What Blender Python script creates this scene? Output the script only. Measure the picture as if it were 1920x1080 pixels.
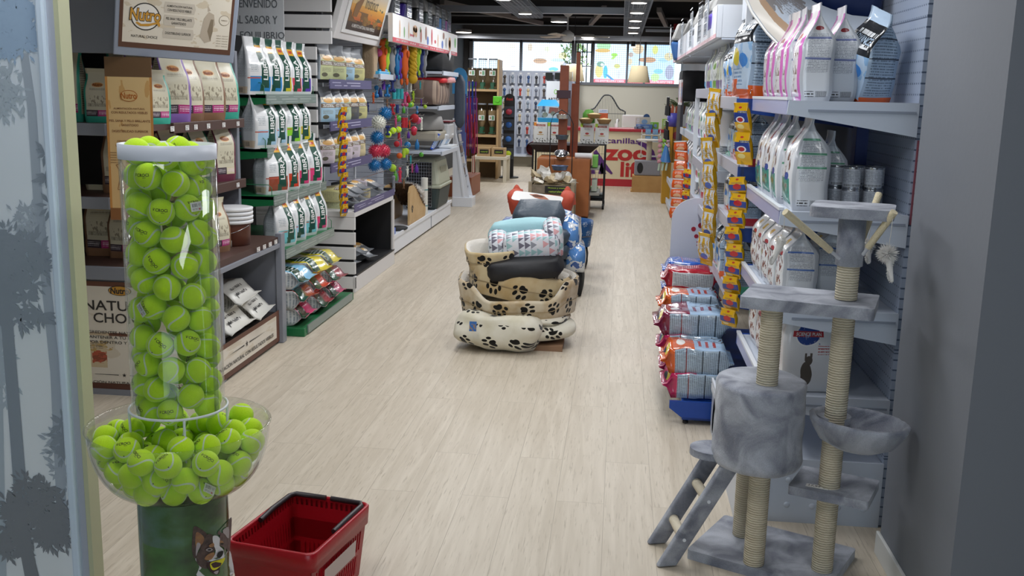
import bpy, bmesh, math, random
from math import sin, cos, pi, radians, sqrt, atan2, exp
from mathutils import Vector, Matrix, Euler, noise
for o in list(bpy.data.objects): bpy.data.objects.remove(o)
S = bpy.context.scene
COL = S.collection
# ------------------------------------------------------------------ camera
CAMH = 1.6
R3 = Matrix(((0.99404267,-0.04227827,0.10045754),(0.10671187,0.18999918,-0.97596767),(0.02217537,0.98087352,0.19337889)))
FPX = 1874.893
cd = bpy.data.cameras.new('camera'); cam = bpy.data.objects.new('camera', cd); COL.objects.link(cam)
cd.sensor_width = 36; cd.lens = FPX/1920*36; cd.clip_start = .05; cd.clip_end = 200
cam.matrix_world = Matrix.Translation((0,0,CAMH)) @ R3.to_4x4()
S.camera = cam
def ray(u,v): return R3 @ Vector((u-960, 540-v, -FPX))
def aty(u,v,y): d=ray(u,v); return Vector((0,0,CAMH))+d*(y/d.y)
def atx(u,v,x): d=ray(u,v); return Vector((0,0,CAMH))+d*(x/d.x)
def atz(u,v,z): d=ray(u,v); return Vector((0,0,CAMH))+d*((z-CAMH)/d.z)
# ------------------------------------------------------------------ world, light, exposure
w = bpy.data.worlds.new('world'); S.world = w; w.use_nodes = True
bg = w.node_tree.nodes['Background']; bg.inputs[0].default_value = (.72,.87,1,1); bg.inputs[1].default_value = 2.3
S.view_settings.view_transform = 'Standard'; S.view_settings.look = 'None'
S.view_settings.exposure = 0.0; S.view_settings.gamma = 1; S.view_settings.use_curve_mapping = False
def area(name, loc, sx, sy, power, col=(.97,.98,1), rot=(0,0,0), spread=180):
    l = bpy.data.lights.new(name,'AREA'); l.shape='RECTANGLE'; l.size=sx; l.size_y=sy; l.energy=power; l.color=col
    l.spread = radians(spread)
    o = bpy.data.objects.new(name,l); o.location=loc; o.rotation_euler=rot; COL.objects.link(o); return o
for i,y in enumerate((1.6,3.6,5.6,7.6,9.6,11.8,14.0,16.4,19.0,21)):
    area('tray_lamp_light',(.15,y,2.56),.35,.9,(11 if y<3 else 17 if y<9 else 14))
for i,y in enumerate((2.4,4.6,6.8,9.0,11.2,13.4)):
    area('left_tray_lamp_light',(-1.25,y,2.56),.35,.9,22 if y>3 else 12)
area('back_lamp_and_fill_light',(-2.75,17.2,2.55),.5,.5,30); area('back_lamp_and_fill_light',(-.9,17.0,2.5),.5,.5,20); area('back_lamp_and_fill_light',(-1.9,20.3,2.55),.6,.6,55)  # third is an added fill for the dim peg wall, no lamp hangs there
# ------------------------------------------------------------------ helpers
def lin(h):
    if isinstance(h,(tuple,list)): return tuple(h)[:3]
    h=h.lstrip('#'); c=[int(h[i:i+2],16)/255 for i in (0,2,4)]
    return tuple(x/12.92 if x<=.04045 else ((x+.055)/1.055)**2.4 for x in c)
def prop(o,label=None,cat=None,group=None,kind=None):
    if label: o['label']=label
    if cat: o['category']=cat
    if group: o['group']=group
    if kind: o['kind']=kind
    return o
def thing(name,label,cat,group=None,loc=(0,0,0),rz=0,rot=None):
    o=bpy.data.objects.new(name,None); COL.objects.link(o); o.empty_display_size=.05
    o.location=loc; o.rotation_euler=rot if rot else (0,0,rz)
    return prop(o,label,cat,group)
def clone(src,loc=None,rz=None,label=None,group=None,rot=None,scale=None):
    r=src.copy(); COL.objects.link(r)
    if loc is not None: r.location=loc
    if rot is not None: r.rotation_euler=rot
    elif rz is not None: r.rotation_euler=(0,0,rz)
    if scale: r.scale=(scale,)*3 if not isinstance(scale,(tuple,list)) else scale
    if label: r['label']=label
    if group: r['group']=group
    for ch in src.children:
        c=ch.copy(); COL.objects.link(c); c.parent=r
        for g in ch.children:
            d=g.copy(); COL.objects.link(d); d.parent=c
    return r
_tc={}
def textgeo(s, off=0.0, ital=0):
    k=(s,off,ital)
    if k in _tc: return _tc[k]
    cu=bpy.data.curves.new('t','FONT'); cu.body=s; cu.resolution_u=3; cu.offset=off; cu.shear=ital; cu.align_x='LEFT'
    o=bpy.data.objects.new('t',cu); COL.objects.link(o)
    me=bpy.data.meshes.new_from_object(o)
    vs=[(v.co.x,v.co.y) for v in me.vertices]; fs=[tuple(p.vertices) for p in me.polygons]
    bpy.data.objects.remove(o); bpy.data.curves.remove(cu); bpy.data.meshes.remove(me)
    xs=[v[0] for v in vs] or [0,1]; ys=[v[1] for v in vs] or [0,1]
    x0,x1,y0,y1=min(xs),max(xs),min(ys),max(ys)
    r=([((x-(x0+x1)/2),(y-(y0+y1)/2)) for x,y in vs],fs,x1-x0,y1-y0); _tc[k]=r; return r
class MB:
    def __init__(s): s.v=[]; s.f=[]; s.m=[]; s.uv=[]; s.sm=[]
    def add(s,vs,fs,m=0,uvs=None,smooth=False,T=None):
        b=len(s.v)
        for p in vs:
            p=Vector(p)
            s.v.append(T@p if T else p)
        for i,f in enumerate(fs):
            s.f.append([b+j for j in f]); s.m.append(m); s.sm.append(smooth)
            s.uv.append(uvs[i] if uvs else [(0,0)]*len(f))
        return s
    def box(s,c,d,m=0,T=None,rz=0,rot=None):
        x,y,z=[k/2 for k in d]
        vs=[Vector((a*x,b*y,e*z)) for a in(-1,1) for b in(-1,1) for e in(-1,1)]
        R=Euler(rot).to_matrix() if rot else Matrix.Rotation(rz,3,'Z')
        vs=[R@p+Vector(c) for p in vs]
        fs=[(0,1,3,2),(4,6,7,5),(0,4,5,1),(2,3,7,6),(0,2,6,4),(1,5,7,3)]
        uq=[(0,0),(0,1),(1,1),(1,0)]; uq2=[(0,0),(1,0),(1,1),(0,1)]
        uvs=[uq,uq2,uq2,[(1,0),(1,1),(0,1),(0,0)],uq,uq2]
        return s.add(vs,fs,m,uvs,T=T)
    def b2(s,x0,x1,y0,y1,z0,z1,m=0,T=None): return s.box(((x0+x1)/2,(y0+y1)/2,(z0+z1)/2),(abs(x1-x0),abs(y1-y0),abs(z1-z0)),m,T)
    def quad(s,a,b,c,d,m=0,uv=((0,0),(1,0),(1,1),(0,1)),T=None): return s.add([a,b,c,d],[(0,1,2,3)],m,[list(uv)],T=T)
    def cyl(s,p0,p1,r0,r1=None,n=16,m=0,cap=True,T=None,mcap=None):
        r1=r0 if r1 is None else r1; p0=Vector(p0);p1=Vector(p1); a=(p1-p0); L=a.length; a.normalize()
        u=a.orthogonal().normalized() if abs(a.z)<.999 else Vector((1,0,0)); w_=a.cross(u)
        vs=[];
        for p,r in((p0,r0),(p1,r1)):
            for i in range(n):
                t=2*pi*i/n; vs.append(p+(u*cos(t)+w_*sin(t))*r)
        fs=[(i,(i+1)%n,n+(i+1)%n,n+i) for i in range(n)]
        uvs=[[(i/n,0),((i+1)/n,0),((i+1)/n,1),(i/n,1)] for i in range(n)]
        s.add(vs,fs,m,uvs,True,T)
        if cap:
            s.add(vs[:n],[tuple(range(n))[::-1]],m if mcap is None else mcap,T=T); s.add(vs[n:],[tuple(range(n))],m if mcap is None else mcap,T=T)
        return s
    def lathe(s,prof,n=32,c=(0,0,0),m=0,T=None,sx=1,sy=1,wob=None):
        vs=[];k=len(prof)
        for j,(r,z) in enumerate(prof):
            for i in range(n):
                t=2*pi*i/n; rr=r*(wob(t,j) if wob else 1)
                vs.append((c[0]+rr*cos(t)*sx,c[1]+rr*sin(t)*sy,c[2]+z))
        fs=[];uvs=[]
        for j in range(k-1):
            for i in range(n):
                i2=(i+1)%n; fs.append((j*n+i,j*n+i2,(j+1)*n+i2,(j+1)*n+i))
                uvs.append([(i/n,j/(k-1)),((i+1)/n,j/(k-1)),((i+1)/n,(j+1)/(k-1)),(i/n,(j+1)/(k-1))])
        return s.add(vs,fs,m,uvs,True,T)
    def tube(s,pts,r,n=8,m=0,closed=False,T=None):
        pts=[Vector(p) for p in pts]; k=len(pts); vs=[]
        up=Vector((0,0,1))
        for i,p in enumerate(pts):
            a=pts[(i+1)%k]-pts[i-1] if (closed or 0<i<k-1) else (pts[1]-pts[0] if i==0 else pts[-1]-pts[-2])
            if a.length<1e-9: a=Vector((0,0,1))
            a.normalize(); ref=up if abs(a.z)<.9 else Vector((1,0,0))
            u=a.cross(ref).normalized(); w_=a.cross(u)
            rr=r[i] if isinstance(r,(list,tuple)) else r
            for j in range(n):
                t=2*pi*j/n; vs.append(p+(u*cos(t)+w_*sin(t))*rr)
        fs=[];uvs=[]
        for i in range(k if closed else k-1):
            for j in range(n):
                j2=(j+1)%n; i2=(i+1)%k; fs.append((i*n+j,i2*n+j,i2*n+j2,i*n+j2)); uvs.append([(j/n,i/k),(j/n,(i+1)/k),((j+1)/n,(i+1)/k),((j+1)/n,i/k)])
        s.add(vs,fs,m,uvs,True,T)
        if not closed: s.add(vs[:n],[tuple(range(n))],m,T=T); s.add(vs[-n:],[tuple(range(n))[::-1]],m,T=T)
        return s
    def sphere(s,c,r,n=16,k=10,m=0,T=None,sc=(1,1,1),f=None):
        vs=[];fs=[];uvs=[]
        for j in range(k+1):
            a=pi*j/k-pi/2
            for i in range(n):
                t=2*pi*i/n; p=Vector((cos(a)*cos(t),cos(a)*sin(t),sin(a)))
                q=f(p) if f else 1
                vs.append((c[0]+p.x*r*sc[0]*q,c[1]+p.y*r*sc[1]*q,c[2]+p.z*r*sc[2]*q))
        for j in range(k):
            for i in range(n):
                i2=(i+1)%n; fs.append((j*n+i,j*n+i2,(j+1)*n+i2,(j+1)*n+i)); uvs.append([(i/n,j/k),((i+1)/n,j/k),((i+1)/n,(j+1)/k),(i/n,(j+1)/k)])
        return s.add(vs,fs,m,uvs,True,T)
    def prism(s,pts,z0,z1,m=0,T=None,ms=None):
        n=len(pts); vs=[(x,y,z0) for x,y in pts]+[(x,y,z1) for x,y in pts]
        s.add(vs,[tuple(range(n))[::-1],tuple(range(n,2*n))],m,T=T)
        return s.add(vs,[(i,(i+1)%n,n+(i+1)%n,n+i) for i in range(n)],m if ms is None else ms,T=T)
    def text(s,t,f,cx,cy,h=None,w_=None,m=0,off=.012,ital=0,hs=None):
        vs,fs,W,H=textgeo(t,off,ital); k=(h/H) if h else w_/W; kx=k; ky=k
        if h and w_: kx=w_/W
        return s.add([f(cx+x*kx,cy+y*ky) for x,y in vs],fs,m)
    def poly(s,pts,f,m=0): # flat polygon mapped through f
        return s.add([f(x,y) for x,y in pts],[tuple(range(len(pts)))],m)
    def disc(s,f,cx,cy,rx,ry,m=0,n=16,rot=0):
        return s.poly([(cx+rx*cos(t)*cos(rot)-ry*sin(t)*sin(rot),cy+rx*cos(t)*sin(rot)+ry*sin(t)*cos(rot)) for t in [2*pi*i/n for i in range(n)]],f,m)
    def mesh(s,name):
        me=bpy.data.meshes.new(name); me.from_pydata([tuple(v) for v in s.v],[],s.f)
        me.polygons.foreach_set('material_index',s.m); me.polygons.foreach_set('use_smooth',s.sm)
        ul=me.uv_layers.new(name='UVMap'); flat=[]
        for u in s.uv:
            for q in u: flat+= [q[0],q[1]]
        ul.data.foreach_set('uv',flat); me.update(); return me
    def build(s,name,mats,parent=None,bev=0,loc=None,rot=None,merge=False,sub=0,label=None,autos=False):
        me=s.mesh(name)
        if merge:
            bm=bmesh.new(); bm.from_mesh(me); bmesh.ops.remove_doubles(bm,verts=bm.verts,dist=1e-5); bm.to_mesh(me); bm.free()
        if not isinstance(mats,(list,tuple)): mats=[mats]
        for q in mats: me.materials.append(q)
        o=bpy.data.objects.new(name,me); COL.objects.link(o)
        if parent: o.parent=parent
        if loc is not None: o.location=loc
        if rot is not None: o.rotation_euler=rot
        if bev:
            md=o.modifiers.new('bevel','BEVEL'); md.width=bev; md.segments=2; md.limit_method='ANGLE'
        if sub:
            md=o.modifiers.new('sub','SUBSURF'); md.levels=sub; md.render_levels=sub
        if label: o['label']=label
        return o
def structure(o): o['kind']='structure'; return o
# ------------------------------------------------------------------ materials
_mc={}
def newmat(name):
    m=bpy.data.materials.new(name); m.use_nodes=True; return m,m.node_tree,m.node_tree.nodes['Principled BSDF']
def N(nt,t,**k):
    n=nt.nodes.new(t)
    for a,b in k.items():
        if a[0]=='i' and a[1:].isdigit(): n.inputs[int(a[1:])].default_value=b
        else: setattr(n,a,b)
    return n
def L(nt,a,b): nt.links.new(a,b)
def mixc(nt,fac,a,b,blend='MIX'):
    n=nt.nodes.new('ShaderNodeMix'); n.data_type='RGBA'; n.blend_type=blend
    for inp,x in ((n.inputs[0],fac),(n.inputs[6],a),(n.inputs[7],b)):
        if hasattr(x,'links'): nt.links.new(x,inp)
        elif isinstance(x,(int,float)): inp.default_value=x
        else: inp.default_value=(*lin(x),1)
    return n.outputs[2]
def math_(nt,op,a,b=None,c=None):
    n=nt.nodes.new('ShaderNodeMath'); n.operation=op
    for i,x in enumerate((a,b,c)):
        if x is None: continue
        if hasattr(x,'links'): nt.links.new(x,n.inputs[i])
        else: n.inputs[i].default_value=x
    return n.outputs[0]
def vmath(nt,op,a,b=None,c=None):
    n=nt.nodes.new('ShaderNodeVectorMath'); n.operation=op
    for i,x in enumerate((a,b,c)):
        if x is None: continue
        if hasattr(x,'links'): nt.links.new(x,n.inputs[i])
        else: n.inputs[i].default_value=x
    return n.outputs[1] if op in('LENGTH','DOT_PRODUCT') else n.outputs[0]
def addbump(nt,p,scale,strength,coord='Object',detail=3,dist=.01,stretch=None):
    tc=N(nt,'ShaderNodeTexCoord'); nz=N(nt,'ShaderNodeTexNoise'); nz.inputs['Scale'].default_value=scale; nz.inputs['Detail'].default_value=detail
    src=tc.outputs[coord]
    if stretch: src=vmath(nt,'MULTIPLY',src,stretch)
    L(nt,src,nz.inputs['Vector'])
    b=N(nt,'ShaderNodeBump'); b.inputs['Strength'].default_value=strength; b.inputs['Distance'].default_value=dist
    L(nt,nz.outputs[0],b.inputs['Height']); L(nt,b.outputs[0],p.inputs['Normal']); return nz
def mat(name,col,rough=.5,metal=0,bump=None,var=None,sheen=0,spec=.5,emit=0,dist=.01,coat=0):
    if name in _mc: return _mc[name]
    m,nt,p=newmat(name); p.inputs['Base Color'].default_value=(*lin(col),1); p.inputs['Roughness'].default_value=rough
    p.inputs['Metallic'].default_value=metal; p.inputs['Specular IOR Level'].default_value=spec
    p.inputs['Sheen Weight'].default_value=sheen; p.inputs['Coat Weight'].default_value=coat
    if emit: p.inputs['Emission Color'].default_value=(*lin(col),1); p.inputs['Emission Strength'].default_value=emit
    if bump: addbump(nt,p,bump[0],bump[1],dist=dist)
    if var:
        tc=N(nt,'ShaderNodeTexCoord'); nz=N(nt,'ShaderNodeTexNoise'); nz.inputs['Scale'].default_value=var[0]; nz.inputs['Detail'].default_value=4
        L(nt,tc.outputs['Object'],nz.inputs['Vector'])
        mr=N(nt,'ShaderNodeMapRange',i1=.3,i2=.7); L(nt,nz.outputs[0],mr.inputs[0])
        L(nt,mixc(nt,mr.outputs[0],col,var[1]),p.inputs['Base Color'])
    _mc[name]=m; return m
def art(name,base,shapes,rough=.4,bump=None,coat=0,spec=.5,side=None):
    """flat printed artwork: shapes over uv.  r=rect e=ellipse s=text lines d=slanted band n=noise patches h=halftone"""
    if name in _mc: return _mc[name]
    m,nt,p=newmat(name); p.inputs['Roughness'].default_value=rough; p.inputs['Coat Weight'].default_value=coat; p.inputs['Specular IOR Level'].default_value=spec
    uvn=N(nt,'ShaderNodeUVMap'); uv=uvn.outputs[0]; sep=N(nt,'ShaderNodeSeparateXYZ'); L(nt,uv,sep.inputs[0])
    cur=base
    def rectmask(u0,v0,u1,v1):
        hu,hv=(u1-u0)/2,(v1-v0)/2; cu,cv=(u0+u1)/2,(v0+v1)/2
        q=vmath(nt,'MULTIPLY_ADD',uv,(1/hu,1/hv,0),(-cu/hu,-cv/hv,0)); q=vmath(nt,'ABSOLUTE',q)
        sp=N(nt,'ShaderNodeSeparateXYZ'); L(nt,q,sp.inputs[0])
        return math_(nt,'LESS_THAN',math_(nt,'MAXIMUM',sp.outputs[0],sp.outputs[1]),1.0)
    for sh in shapes:
        k=sh[0]
        if k=='r': mk=rectmask(*sh[1:5]); c=sh[5]
        elif k=='e':
            _,cu,cv,ru,rv,c=sh[:6]
            q=vmath(nt,'MULTIPLY_ADD',uv,(1/ru,1/rv,0),(-cu/ru,-cv/rv,0)); mk=math_(nt,'LESS_THAN',vmath(nt,'LENGTH',q),1.0)
        elif k=='s':
            _,u0,v0,u1,v1,c,n=sh
            mk=rectmask(u0,v0,u1,v1)
            fr=math_(nt,'FRACT',math_(nt,'MULTIPLY_ADD',sep.outputs[1],n/(v1-v0),-v0*n/(v1-v0)+.25))
            ln=math_(nt,'LESS_THAN',fr,.5)
            nz=N(nt,'ShaderNodeTexNoise'); nz.inputs['Scale'].default_value=1; nz.inputs['Detail'].default_value=1
            fl=math_(nt,'FLOOR',math_(nt,'MULTIPLY',sep.outputs[1],n/(v1-v0)))
            cb=N(nt,'ShaderNodeCombineXYZ'); L(nt,math_(nt,'MULTIPLY',sep.outputs[0],2.2*n/(v1-v0)),cb.inputs[0]); L(nt,math_(nt,'MULTIPLY',fl,7.3),cb.inputs[1])
            L(nt,cb.outputs[0],nz.inputs['Vector']); g=math_(nt,'GREATER_THAN',nz.outputs[0],.43)
            mk=math_(nt,'MULTIPLY',math_(nt,'MULTIPLY',mk,ln),g)
        elif k=='d':  # band around line u = a + b*v, halfwidth w, within v0..v1
            _,a,b,w_,v0,v1,c=sh
            t=math_(nt,'ABSOLUTE',math_(nt,'SUBTRACT',math_(nt,'MULTIPLY_ADD',sep.outputs[1],-b,sep.outputs[0]),a))
            mk=math_(nt,'MULTIPLY',math_(nt,'LESS_THAN',t,w_),rectmask(-2,v0,4,v1))
        elif k=='n':
            _,u0,v0,u1,v1,c,sc,th=sh
            nz=N(nt,'ShaderNodeTexNoise'); nz.inputs['Scale'].default_value=sc; nz.inputs['Detail'].default_value=3; L(nt,uv,nz.inputs['Vector'])
            mk=math_(nt,'MULTIPLY',rectmask(u0,v0,u1,v1),math_(nt,'GREATER_THAN',nz.outputs[0],th))
        elif k=='v':  # soft noise blend
            _,u0,v0,u1,v1,c,sc,t0,t1=sh
            nz=N(nt,'ShaderNodeTexNoise'); nz.inputs['Scale'].default_value=sc; nz.inputs['Detail'].default_value=4; L(nt,uv,nz.inputs['Vector'])
            mr=N(nt,'ShaderNodeMapRange',i1=t0,i2=t1); L(nt,nz.outputs[0],mr.inputs[0]); mk=math_(nt,'MULTIPLY',rectmask(u0,v0,u1,v1),mr.outputs[0])
        elif k=='b':  # vertical bars (barcode)
            _,u0,v0,u1,v1,c,n=sh
            nz=N(nt,'ShaderNodeTexNoise'); nz.noise_dimensions='1D'; nz.inputs['Scale'].default_value=n/(u1-u0); nz.inputs['Detail'].default_value=0
            L(nt,sep.outputs[0],nz.inputs['W']); mk=math_(nt,'MULTIPLY',rectmask(u0,v0,u1,v1),math_(nt,'GREATER_THAN',nz.outputs[0],.5))
        elif k=='g':  # vertical gradient between v0..v1 of two colours inside rect
            _,u0,v0,u1,v1,c0,c1=sh
            mr=N(nt,'ShaderNodeMapRange',i1=v0,i2=v1); L(nt,sep.outputs[1],mr.inputs[0]); c=mixc(nt,mr.outputs[0],c0,c1); mk=rectmask(u0,v0,u1,v1)
        cur=mixc(nt,mk,cur,c)
    if isinstance(cur,str) or isinstance(cur,tuple): p.inputs['Base Color'].default_value=(*lin(cur),1)
    else: L(nt,cur,p.inputs['Base Color'])
    if bump: addbump(nt,p,bump[0],bump[1])
    _mc[name]=m; return m
def clearmat(name,tint=(1,1,1),gloss=.12,rough=.03):
    if name in _mc: return _mc[name]
    m=bpy.data.materials.new(name); m.use_nodes=True; nt=m.node_tree; nt.nodes.clear()
    out=N(nt,'ShaderNodeOutputMaterial'); tr=N(nt,'ShaderNodeBsdfTransparent'); tr.inputs[0].default_value=(*tint,1)
    gl=N(nt,'ShaderNodeBsdfGlossy'); gl.inputs['Roughness'].default_value=rough
    fr=N(nt,'ShaderNodeLayerWeight'); fr.inputs[0].default_value=.5
    fac=math_(nt,'MULTIPLY_ADD',math_(nt,'POWER',fr.outputs['Facing'],4.0),gloss*3.2,.02+gloss*.15)
    mx=N(nt,'ShaderNodeMixShader'); L(nt,fac,mx.inputs[0]); L(nt,tr.outputs[0],mx.inputs[1]); L(nt,gl.outputs[0],mx.inputs[2])
    L(nt,mx.outputs[0],out.inputs[0]); _mc[name]=m; return m
def plushmat(name,c1,c2,scale=12):
    m,nt,p=newmat(name); _mc[name]=m
    tc=N(nt,'ShaderNodeTexCoord'); n1=N(nt,'ShaderNodeTexNoise'); n1.inputs['Scale'].default_value=scale; n1.inputs['Detail'].default_value=5; n1.inputs['Distortion'].default_value=.8
    n2=N(nt,'ShaderNodeTexNoise'); n2.inputs['Scale'].default_value=scale*35; n2.inputs['Detail'].default_value=2
    L(nt,tc.outputs['Object'],n1.inputs['Vector']); L(nt,tc.outputs['Object'],n2.inputs['Vector'])
    mr=N(nt,'ShaderNodeMapRange',i1=.35,i2=.65); L(nt,n1.outputs[0],mr.inputs[0])
    c=mixc(nt,mr.outputs[0],c1,c2); c=mixc(nt,.25,c,n2.outputs[0],'OVERLAY'); L(nt,c,p.inputs['Base Color'])
    p.inputs['Roughness'].default_value=.95; p.inputs['Sheen Weight'].default_value=.35; p.inputs['Specular IOR Level'].default_value=.1
    b=N(nt,'ShaderNodeBump'); b.inputs['Strength'].default_value=.6; b.inputs['Distance'].default_value=.006
    L(nt,math_(nt,'ADD',n1.outputs[0],math_(nt,'MULTIPLY',n2.outputs[0],.5)),b.inputs['Height']); L(nt,b.outputs[0],p.inputs['Normal']); return m
MW=mat('white_metal','#dfe3ea',.35,bump=None); MG=mat('grey_metal','#8d939c',.4); BLK=mat('black_paint','#141417',.5); WHT=mat('white_paint','#e8e8e6',.5)
CHR=mat('chrome','#c9ccd0',.2,1.0); INK=mat('black_ink','#1b1b1b',.6); BLU=mat('blue_metal','#12418f',.35)
# ------------------------------------------------------------------ structure
def floor_mat():
    m,nt,p=newmat('floor_planks')
    tc=N(nt,'ShaderNodeTexCoord'); mp=N(nt,'ShaderNodeMapping'); mp.inputs['Rotation'].default_value=(0,0,pi/2); L(nt,tc.outputs['Object'],mp.inputs[0])
    br=N(nt,'ShaderNodeTexBrick'); br.offset=.37; br.inputs['Scale'].default_value=1; br.inputs['Brick Width'].default_value=1.25; br.inputs['Row Height'].default_value=.19
    br.inputs['Mortar Size'].default_value=.0012; br.inputs['Color1'].default_value=(0,0,0,1); br.inputs['Color2'].default_value=(1,1,1,1); br.inputs['Mortar'].default_value=(.5,.5,.5,1)
    L(nt,mp.outputs[0],br.inputs['Vector'])
    sc=vmath(nt,'MULTIPLY',tc.outputs['Object'],(26,1.6,1)); off=vmath(nt,'MULTIPLY',br.outputs['Color'],(9,17,5)); q=vmath(nt,'ADD',sc,off)
    n1=N(nt,'ShaderNodeTexNoise'); n1.inputs['Scale'].default_value=1; n1.inputs['Detail'].default_value=7; n1.inputs['Distortion'].default_value=1.1; L(nt,q,n1.inputs['Vector'])
    n2=N(nt,'ShaderNodeTexNoise'); n2.inputs['Scale'].default_value=6; n2.inputs['Detail'].default_value=4; L(nt,q,n2.inputs['Vector'])
    r1=N(nt,'ShaderNodeMapRange',i1=.35,i2=.68); L(nt,n1.outputs[0],r1.inputs[0])
    c=mixc(nt,r1.outputs[0],'#bfb3a0','#d0c5b3')
    r2=N(nt,'ShaderNodeMapRange',i1=.28,i2=.42); L(nt,n2.outputs[0],r2.inputs[0])
    c=mixc(nt,r2.outputs[0],'#a99d8a',c)
    c=mixc(nt,math_(nt,'MULTIPLY',br.outputs['Color'],.25),c,'#b9ad9a')
    c=mixc(nt,math_(nt,'MULTIPLY',br.outputs['Fac'],.5),c,'#7c705f')
    L(nt,c,p.inputs['Base Color']); p.inputs['Roughness'].default_value=.42; p.inputs['Specular IOR Level'].default_value=.35
    b=N(nt,'ShaderNodeBump'); b.inputs['Strength'].default_value=.08; b.inputs['Distance'].default_value=.002; L(nt,n2.outputs[0],b.inputs['Height']); L(nt,b.outputs[0],p.inputs['Normal'])
    return m
structure(MB().b2(-5,3,-2.5,22.4,-.05,0).build('floor',floor_mat()))
CEILZ=3.45
structure(MB().b2(-5,3,-2.5,22.5,CEILZ,CEILZ+.05).build('ceiling',mat('ceiling_dark','#333234',.9,bump=(6,.2))))
structure(MB().b2(-3.55,-3.45,5.4,22.3,0,CEILZ).build('wall_left',mat('wall_dark','#3a3a3c',.85)))
structure(MB().b2(-5,-4.9,-2.5,4.9,0,CEILZ).build('wall_far_left',mat('wall_cream','#d9d5c6',.8)))
structure(MB().b2(-4.9,-3.45,5.4,5.5,0,CEILZ).build('wall_return',mat('wall_dark','#3a3a3c',.85)))
structure(MB().b2(1.25,1.35,2.6,22.3,0,CEILZ).build('wall_right',mat('wall_grey','#7b7e83',.8)))
# square grey column at right, with skirting
structure(MB().b2(.985,1.7,2.745,3.455,0,CEILZ).build('wall_column',mat('column_grey','#777b83',.75,bump=(40,.05))))
structure(MB().b2(.973,.985,2.745,3.47,0,.085).b2(.973,1.7,2.733,2.745,0,.085).build('baseboard_column',mat('skirting_white','#d8d9d6',.5),bev=.003))
structure(MB().b2(-5,-1.9,-2.6,-2.5,0,CEILZ).b2(1.35,3,-2.6,-2.5,0,CEILZ).b2(-1.9,1.35,-2.6,-2.5,2.3,CEILZ).build('wall_front_light_block',mat('wall_grey','#7b7e83',.8)))  # unseen wall behind the camera, added to cut down the entrance daylight
structure(MB().b2(2.9,3,-2.5,2.6,0,CEILZ).build('wall_front_right',mat('wall_grey','#7b7e83',.8)))
# back wall: cream below, windows above
WY=22.2; ZB=aty(1150,156,WY).z; ZT=aty(1000,78,WY).z
wl=MB().b2(-3.5,3,WY,WY+.15,0,ZB-.04)
structure(wl.build('wall_back',mat('wall_cream','#d9d5c6',.8)))
structure(MB().b2(-3.5,3,WY,WY+.15,ZT+.06,CEILZ).b2(-3.5,aty(880,120,WY).x,WY,WY+.15,ZB-.04,ZT+.06).build('wall_back_top',mat('wall_dark2','#4a4a4c',.85)))
TUBEB=[(0.002,0.079,0.785),(0.012,-0.078,0.785),(0.059,0.052,0.785),(-0.079,-0.005,0.785),(-0.057,0.055,0.785),(-0.075,0.025,0.855),(-0.050,-0.061,0.785),(-0.034,0.071,0.843),(0.079,-0.008,0.785),(0.023,0.047,0.837),(0.057,-0.054,0.821),(-0.078,-0.013,0.907),(0.078,0.014,0.844),(-0.070,-0.037,0.841),(0.059,0.053,0.890),(-0.000,0.079,0.898),(-0.020,-0.076,0.840),(-0.043,-0.066,0.898),(-0.062,0.049,0.913),(0.079,0.006,0.930),(0.020,-0.076,0.889),(-0.025,0.075,0.958),(0.070,-0.036,0.881),(-0.062,-0.049,0.958),(0.039,0.069,0.948),(0.055,-0.056,0.951),(0.076,-0.021,1.001),(-0.005,-0.079,0.949),(0.036,-0.070,1.012),(0.067,0.041,1.012),(-0.023,0.029,1.003),(0.015,0.077,1.007),(0.037,0.070,1.065),(-0.078,0.010,0.979),(0.067,-0.042,1.061),(-0.031,0.072,1.050),(-0.023,-0.076,1.038),(-0.070,-0.036,1.022),(-0.043,-0.066,1.098),(-0.075,0.025,1.041),(0.019,-0.077,1.086),(0.076,0.020,1.072),(0.051,0.060,1.127),(-0.063,0.048,1.100),(0.056,-0.056,1.134),(-0.008,0.079,1.110),(-0.078,-0.014,1.109),(-0.060,-0.051,1.158),(0.079,0.003,1.135),(-0.003,-0.079,1.147),(0.038,-0.069,1.196),(-0.025,0.075,1.233),(-0.046,0.064,1.160),(-0.025,-0.075,1.208),(-0.078,0.009,1.169),(0.013,-0.078,1.260),(0.015,0.078,1.177),(-0.073,0.031,1.230),(0.077,-0.019,1.207),(0.068,0.041,1.186),(-0.072,-0.032,1.219),(0.039,0.069,1.237),(-0.049,-0.062,1.271),(-0.079,-0.006,1.282),(0.076,0.021,1.258),(0.049,0.062,1.300),(0.067,-0.042,1.267),(0.055,-0.001,1.315),(-0.056,0.056,1.287),(0.021,0.076,1.382),(0.046,-0.064,1.325),(-0.008,0.079,1.324),(-0.075,0.024,1.340),(-0.011,0.017,1.344),(-0.043,0.066,1.377),(-0.015,-0.078,1.339),(0.070,0.037,1.366),(0.029,-0.073,1.386),(-0.068,-0.040,1.336),(0.074,-0.028,1.371),(-0.048,0.002,1.395),(0.024,0.004,1.397),(-0.048,-0.063,1.393)]
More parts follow.
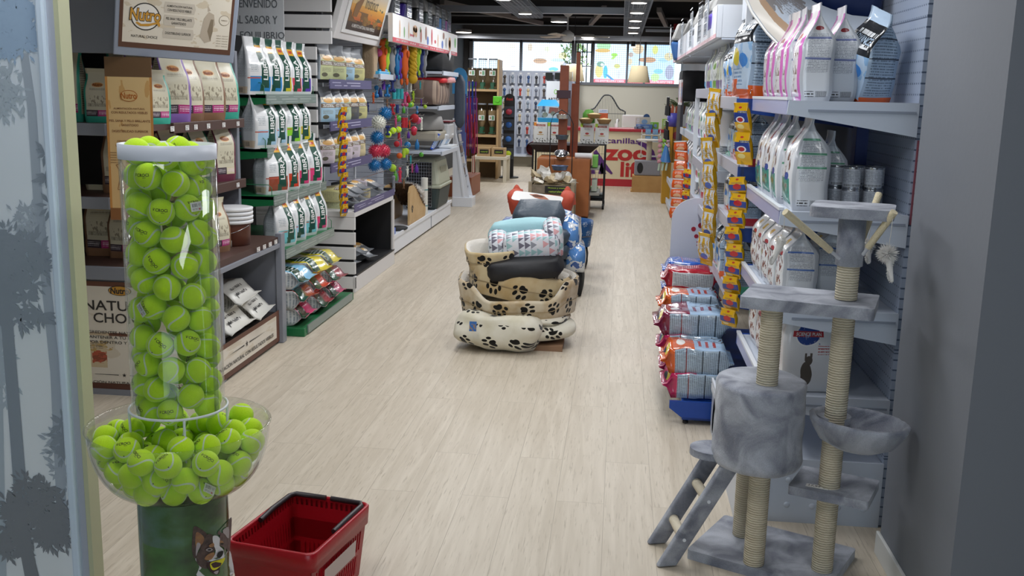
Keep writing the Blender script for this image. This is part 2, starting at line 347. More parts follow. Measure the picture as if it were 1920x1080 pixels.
BOWLB=[(0.045,-0.058,0.605),(-0.152,-0.075,0.660),(-0.055,-0.064,0.659),(-0.079,-0.128,0.712),(0.095,-0.100,0.605),(0.111,0.081,0.605),(-0.042,0.158,0.652),(0.097,0.135,0.659),(-0.021,-0.111,0.689),(-0.090,0.054,0.662),(-0.062,0.117,0.605),(-0.127,-0.005,0.717),(0.124,-0.042,0.605),(-0.109,-0.123,0.654),(-0.152,0.101,0.693),(-0.154,0.052,0.649),(-0.107,0.123,0.652),(-0.030,-0.134,0.605),(-0.125,0.014,0.605),(0.057,0.112,0.707),(0.105,0.011,0.662),(0.025,0.096,0.653),(0.054,-0.116,0.719),(-0.182,0.025,0.701),(0.085,-0.050,0.657),(-0.098,-0.011,0.659),(0.136,0.021,0.605),(-0.067,-0.029,0.605),(0.104,0.155,0.720),(-0.163,-0.012,0.651),(0.075,-0.000,0.605),(0.037,0.160,0.653),(-0.054,-0.158,0.660),(-0.018,-0.071,0.605),(-0.079,-0.093,0.605),(0.151,0.063,0.653),(-0.113,0.058,0.723),(0.050,0.059,0.605),(0.139,-0.086,0.651),(0.162,-0.017,0.651),(-0.128,-0.051,0.605),(-0.114,0.078,0.605),(0.075,-0.144,0.649),(-0.013,0.074,0.605),(0.041,0.023,0.658),(-0.015,-0.184,0.705),(-0.028,0.030,0.659),(0.084,0.072,0.664),(-0.018,-0.049,0.710),(0.034,-0.121,0.605),(0.145,0.112,0.695),(-0.070,0.132,0.704),(0.182,0.025,0.696),(-0.039,0.094,0.662),(-0.103,-0.063,0.702),(0.105,-0.076,0.713),(0.062,0.123,0.605),(-0.001,0.138,0.605),(0.123,0.050,0.710),(0.136,-0.019,0.710),(0.035,-0.091,0.663),(0.124,-0.134,0.692),(-0.181,-0.040,0.707),(-0.064,0.035,0.605),(-0.143,-0.118,0.709),(0.049,-0.177,0.699),(-0.003,0.134,0.698),(0.009,-0.162,0.649)]
# ------------------------------------------------------------------ windows in the back wall
def winart(name,base,shapes):
    m=art(name,base,shapes); nt=m.node_tree; p=nt.nodes['Principled BSDF']
    src=p.inputs['Base Color'].links[0].from_socket
    tr=N(nt,'ShaderNodeBsdfTransparent'); L(nt,src,tr.inputs[0]); L(nt,tr.outputs[0],nt.nodes['Material Output'].inputs[0]); return m
RED='#dd6a70'
turtle=[('e',.5,.52,.17,.06,'#c9a184'),('e',.68,.49,.05,.035,'#c9a890'),('s',.38,.5,.62,.56,'#8d6f58',3)]
def W_(x0,x1,mname,shapes,base='#dfe9f6',k=1):
    o=MB().quad((x0,WY+.06,ZB),(x1,WY+.06,ZB),(x1,WY+.06,ZT),(x0,WY+.06,ZT)).build('window_%d'%k,winart(mname,base,shapes)); structure(o)
    # fine blind mesh in front of the print
    g=MB(); n=int((x1-x0)/.045)
    for i in range(n+1): g.b2(x0+i*.045-.002,x0+i*.045+.002,WY+.03,WY+.034,ZB,ZT)
    for j in range(int((ZT-ZB)/.045)+1): g.b2(x0,x1,WY+.03,WY+.034,ZB+j*.045-.002,ZB+j*.045+.002)
    if 'clear' not in mname: g.build('window_blind_mesh',mat('blind','#c9ccd4',.6),o)
    return o
def wx(u): return aty(u,120,WY).x
band=('r',0,.0,1,.1,RED)
W_(wx(887),wx(974),'print_a','',k=1) if False else None
W_(wx(887),wx(974),'win_print_a',[band,('e',.83,.88,.1,.04,'#f2e6c8'),('e',.6,.5,.05,.03,'#ece2dc'),('e',.86,.36,.06,.03,'#d9cfd2')],'#ffffff',1)
W_(wx(979),wx(1071),'win_print_b',[band,('e',.15,.86,.05,.1,'#d9bda6'),('e',.5,.82,.05,.07,'#dfe6b4')]+[('e',.36,.52,.14,.07,'#c9a184'),('s',.24,.5,.48,.58,'#9a7860',3)]+[('e',.82,.66,.09,.09,'#e0cfa4'),('e',.72,.55,.14,.04,'#c3d4e2'),('e',.64,.32,.1,.05,'#7fc1ea'),('e',.62,.2,.07,.1,'#c5e89a'),('e',.9,.38,.08,.16,'#b9b3bd')],'#f4f7fd',2)
W_(wx(1114),wx(1174),'win_print_c',[band,('s',.05,.03,.95,.08,'#ffffff',2),
  ('e',.28,.93,.22,.12,'#a9cf9a'),('e',.25,.81,.24,.05,'#d8a96b'),('d',.02,.9,.05,.6,.72,'#a8cf6a'),('e',.62,.71,.1,.045,'#9bc95c'),('e',.72,.43,.1,.055,'#c4b878'),
  ('e',.16,.3,.12,.17,'#e6c680'),('e',.2,.47,.12,.07,'#7f9a86'),('e',.25,.46,.05,.035,'#e9e6e2'),('e',.36,.28,.07,.16,'#5fb0d3'),('d',.74,-1.6,.05,.08,.22,'#5b8fb8'),('e',.78,.22,.05,.1,'#c9c3c8')],'#d6dfee',3)
W_(wx(1178),wx(1207),'win_print_d',[band,('s',.05,.03,.95,.08,'#ffffff',2),('e',.6,.86,.36,.12,'#d2b290'),('e',.15,.72,.15,.06,'#b59c8f'),('e',.95,.6,.3,.05,'#b98b6c'),('e',.1,.55,.16,.08,'#d3b898')],'#c3d3e8',4)
W_(wx(1211),wx(1266),'win_print_e',[band,('s',.05,.03,.95,.08,'#ffffff',2),('e',.1,.6,.24,.07,'#b98b6c'),('e',.3,.85,.1,.11,'#cdcb7a'),('e',.6,.6,.18,.05,'#a5bdce'),('e',.78,.69,.16,.1,'#cbb690'),('e',.44,.32,.16,.06,'#8ab8e6'),('e',.34,.17,.15,.1,'#bbdc92'),('e',.82,.3,.15,.18,'#a39daa')],'#bdd0e8',5)
# frames / mullions
g=MB()
for a,b in((880,887),(974,979),(1071,1080),(1109,1114),(1174,1178),(1207,1211)):
    g.b2(wx(a),wx(b),WY-.04,WY+.1,ZB-.03,ZT+.03)
g.b2(wx(880),3,WY-.04,WY+.1,ZT-.02,ZT+.06).b2(wx(880),3,WY-.05,WY+.1,ZB-.05,ZB+.01)
structure(g.build('trim_1',mat('window_frame','#7d8087',.5),bev=.004))
# clear pane with bars and foliage outside
c=MB().quad((wx(1080),WY+.08,ZB),(wx(1109),WY+.08,ZB),(wx(1109),WY+.08,ZT),(wx(1080),WY+.08,ZT)).build('window_6',clearmat('pane_glass',(.95,.97,.97),.05)); structure(c)
g=MB()
for i in range(4): x=wx(1083+i*8.3); g.b2(x-.012,x+.012,WY+.1,WY+.12,ZB,ZT)
for z in (2.15,2.45): g.b2(wx(1080),wx(1109),WY+.1,WY+.12,z,z+.02)
g.build('window_bars',BLK,c)
rnd=random.Random(5)
t=thing('street_tree','sunlit leafy tree seen outside through the narrow barred window pane','tree',loc=(-1.3,28,0))
MB().cyl((0,0,0),(0,0,3.4),.12,.08).build('trunk',mat('bark','#6b5a46',.9),t)
g=MB()
for i in range(700):
    p=Vector((rnd.gauss(0,.16),rnd.gauss(0,.5),2.9+rnd.gauss(0,.5))); s=rnd.uniform(.03,.07); a=Euler((rnd.uniform(0,3),rnd.uniform(0,3),rnd.uniform(0,3))).to_matrix()
    g.quad(p+a@Vector((-s,0,0)),p+a@Vector((0,-s*.5,0)),p+a@Vector((s,0,0)),p+a@Vector((0,s*.5,0)),m=rnd.randrange(2))
g.build('foliage',[mat('leaf_a','#5d7a3c',.7),mat('leaf_b','#8c9a5a',.7)],t)
# ------------------------------------------------------------------ ceiling: beams, trays, lights, fan
GB=mat('beam_dark','#3a3a3b',.8); GB2=mat('beam_warm','#8b8784',.8); GAL=mat('galvanised','#b9bcc2',.35,.6)
for i,(y,z0,z1,m) in enumerate(((12.6,3.0,CEILZ,GB),(15.4,2.98,3.08,GB2),(17.2,2.85,CEILZ,GB),(20.2,2.9,3.1,GB))):
    o=MB().b2(-3.4,1.2,y,y+.18,z0,z1).b2(-3.4,1.2,y-.06,y+.24,z0-.02,z0).build('ceiling_beam',m); prop(o,['nearest dark ceiling beam across the shop','warm grey ceiling beam behind the first dark beam','dark deep ceiling beam before the windows','thin dark ceiling beam right above the windows'][i],'ceiling beam','beams under the ceiling')
for i,(x0,x1,y0,y1) in enumerate(((-2.2,-1.5,16,18.8),(-.3,-.6,15.2,18.6),(.5,.75,15.4,18.8),(-2.6,-2.0,14.6,17))):
    g=MB(); d=Vector((x1-x0,y1-y0,0)); g.box(((x0+x1)/2,(y0+y1)/2,2.82),(.07,d.length,.07),rz=-atan2(d.x,d.y)); o=g.build('ceiling_strut',GB2); prop(o,['slanting grey strut over the food dispensers','slanting grey strut beside the ceiling fan','slanting grey strut beside the hanging red sign','slanting grey strut over the left shelves'][i],'ceiling strut')
def tray(name,label,p0,p1,w,h=.05,mesh=True,rail=False):
    p0=Vector(p0);p1=Vector(p1); d=p1-p0; Ln=d.length; t=thing(name,label,'cable tray',loc=p0,rz=-atan2(d.x,d.y)); g=MB()
    if mesh:
        for i in range(int(w/.05)+1): g.b2(-w/2+i*.05-.002,-w/2+i*.05+.002,0,Ln,0,.004)
        for j in range(int(Ln/.1)+1): g.b2(-w/2,w/2,j*.1-.002,j*.1+.002,-.004,0)
        for s in(-1,1):
            for zz in(.03,.06): g.b2(s*w/2-.003,s*w/2+.003,0,Ln,zz,zz+.005)
            for j in range(int(Ln/.1)+1): g.b2(s*w/2-.003,s*w/2+.003,j*.1-.002,j*.1+.002,0,.065)
        g.build('wire_tray',GAL,t)
        g2=MB(); 
        for q in(-.06,.02,.07): g2.tube([(q+.01*sin(k),k*Ln/14,.02) for k in range(15)],.009,6)
        g2.build('cables',mat('cable_grey','#9a9ca0',.6),t)
    else:
        g.b2(-w/2,w/2,0,Ln,0,.004); 
        for s in(-1,1): g.b2(s*w/2-.002,s*w/2+.002,0,Ln,0,h)
        n=int(Ln/.12)
        for j in range(n): g.b2(-w/2-.004,-w/2-.001,j*.12+.02,j*.12+.07,h*.35,h*.65,1)
        g.build('side_rail',[GAL,BLK],t)
    return t
TZ=2.6
tray('wire_cable_tray','long wire mesh cable tray with round lamps above the right of the aisle',(.15,1.0,TZ),(.15,19.6,TZ),.31)
tray('wire_cable_tray','wire mesh cable tray with two round lamps above the left shelves',(-1.3,1,TZ),(-1.3,14.4,TZ),.34)
tray('cable_tray','perforated grey cable tray crossing the ceiling nearest the camera',(-3.3,14.4,TZ+.07),(.0,14.4,TZ+.07),.12,.09,False)
tray('cable_tray','perforated grey cable tray crossing just before the windows',(-3.3,18.1,TZ-.1),(1.1,18.1,TZ-.1),.12,.08,False)
tray('cable_tray','thin grey rail crossing the ceiling beside the red sign',(.36,17.4,TZ+.02),(1.24,17.4,TZ+.02),.06,.04,False)
LAMP=mat('lamp_lens','#fff8ee',.5,emit=9)
def downlight(x,y,z,label,r=.075):
    t=thing('ceiling_lamp',label,'ceiling lamp','round lamps in the cable trays',(x,y,z))
    MB().lathe([(r*1.15,.0),(r*1.15,.05),(r*.6,.06),(0,.06)],20).build('housing',WHT,t)
    MB().lathe([(0,-.003),(r,-.003),(r*1.1,.0)],20).build('lens',LAMP,t)
for n_,(y,lb) in enumerate(((10.2,'first'),(11.4,'second'),(12.8,'third'),(14.2,'fourth'),(15.6,'fifth'),(17.0,'sixth'))):
    downlight(.15,y,TZ-.03,lb+' round lamp from the camera in the right wire tray')
downlight(-1.32,11.2,TZ-.03,'nearer of two round lamps in the left wire tray'); downlight(-1.27,13.2,TZ-.03,'farther of two round lamps in the left wire tray')
downlight(-2.75,17.6,TZ-.03,'bright round lamp above the food dispensers',.12)
downlight(-.9,14.3,TZ-.05,'wide lamp under the crossing tray before the fan',.1); downlight(-.62,17.9,TZ-.06,'wide lamp right of the ceiling fan',.1)
t=thing('spotlight','black spotlight hanging at the far end of the right wire tray','spotlight',loc=(.17,18.2,2.55))
MB().cyl((0,0,-.02),(0,0,-.14),.045,.035).build('housing',BLK,t); MB().cyl((0,0,-.142),(0,0,-.15),.045).build('lens',LAMP,t); MB().cyl((0,0,-.02),(0,0,.06),.01).build('stem',BLK,t)
# ceiling fan
t=thing('ceiling_fan','white ceiling fan with long blades in front of the windows','ceiling fan',loc=(-.86,15.8,2.42))
MB().cyl((0,0,.1),(0,0,.34),.014).lathe([(.0,.40),(.08,.40),(.085,.36),(.04,.32),(.015,.31)],20).build('down_rod',WHT,t)
MB().lathe([(0,-.06),(.07,-.055),(.11,0),(.1,.06),(.03,.11),(0,.11)],24).build('motor_housing',WHT,t)
for k in range(3):
    a=radians(12+120*k); g=MB(); M_=Matrix.Rotation(a,4,'Z')@Matrix.Rotation(radians(8),4,'X')
    g.prism([(.08,-.03),(.2,-.06),(.62,-.075),(.66,0),(.62,.065),(.2,.05),(.08,.03)],.02,.028,T=M_); g.build('blade',mat('fan_blade','#d8d2c4',.5),t,bev=.002)
for x,lb in((aty(1062,140,17).x+.12,'left beige drum lampshade half hidden behind the wooden posts'),(aty(1198,140,17).x,'beige drum lampshade hanging before the window prints on the right')):
    t=thing('pendant_lamp',lb,'pendant lamp','beige pendant lamps at the windows',(x,17,1.78))
    MB().lathe([(.185,0),(.13,.27),(.128,.27),(.183,0)],32).build('lamp_shade',mat('linen_shade','#b7a888',.9,bump=(200,.2)),t)
    MB().cyl((0,0,.25),(0,0,1.4),.006,n=8).build('cord',BLK,t)
    MB().tube([(-.13,0,.26),(0,0,.28),(.13,0,.26)],.004,6).build('shade_holder',CHR,t)
# red hanging sign right
o=MB().box((0,0,0),(.3,.04,.5)).build('hanging_sign',mat('sign_red','#a51d26',.5),bev=.004,loc=(.98,17.6,2.52)); MB().cyl((-.1,0,.25),(-.1,0,.68),.006,n=6).cyl((.1,0,.25),(.1,0,.68),.006,n=6).build('hanger',BLK,o); prop(o,'red hanging panel under the ceiling at the right of the windows','sign')
# ------------------------------------------------------------------ printed forest panel at the left edge
PY=2.5
def px_(u,v): p=aty(u,v,PY); return (p.x,p.z)
t=thing('printed_wall_panel','large pale blue panel printed with grey forest trees at the left edge','wall panel',loc=(0,0,0))
xe0,xe1,xe2,xe3=-1.49,-1.466,-1.447,-1.434
MB().quad((-2.7,PY,0),(xe0,PY,0),(xe0,PY,2.6),(-2.7,PY,2.6)).b2(-2.7,xe0,PY+.001,PY+.05,0,2.6,1).build('backing_board',[art('forest_base','#f2f7fb',[('g',0,.3,1,1,'#f2f7fb','#e4f0fc')],.5),WHT],t)
g=MB(); rnd=random.Random(2); jit=0; fm=lambda x,z:(x,PY-.0015-dz-jit,z)
def trunk(pts,w,m):
    P_=[Vector((*px_(*p),)) for p in pts]; 
    L_=[(p.x-w*(1-.3*i/len(P_)),p.y) for i,p in enumerate(P_)]; R_=[(p.x+w*(1-.3*i/len(P_)),p.y) for i,p in enumerate(P_)]
    for i in range(len(P_)-1): g.poly([L_[i],R_[i],R_[i+1],L_[i+1]],fm,m)
def leaves(u,v,ru,rv,n,m,s=.014):
    n=int(n*.42); s*=.85
    global jit
    cx,cz=px_(u,v); e=px_(u+ru,v+rv); rx=abs(e[0]-cx); rz_=abs(e[1]-cz)
    for k in range(int(n/14)+1):
        a=rnd.uniform(0,6.28); q=rnd.uniform(0,1)**.6; bx=cx+rx*q*cos(a)*.85; bz=cz+rz_*q*sin(a)*.85
        for i in range(14):
            th=rnd.uniform(0,6.28); d=rnd.uniform(0,.038); x=bx+d*cos(th); z=bz+d*sin(th); l=s*rnd.uniform(.7,1.3); w_=l*.33; c_,s_=cos(th),sin(th)
            pts=[(x-l*c_,z-l*s_),(x+w_*-s_,z+w_*c_),(x+l*c_,z+l*s_),(x+w_*s_,z-w_*c_)]
            jit=rnd.uniform(0,.0005)
            if max(p[0] for p in pts)<xe0: g.poly(pts,fm,m)
    jit=0
dz=0;    trunk([(5,1080),(-4,600),(-10,300)],.012,0); trunk([(118,1000),(104,700),(72,380),(60,200),(46,100)],.015,1)
leaves(10,170,45,60,500,0); leaves(30,480,60,60,300,0); leaves(0,700,40,80,400,0); leaves(112,850,22,70,300,1)
dz=.0006; leaves(30,45,58,70,1700,2,.016); leaves(60,430,40,50,250,1)
dz=.0012; trunk([(42,960),(30,800),(12,580),(4,430)],.020,3); leaves(30,500,75,75,1500,3,.017); leaves(20,590,78,30,600,3,.017); leaves(88,290,6,12,20,3,.02)
leaves(98,340,24,70,300,3,.018); leaves(116,800,14,80,260,3,.016)
dz=.0018; trunk([(62,1085),(52,1040),(40,960)],.022,4); leaves(62,960,82,70,1900,4,.017); leaves(20,1010,60,40,500,4,.017); leaves(110,1000,30,30,400,4,.016)
g.build('tree_print',[mat('tree_tone_a','#bcc8d2',.5),mat('tree_tone_b','#b3bdc8',.5),mat('tree_tone_c','#abc3dd',.5),mat('tree_tone_d','#97a1ac',.5),mat('tree_tone_e','#8a8f96',.5)],t)
MB().b2(xe0,xe1,PY-.02,PY+.05,0,2.6).build('bevelled_frame',mat('frame_blue','#dfeeff',.4),t,bev=.006)
MB().b2(xe1,xe2,PY-.005,PY+.05,0,2.6).build('inner_frame',mat('frame_lavender','#b4b8c4',.5),t)
structure(MB().b2(xe2,xe3,PY-.004,PY+.05,0,2.6).build('wall_left_jamb',mat('jamb_cream','#c9c9a6',.6)))
# ------------------------------------------------------------------ tennis ball display
TX,TY=-1.093,2.352
ACR=clearmat('acrylic',(.975,.985,.98),.16)
t=thing('ball_display_stand','tall clear tube of tennis balls above a clear bowl on a dog printed column','display stand',loc=(TX,TY,0))
RT=.1140
MB().lathe([(RT,.79),(RT,1.455),(RT-.003,1.455),(RT-.003,.79)],64).build('clear_tube',ACR,t)
MB().lathe([(RT+.0012,1.420),(RT+.0012,1.456),(RT-.0045,1.456),(RT-.0045,1.420),(RT+.0012,1.420)],64).build('white_top_band',mat('band_white','#cfd3dc',.4),t)
MB().b2(RT-.0035,RT+.002,-.006,.006,.79,1.40,T=Matrix.Rotation(radians(-12),4,'Z')).build('tube_seam',clearmat('seam',(.8,.83,.82),.3,.2),t)
WIRE=mat('white_wire','#dcdfe4',.35)
g=MB().tube([((RT+.006)*cos(a),(RT+.006)*sin(a),.79) for a in [2*pi*i/48 for i in range(48)]],.0035,8,closed=True)
for a in(-150,-60,30,120):
    a=radians(a); g.tube([((RT+.006)*cos(a),(RT+.006)*sin(a),.79),((RT+.004)*cos(a),(RT+.004)*sin(a),.7),((RT)*cos(a),(RT)*sin(a),.59)],.0035,8)
g.build('wire_ring_stand',WIRE,t)
Rb=.2295; prof=[]
for i in range(15):
    z=.80-Rb*cos(i/14*radians(75)) ; r=sqrt(max(Rb*Rb-(z-.80)**2,0)); prof.append((r,z))
prof=[(0,.568),(.09,.568),(.118,.571)]+[(.118+.104*sin(q),.571+.174*(1-cos(q))) for q in [radians(9*i) for i in range(1,11)]]; rim=prof[-1]
outer=[(r+.003,z-.002) for r,z in prof][::-1]
MB().lathe(prof+[(rim[0]+.006,rim[1]+.003),(rim[0]+.008,rim[1]),(rim[0]+.003,rim[1]-.004)]+outer[1:],72).build('clear_bowl',clearmat('acrylic_bowl',(.96,.975,.96),.2),t)
# printed column under the bowl
cp=MB().cyl((0,0,0),(0,0,.562),.1135,n=64,m=0,mcap=1)
art('meadow_print','#1d2a1f',[('v',0,0,1,1,'#4a7a40',5,.3,.65),('v',0,0,1,1,'#1b2b1e',4,.55,.8),('v',0,.8,1,1,'#5d7080',5,.5,.8),('g',0,0,1,.2,'#b3c64a','#5f8a34'),('v',0,.12,1,.3,'#355a30',6,.3,.6)],.25,coat=.5)
def cyp(zx,zy,o=0): # point of the printed picture on the column face
    u,v=340+zx/6.83,960+zy/6.83; d=ray(u,v); ox,oy=-TX,-TY; A_=d.x*d.x+d.y*d.y; B_=2*(ox*d.x+oy*d.y); C_=ox*ox+oy*oy-.1137**2
    D_=max(B_*B_-4*A_*C_,0); k=(-B_-sqrt(D_))/(2*A_); p=Vector((0,0,CAMH))+d*k; n_=Vector((p.x-TX,p.y-TY,0)).normalized(); p+=n_*o; return Vector((p.x-TX,p.y-TY,p.z))
LAY=[0]
def dg(pts,m):
    LAY[0]+=1; n_=len(pts); sp=[]
    for i in range(n_): # rounded outline
        p0,p1,p2,p3=[Vector(pts[(i+k-1)%n_]) for k in range(4)]
        for t in (0,.33,.66): sp.append(.5*((2*p1)+(p2-p0)*t+(2*p0-5*p1+4*p2-p3)*t*t+(3*p1-p0-3*p2+p3)*t**3))
    cp.poly([(q.x,q.y) for q in sp],lambda x,y:cyp(x,y,.0006+.00022*LAY[0]),m)
dg([(180,590),(230,700),(215,840),(640,840),(645,600),(600,480),(530,590),(400,640)],4)
dg([(165,180),(240,210),(330,290),(300,400),(215,490),(180,590),(150,560),(135,440),(145,260)],5)
dg([(185,270),(230,265),(290,330),(270,400),(210,450),(180,420)],7)
dg([(195,400),(245,410),(215,490),(185,560)],6)
dg([(455,275),(520,190),(590,110),(635,70),(630,250),(610,500),(575,480),(560,340)],10)
dg([(520,240),(595,190),(600,330),(565,310)],6)
dg([(320,290),(400,300),(420,400),(420,500),(330,620),(330,720),(260,710),(200,650),(190,560),(250,450)],5)
dg([(500,265),(560,300),(572,400),(560,490),(530,450),(480,420),(480,350)],10)
dg([(395,310),(440,300),(485,340),(480,430),(525,480),(540,590),(470,605),(360,630),(350,600),(410,560),(430,490),(400,400)],4)
dg([(345,425),(400,392),(412,432),(370,450)],7); dg([(290,600),(330,540),(410,512),(408,560),(360,610)],7); dg([(482,362),(520,372),(524,408),(490,400)],7)
dg([(305,480),(350,455),(392,478),(350,500)],6); dg([(322,480),(350,465),(376,478),(350,490)],8); dg([(488,402),(508,392),(528,404),(508,414)],8)
dg([(320,640),(360,630),(540,588),(500,650),(475,730),(470,780),(420,795),(370,760),(330,700)],11)
dg([(360,645),(430,618),(510,592),(540,582),(522,640),(460,710),(400,740),(365,710)],9)
dg([(400,765),(460,742),(450,780),(430,790)],6)
dg([(440,540),(460,507),(508,492),(520,512),(500,560),(470,585),(442,572)],8)
cp.build('printed_column',[_mc['meadow_print'],mat('column_top','#3b4a38',.5),WHT,WHT,mat('dog_white','#d3d0d2',.5),mat('dog_dark','#3d302e',.5,var=(90,'#5d4a44')),mat('dog_grey','#a3999a',.5),mat('dog_tan','#a0774a',.5,var=(90,'#8a6048')),INK,mat('print_ball','#d3c91e',.5),mat('dog_brown','#6b5552',.5,var=(90,'#4f3f3d')),mat('dog_mouth','#3a2226',.5)],t)
def felt():
    m,nt,p=newmat('tennis_felt'); tc=N(nt,'ShaderNodeTexCoord'); v=vmath(nt,'NORMALIZE',tc.outputs['Object']); sp=N(nt,'ShaderNodeSeparateXYZ'); L(nt,v,sp.inputs[0])
    d=math_(nt,'SUBTRACT',math_(nt,'MULTIPLY',sp.outputs[0],sp.outputs[0]),math_(nt,'MULTIPLY',sp.outputs[1],sp.outputs[1]))
    s_=math_(nt,'ABSOLUTE',math_(nt,'SUBTRACT',sp.outputs[2],math_(nt,'MULTIPLY',d,1.15)))
    nz=N(nt,'ShaderNodeTexNoise'); nz.inputs['Scale'].default_value=420; L(nt,tc.outputs['Object'],nz.inputs['Vector'])
    mk=math_(nt,'LESS_THAN',math_(nt,'ADD',s_,math_(nt,'MULTIPLY_ADD',nz.outputs[0],.08,-.04)),.15)
    L(nt,mixc(nt,mk,mixc(nt,nz.outputs[0],'#b4dc18','#cdf23a'),'#cfdcc0'),p.inputs['Base Color']); p.inputs['Roughness'].default_value=.95; p.inputs['Sheen Weight'].default_value=.25; p.inputs['Specular IOR Level'].default_value=.1
    b=N(nt,'ShaderNodeBump'); b.inputs['Strength'].default_value=.5; b.inputs['Distance'].default_value=.0015
    L(nt,math_(nt,'SUBTRACT',nz.outputs[0],mk),b.inputs['Height']); L(nt,b.outputs[0],p.inputs['Normal']); return m
FELT=felt(); BR=.0325
def ballmb(txt):
    g=MB().sphere((0,0,0),BR,24,16)
    if txt:
        def f(x,y,R=BR+.0003): a=x/R; b=y/R; return (R*cos(b)*sin(a),-R*cos(b)*cos(a),R*sin(b))
        g.text('CROCI',f,.003,.012,w_=.03,h=.0075,m=1,off=.02)
        g.disc(f,-.017,.011,.0018,.0016,1,8)
        for k in range(4): g.disc(f,-.0195+.0017*k,.0142,.0007,.0011,1,6)
        g.text('tennis',f,.006,.006,h=.0022,m=1)
        g.disc(f,0,-.02,.0018,.0018,1,8)
    return g
TAG=art('barcode_tag','#e6e4e2',[('b',.1,.45,.6,.85,'#333333',26),('s',.1,.1,.9,.35,'#666666',3),('s',.65,.45,.92,.85,'#555555',4),('r',.68,.12,.82,.3,'#c05050')],.3)
def mkball(kind):
    if kind==0: o=ballmb(False).build('tennis_ball',[FELT,INK])
    elif kind==1: o=ballmb(True).build('tennis_ball',[FELT,INK])
    else:
        o=ballmb(True).build('tennis_ball',[FELT,INK]); o.parent=None
        g=MB(); n=4
        for i in range(n):
            def P_(k): 
                x=-.017+.034*k/n; return lambda y:(x, -BR-.0009-.0008*sin(k*1.3)+ (x*x)*9*0, y)
            a,b=P_(i),P_(i+1)
            s_=lambda p:(p[0],p[1]-0*p[0],p[2])
            g.quad(a(-.011),b(-.011),b(.011),a(.011),0,uv=((i/n,0),((i+1)/n,0),((i+1)/n,1),(i/n,1)))
        tg=g.build('barcode_tag',TAG,o,label='white barcode tag')
        md=tg.modifiers.new('s','SOLIDIFY'); md.thickness=.0004
    return prop(o,'tennis ball','tennis ball')
protos=[mkball(0),mkball(1),mkball(2)]; used=[False]*3; rnd=random.Random(11)
def put(p,kind,label,group,rot=None):
    loc=(TX+p[0],TY+p[1],p[2]); rot=rot or (rnd.uniform(-3,3),rnd.uniform(-3,3),rnd.uniform(-3,3))
    if not used[kind]:
        o=protos[kind]; o.location=loc; o.rotation_euler=rot; used[kind]=True; o['label']=label; o['group']=group
    else: clone(protos[kind],loc,rot=rot,label=label,group=group)
def face(p,roll): # turn the tag or print (-y) outwards towards the room
    a=atan2(p[0],-p[1]); return (rnd.uniform(-.3,.3),roll,a+rnd.uniform(-.25,.25))
for i,p in enumerate(TUBEB):
    p=(p[0],p[1],.797+(p[2]-.785)*1.055)
    front=p[1]<.0; out=sqrt(p[0]**2+p[1]**2)>.06
    k=2 if (out and front and i%6==0) else (1 if i%2 else 0)
    lb={0:'plain green yellow tennis ball inside the clear tube',1:'tennis ball with black lettering inside the clear tube',2:'tennis ball with a barcode tag pressed against the clear tube'}[k]
    q=p
    if k==2: s=.92; q=(p[0]*s,p[1]*s,p[2])
    put(q,k,lb,['plain balls in the tube','lettered balls in the tube','tagged balls in the tube'][k],face(p,rnd.uniform(-1.2,1.2)) if k and front else None)
for i,p in enumerate(BOWLB):
    k=2 if i%13==4 else (1 if i%2 else 0)
    lb={0:'plain green yellow tennis ball lying in the clear bowl',1:'tennis ball with black lettering lying in the clear bowl',2:'tennis ball with a white barcode tag in the clear bowl'}[k]
    put(p,k,lb,['plain balls in the bowl','lettered balls in the bowl','tagged balls in the bowl'][k],(radians(rnd.uniform(-60,-10)),rnd.uniform(-1,1),rnd.uniform(-.9,.9)) if k else None)
# ------------------------------------------------------------------ red shopping basket
RB=mat('basket_red','#a5101f',.32,bump=(60,.05)); 
t=thing('shopping_basket','red plastic shopping basket with folded black handles on the floor','shopping basket',loc=(-.952,2.884,0),rz=radians(-10.5))
hw,hl,H=.146,.20,.245
def ring(z,i=0): # inner half sizes at height z
    k=z/H; return (.118+.022*k-i, .170+.026*k-i)
g=MB()
def wall(side,z0,z1,a0=-1,a1=1,th=.003,m=0):
    (x0,y0),(x1,y1)=ring(z0),ring(z1)
    for o,ti in((0,0),(1,th)):
        pass
    f=lambda s,x,y,i:{'r':(x-i,y*s,0),'l':(-x+i,-y*s,0),'b':(-x*s,y-i,0),'f':(x*s,-y+i,0)}[side]
    q=[]
    for i in(0,th):
        for (x,y,z) in((x0,y0,z0),(x1,y1,z1)):
            for s in(a0,a1):
                p=f(s,x,y,i); q.append((p[0],p[1],z))
    g.add(q,[(0,1,3,2),(4,6,7,5),(0,2,6,4),(1,5,7,3),(0,4,5,1),(2,3,7,6)],m)
for sd,n in(('r',22),('l',22),('f',15),('b',15)):
    for z0,z1 in((.0,.02),(.085,.10),(.165,.21),(.232,.245)): wall(sd,z0,z1)
    wall(sd,.02,.085,-1,-.8); wall(sd,.02,.085,.8,1)
    if sd in 'lb': wall(sd,.02,.085); wall(sd,.1,.165)
    if sd in'rl': wall(sd,.1,.165,-1,-.0 if 0 else -.85); wall(sd,.1,.165,.85,1)
    else: wall(sd,.1,.165)
    for i in range(n):
        c=-1+2*(i+.5)/n; wall(sd,.21,.232,c-.62/n,c+.42/n)
        if abs(c)<.8: wall(sd,.02,.085,c-.5/n,c+.2/n)
        if sd in'rl' and abs(c)<.85: wall(sd,.1,.165,c-.5/n,c+.2/n)
g.build('basket_body',RB,t)
g=MB(); x,y=.118,.170
for i in range(18):
    xx=-x+2*x*(i+.5)/18; g.b2(xx-.004,xx+.004,-y,y,0,.004)
for j in range(12):
    yy=-y+2*y*(j+.5)/12; g.b2(-x,x,yy-.006,yy+.006,0,.0042)
g.build('basket_floor',RB,t)
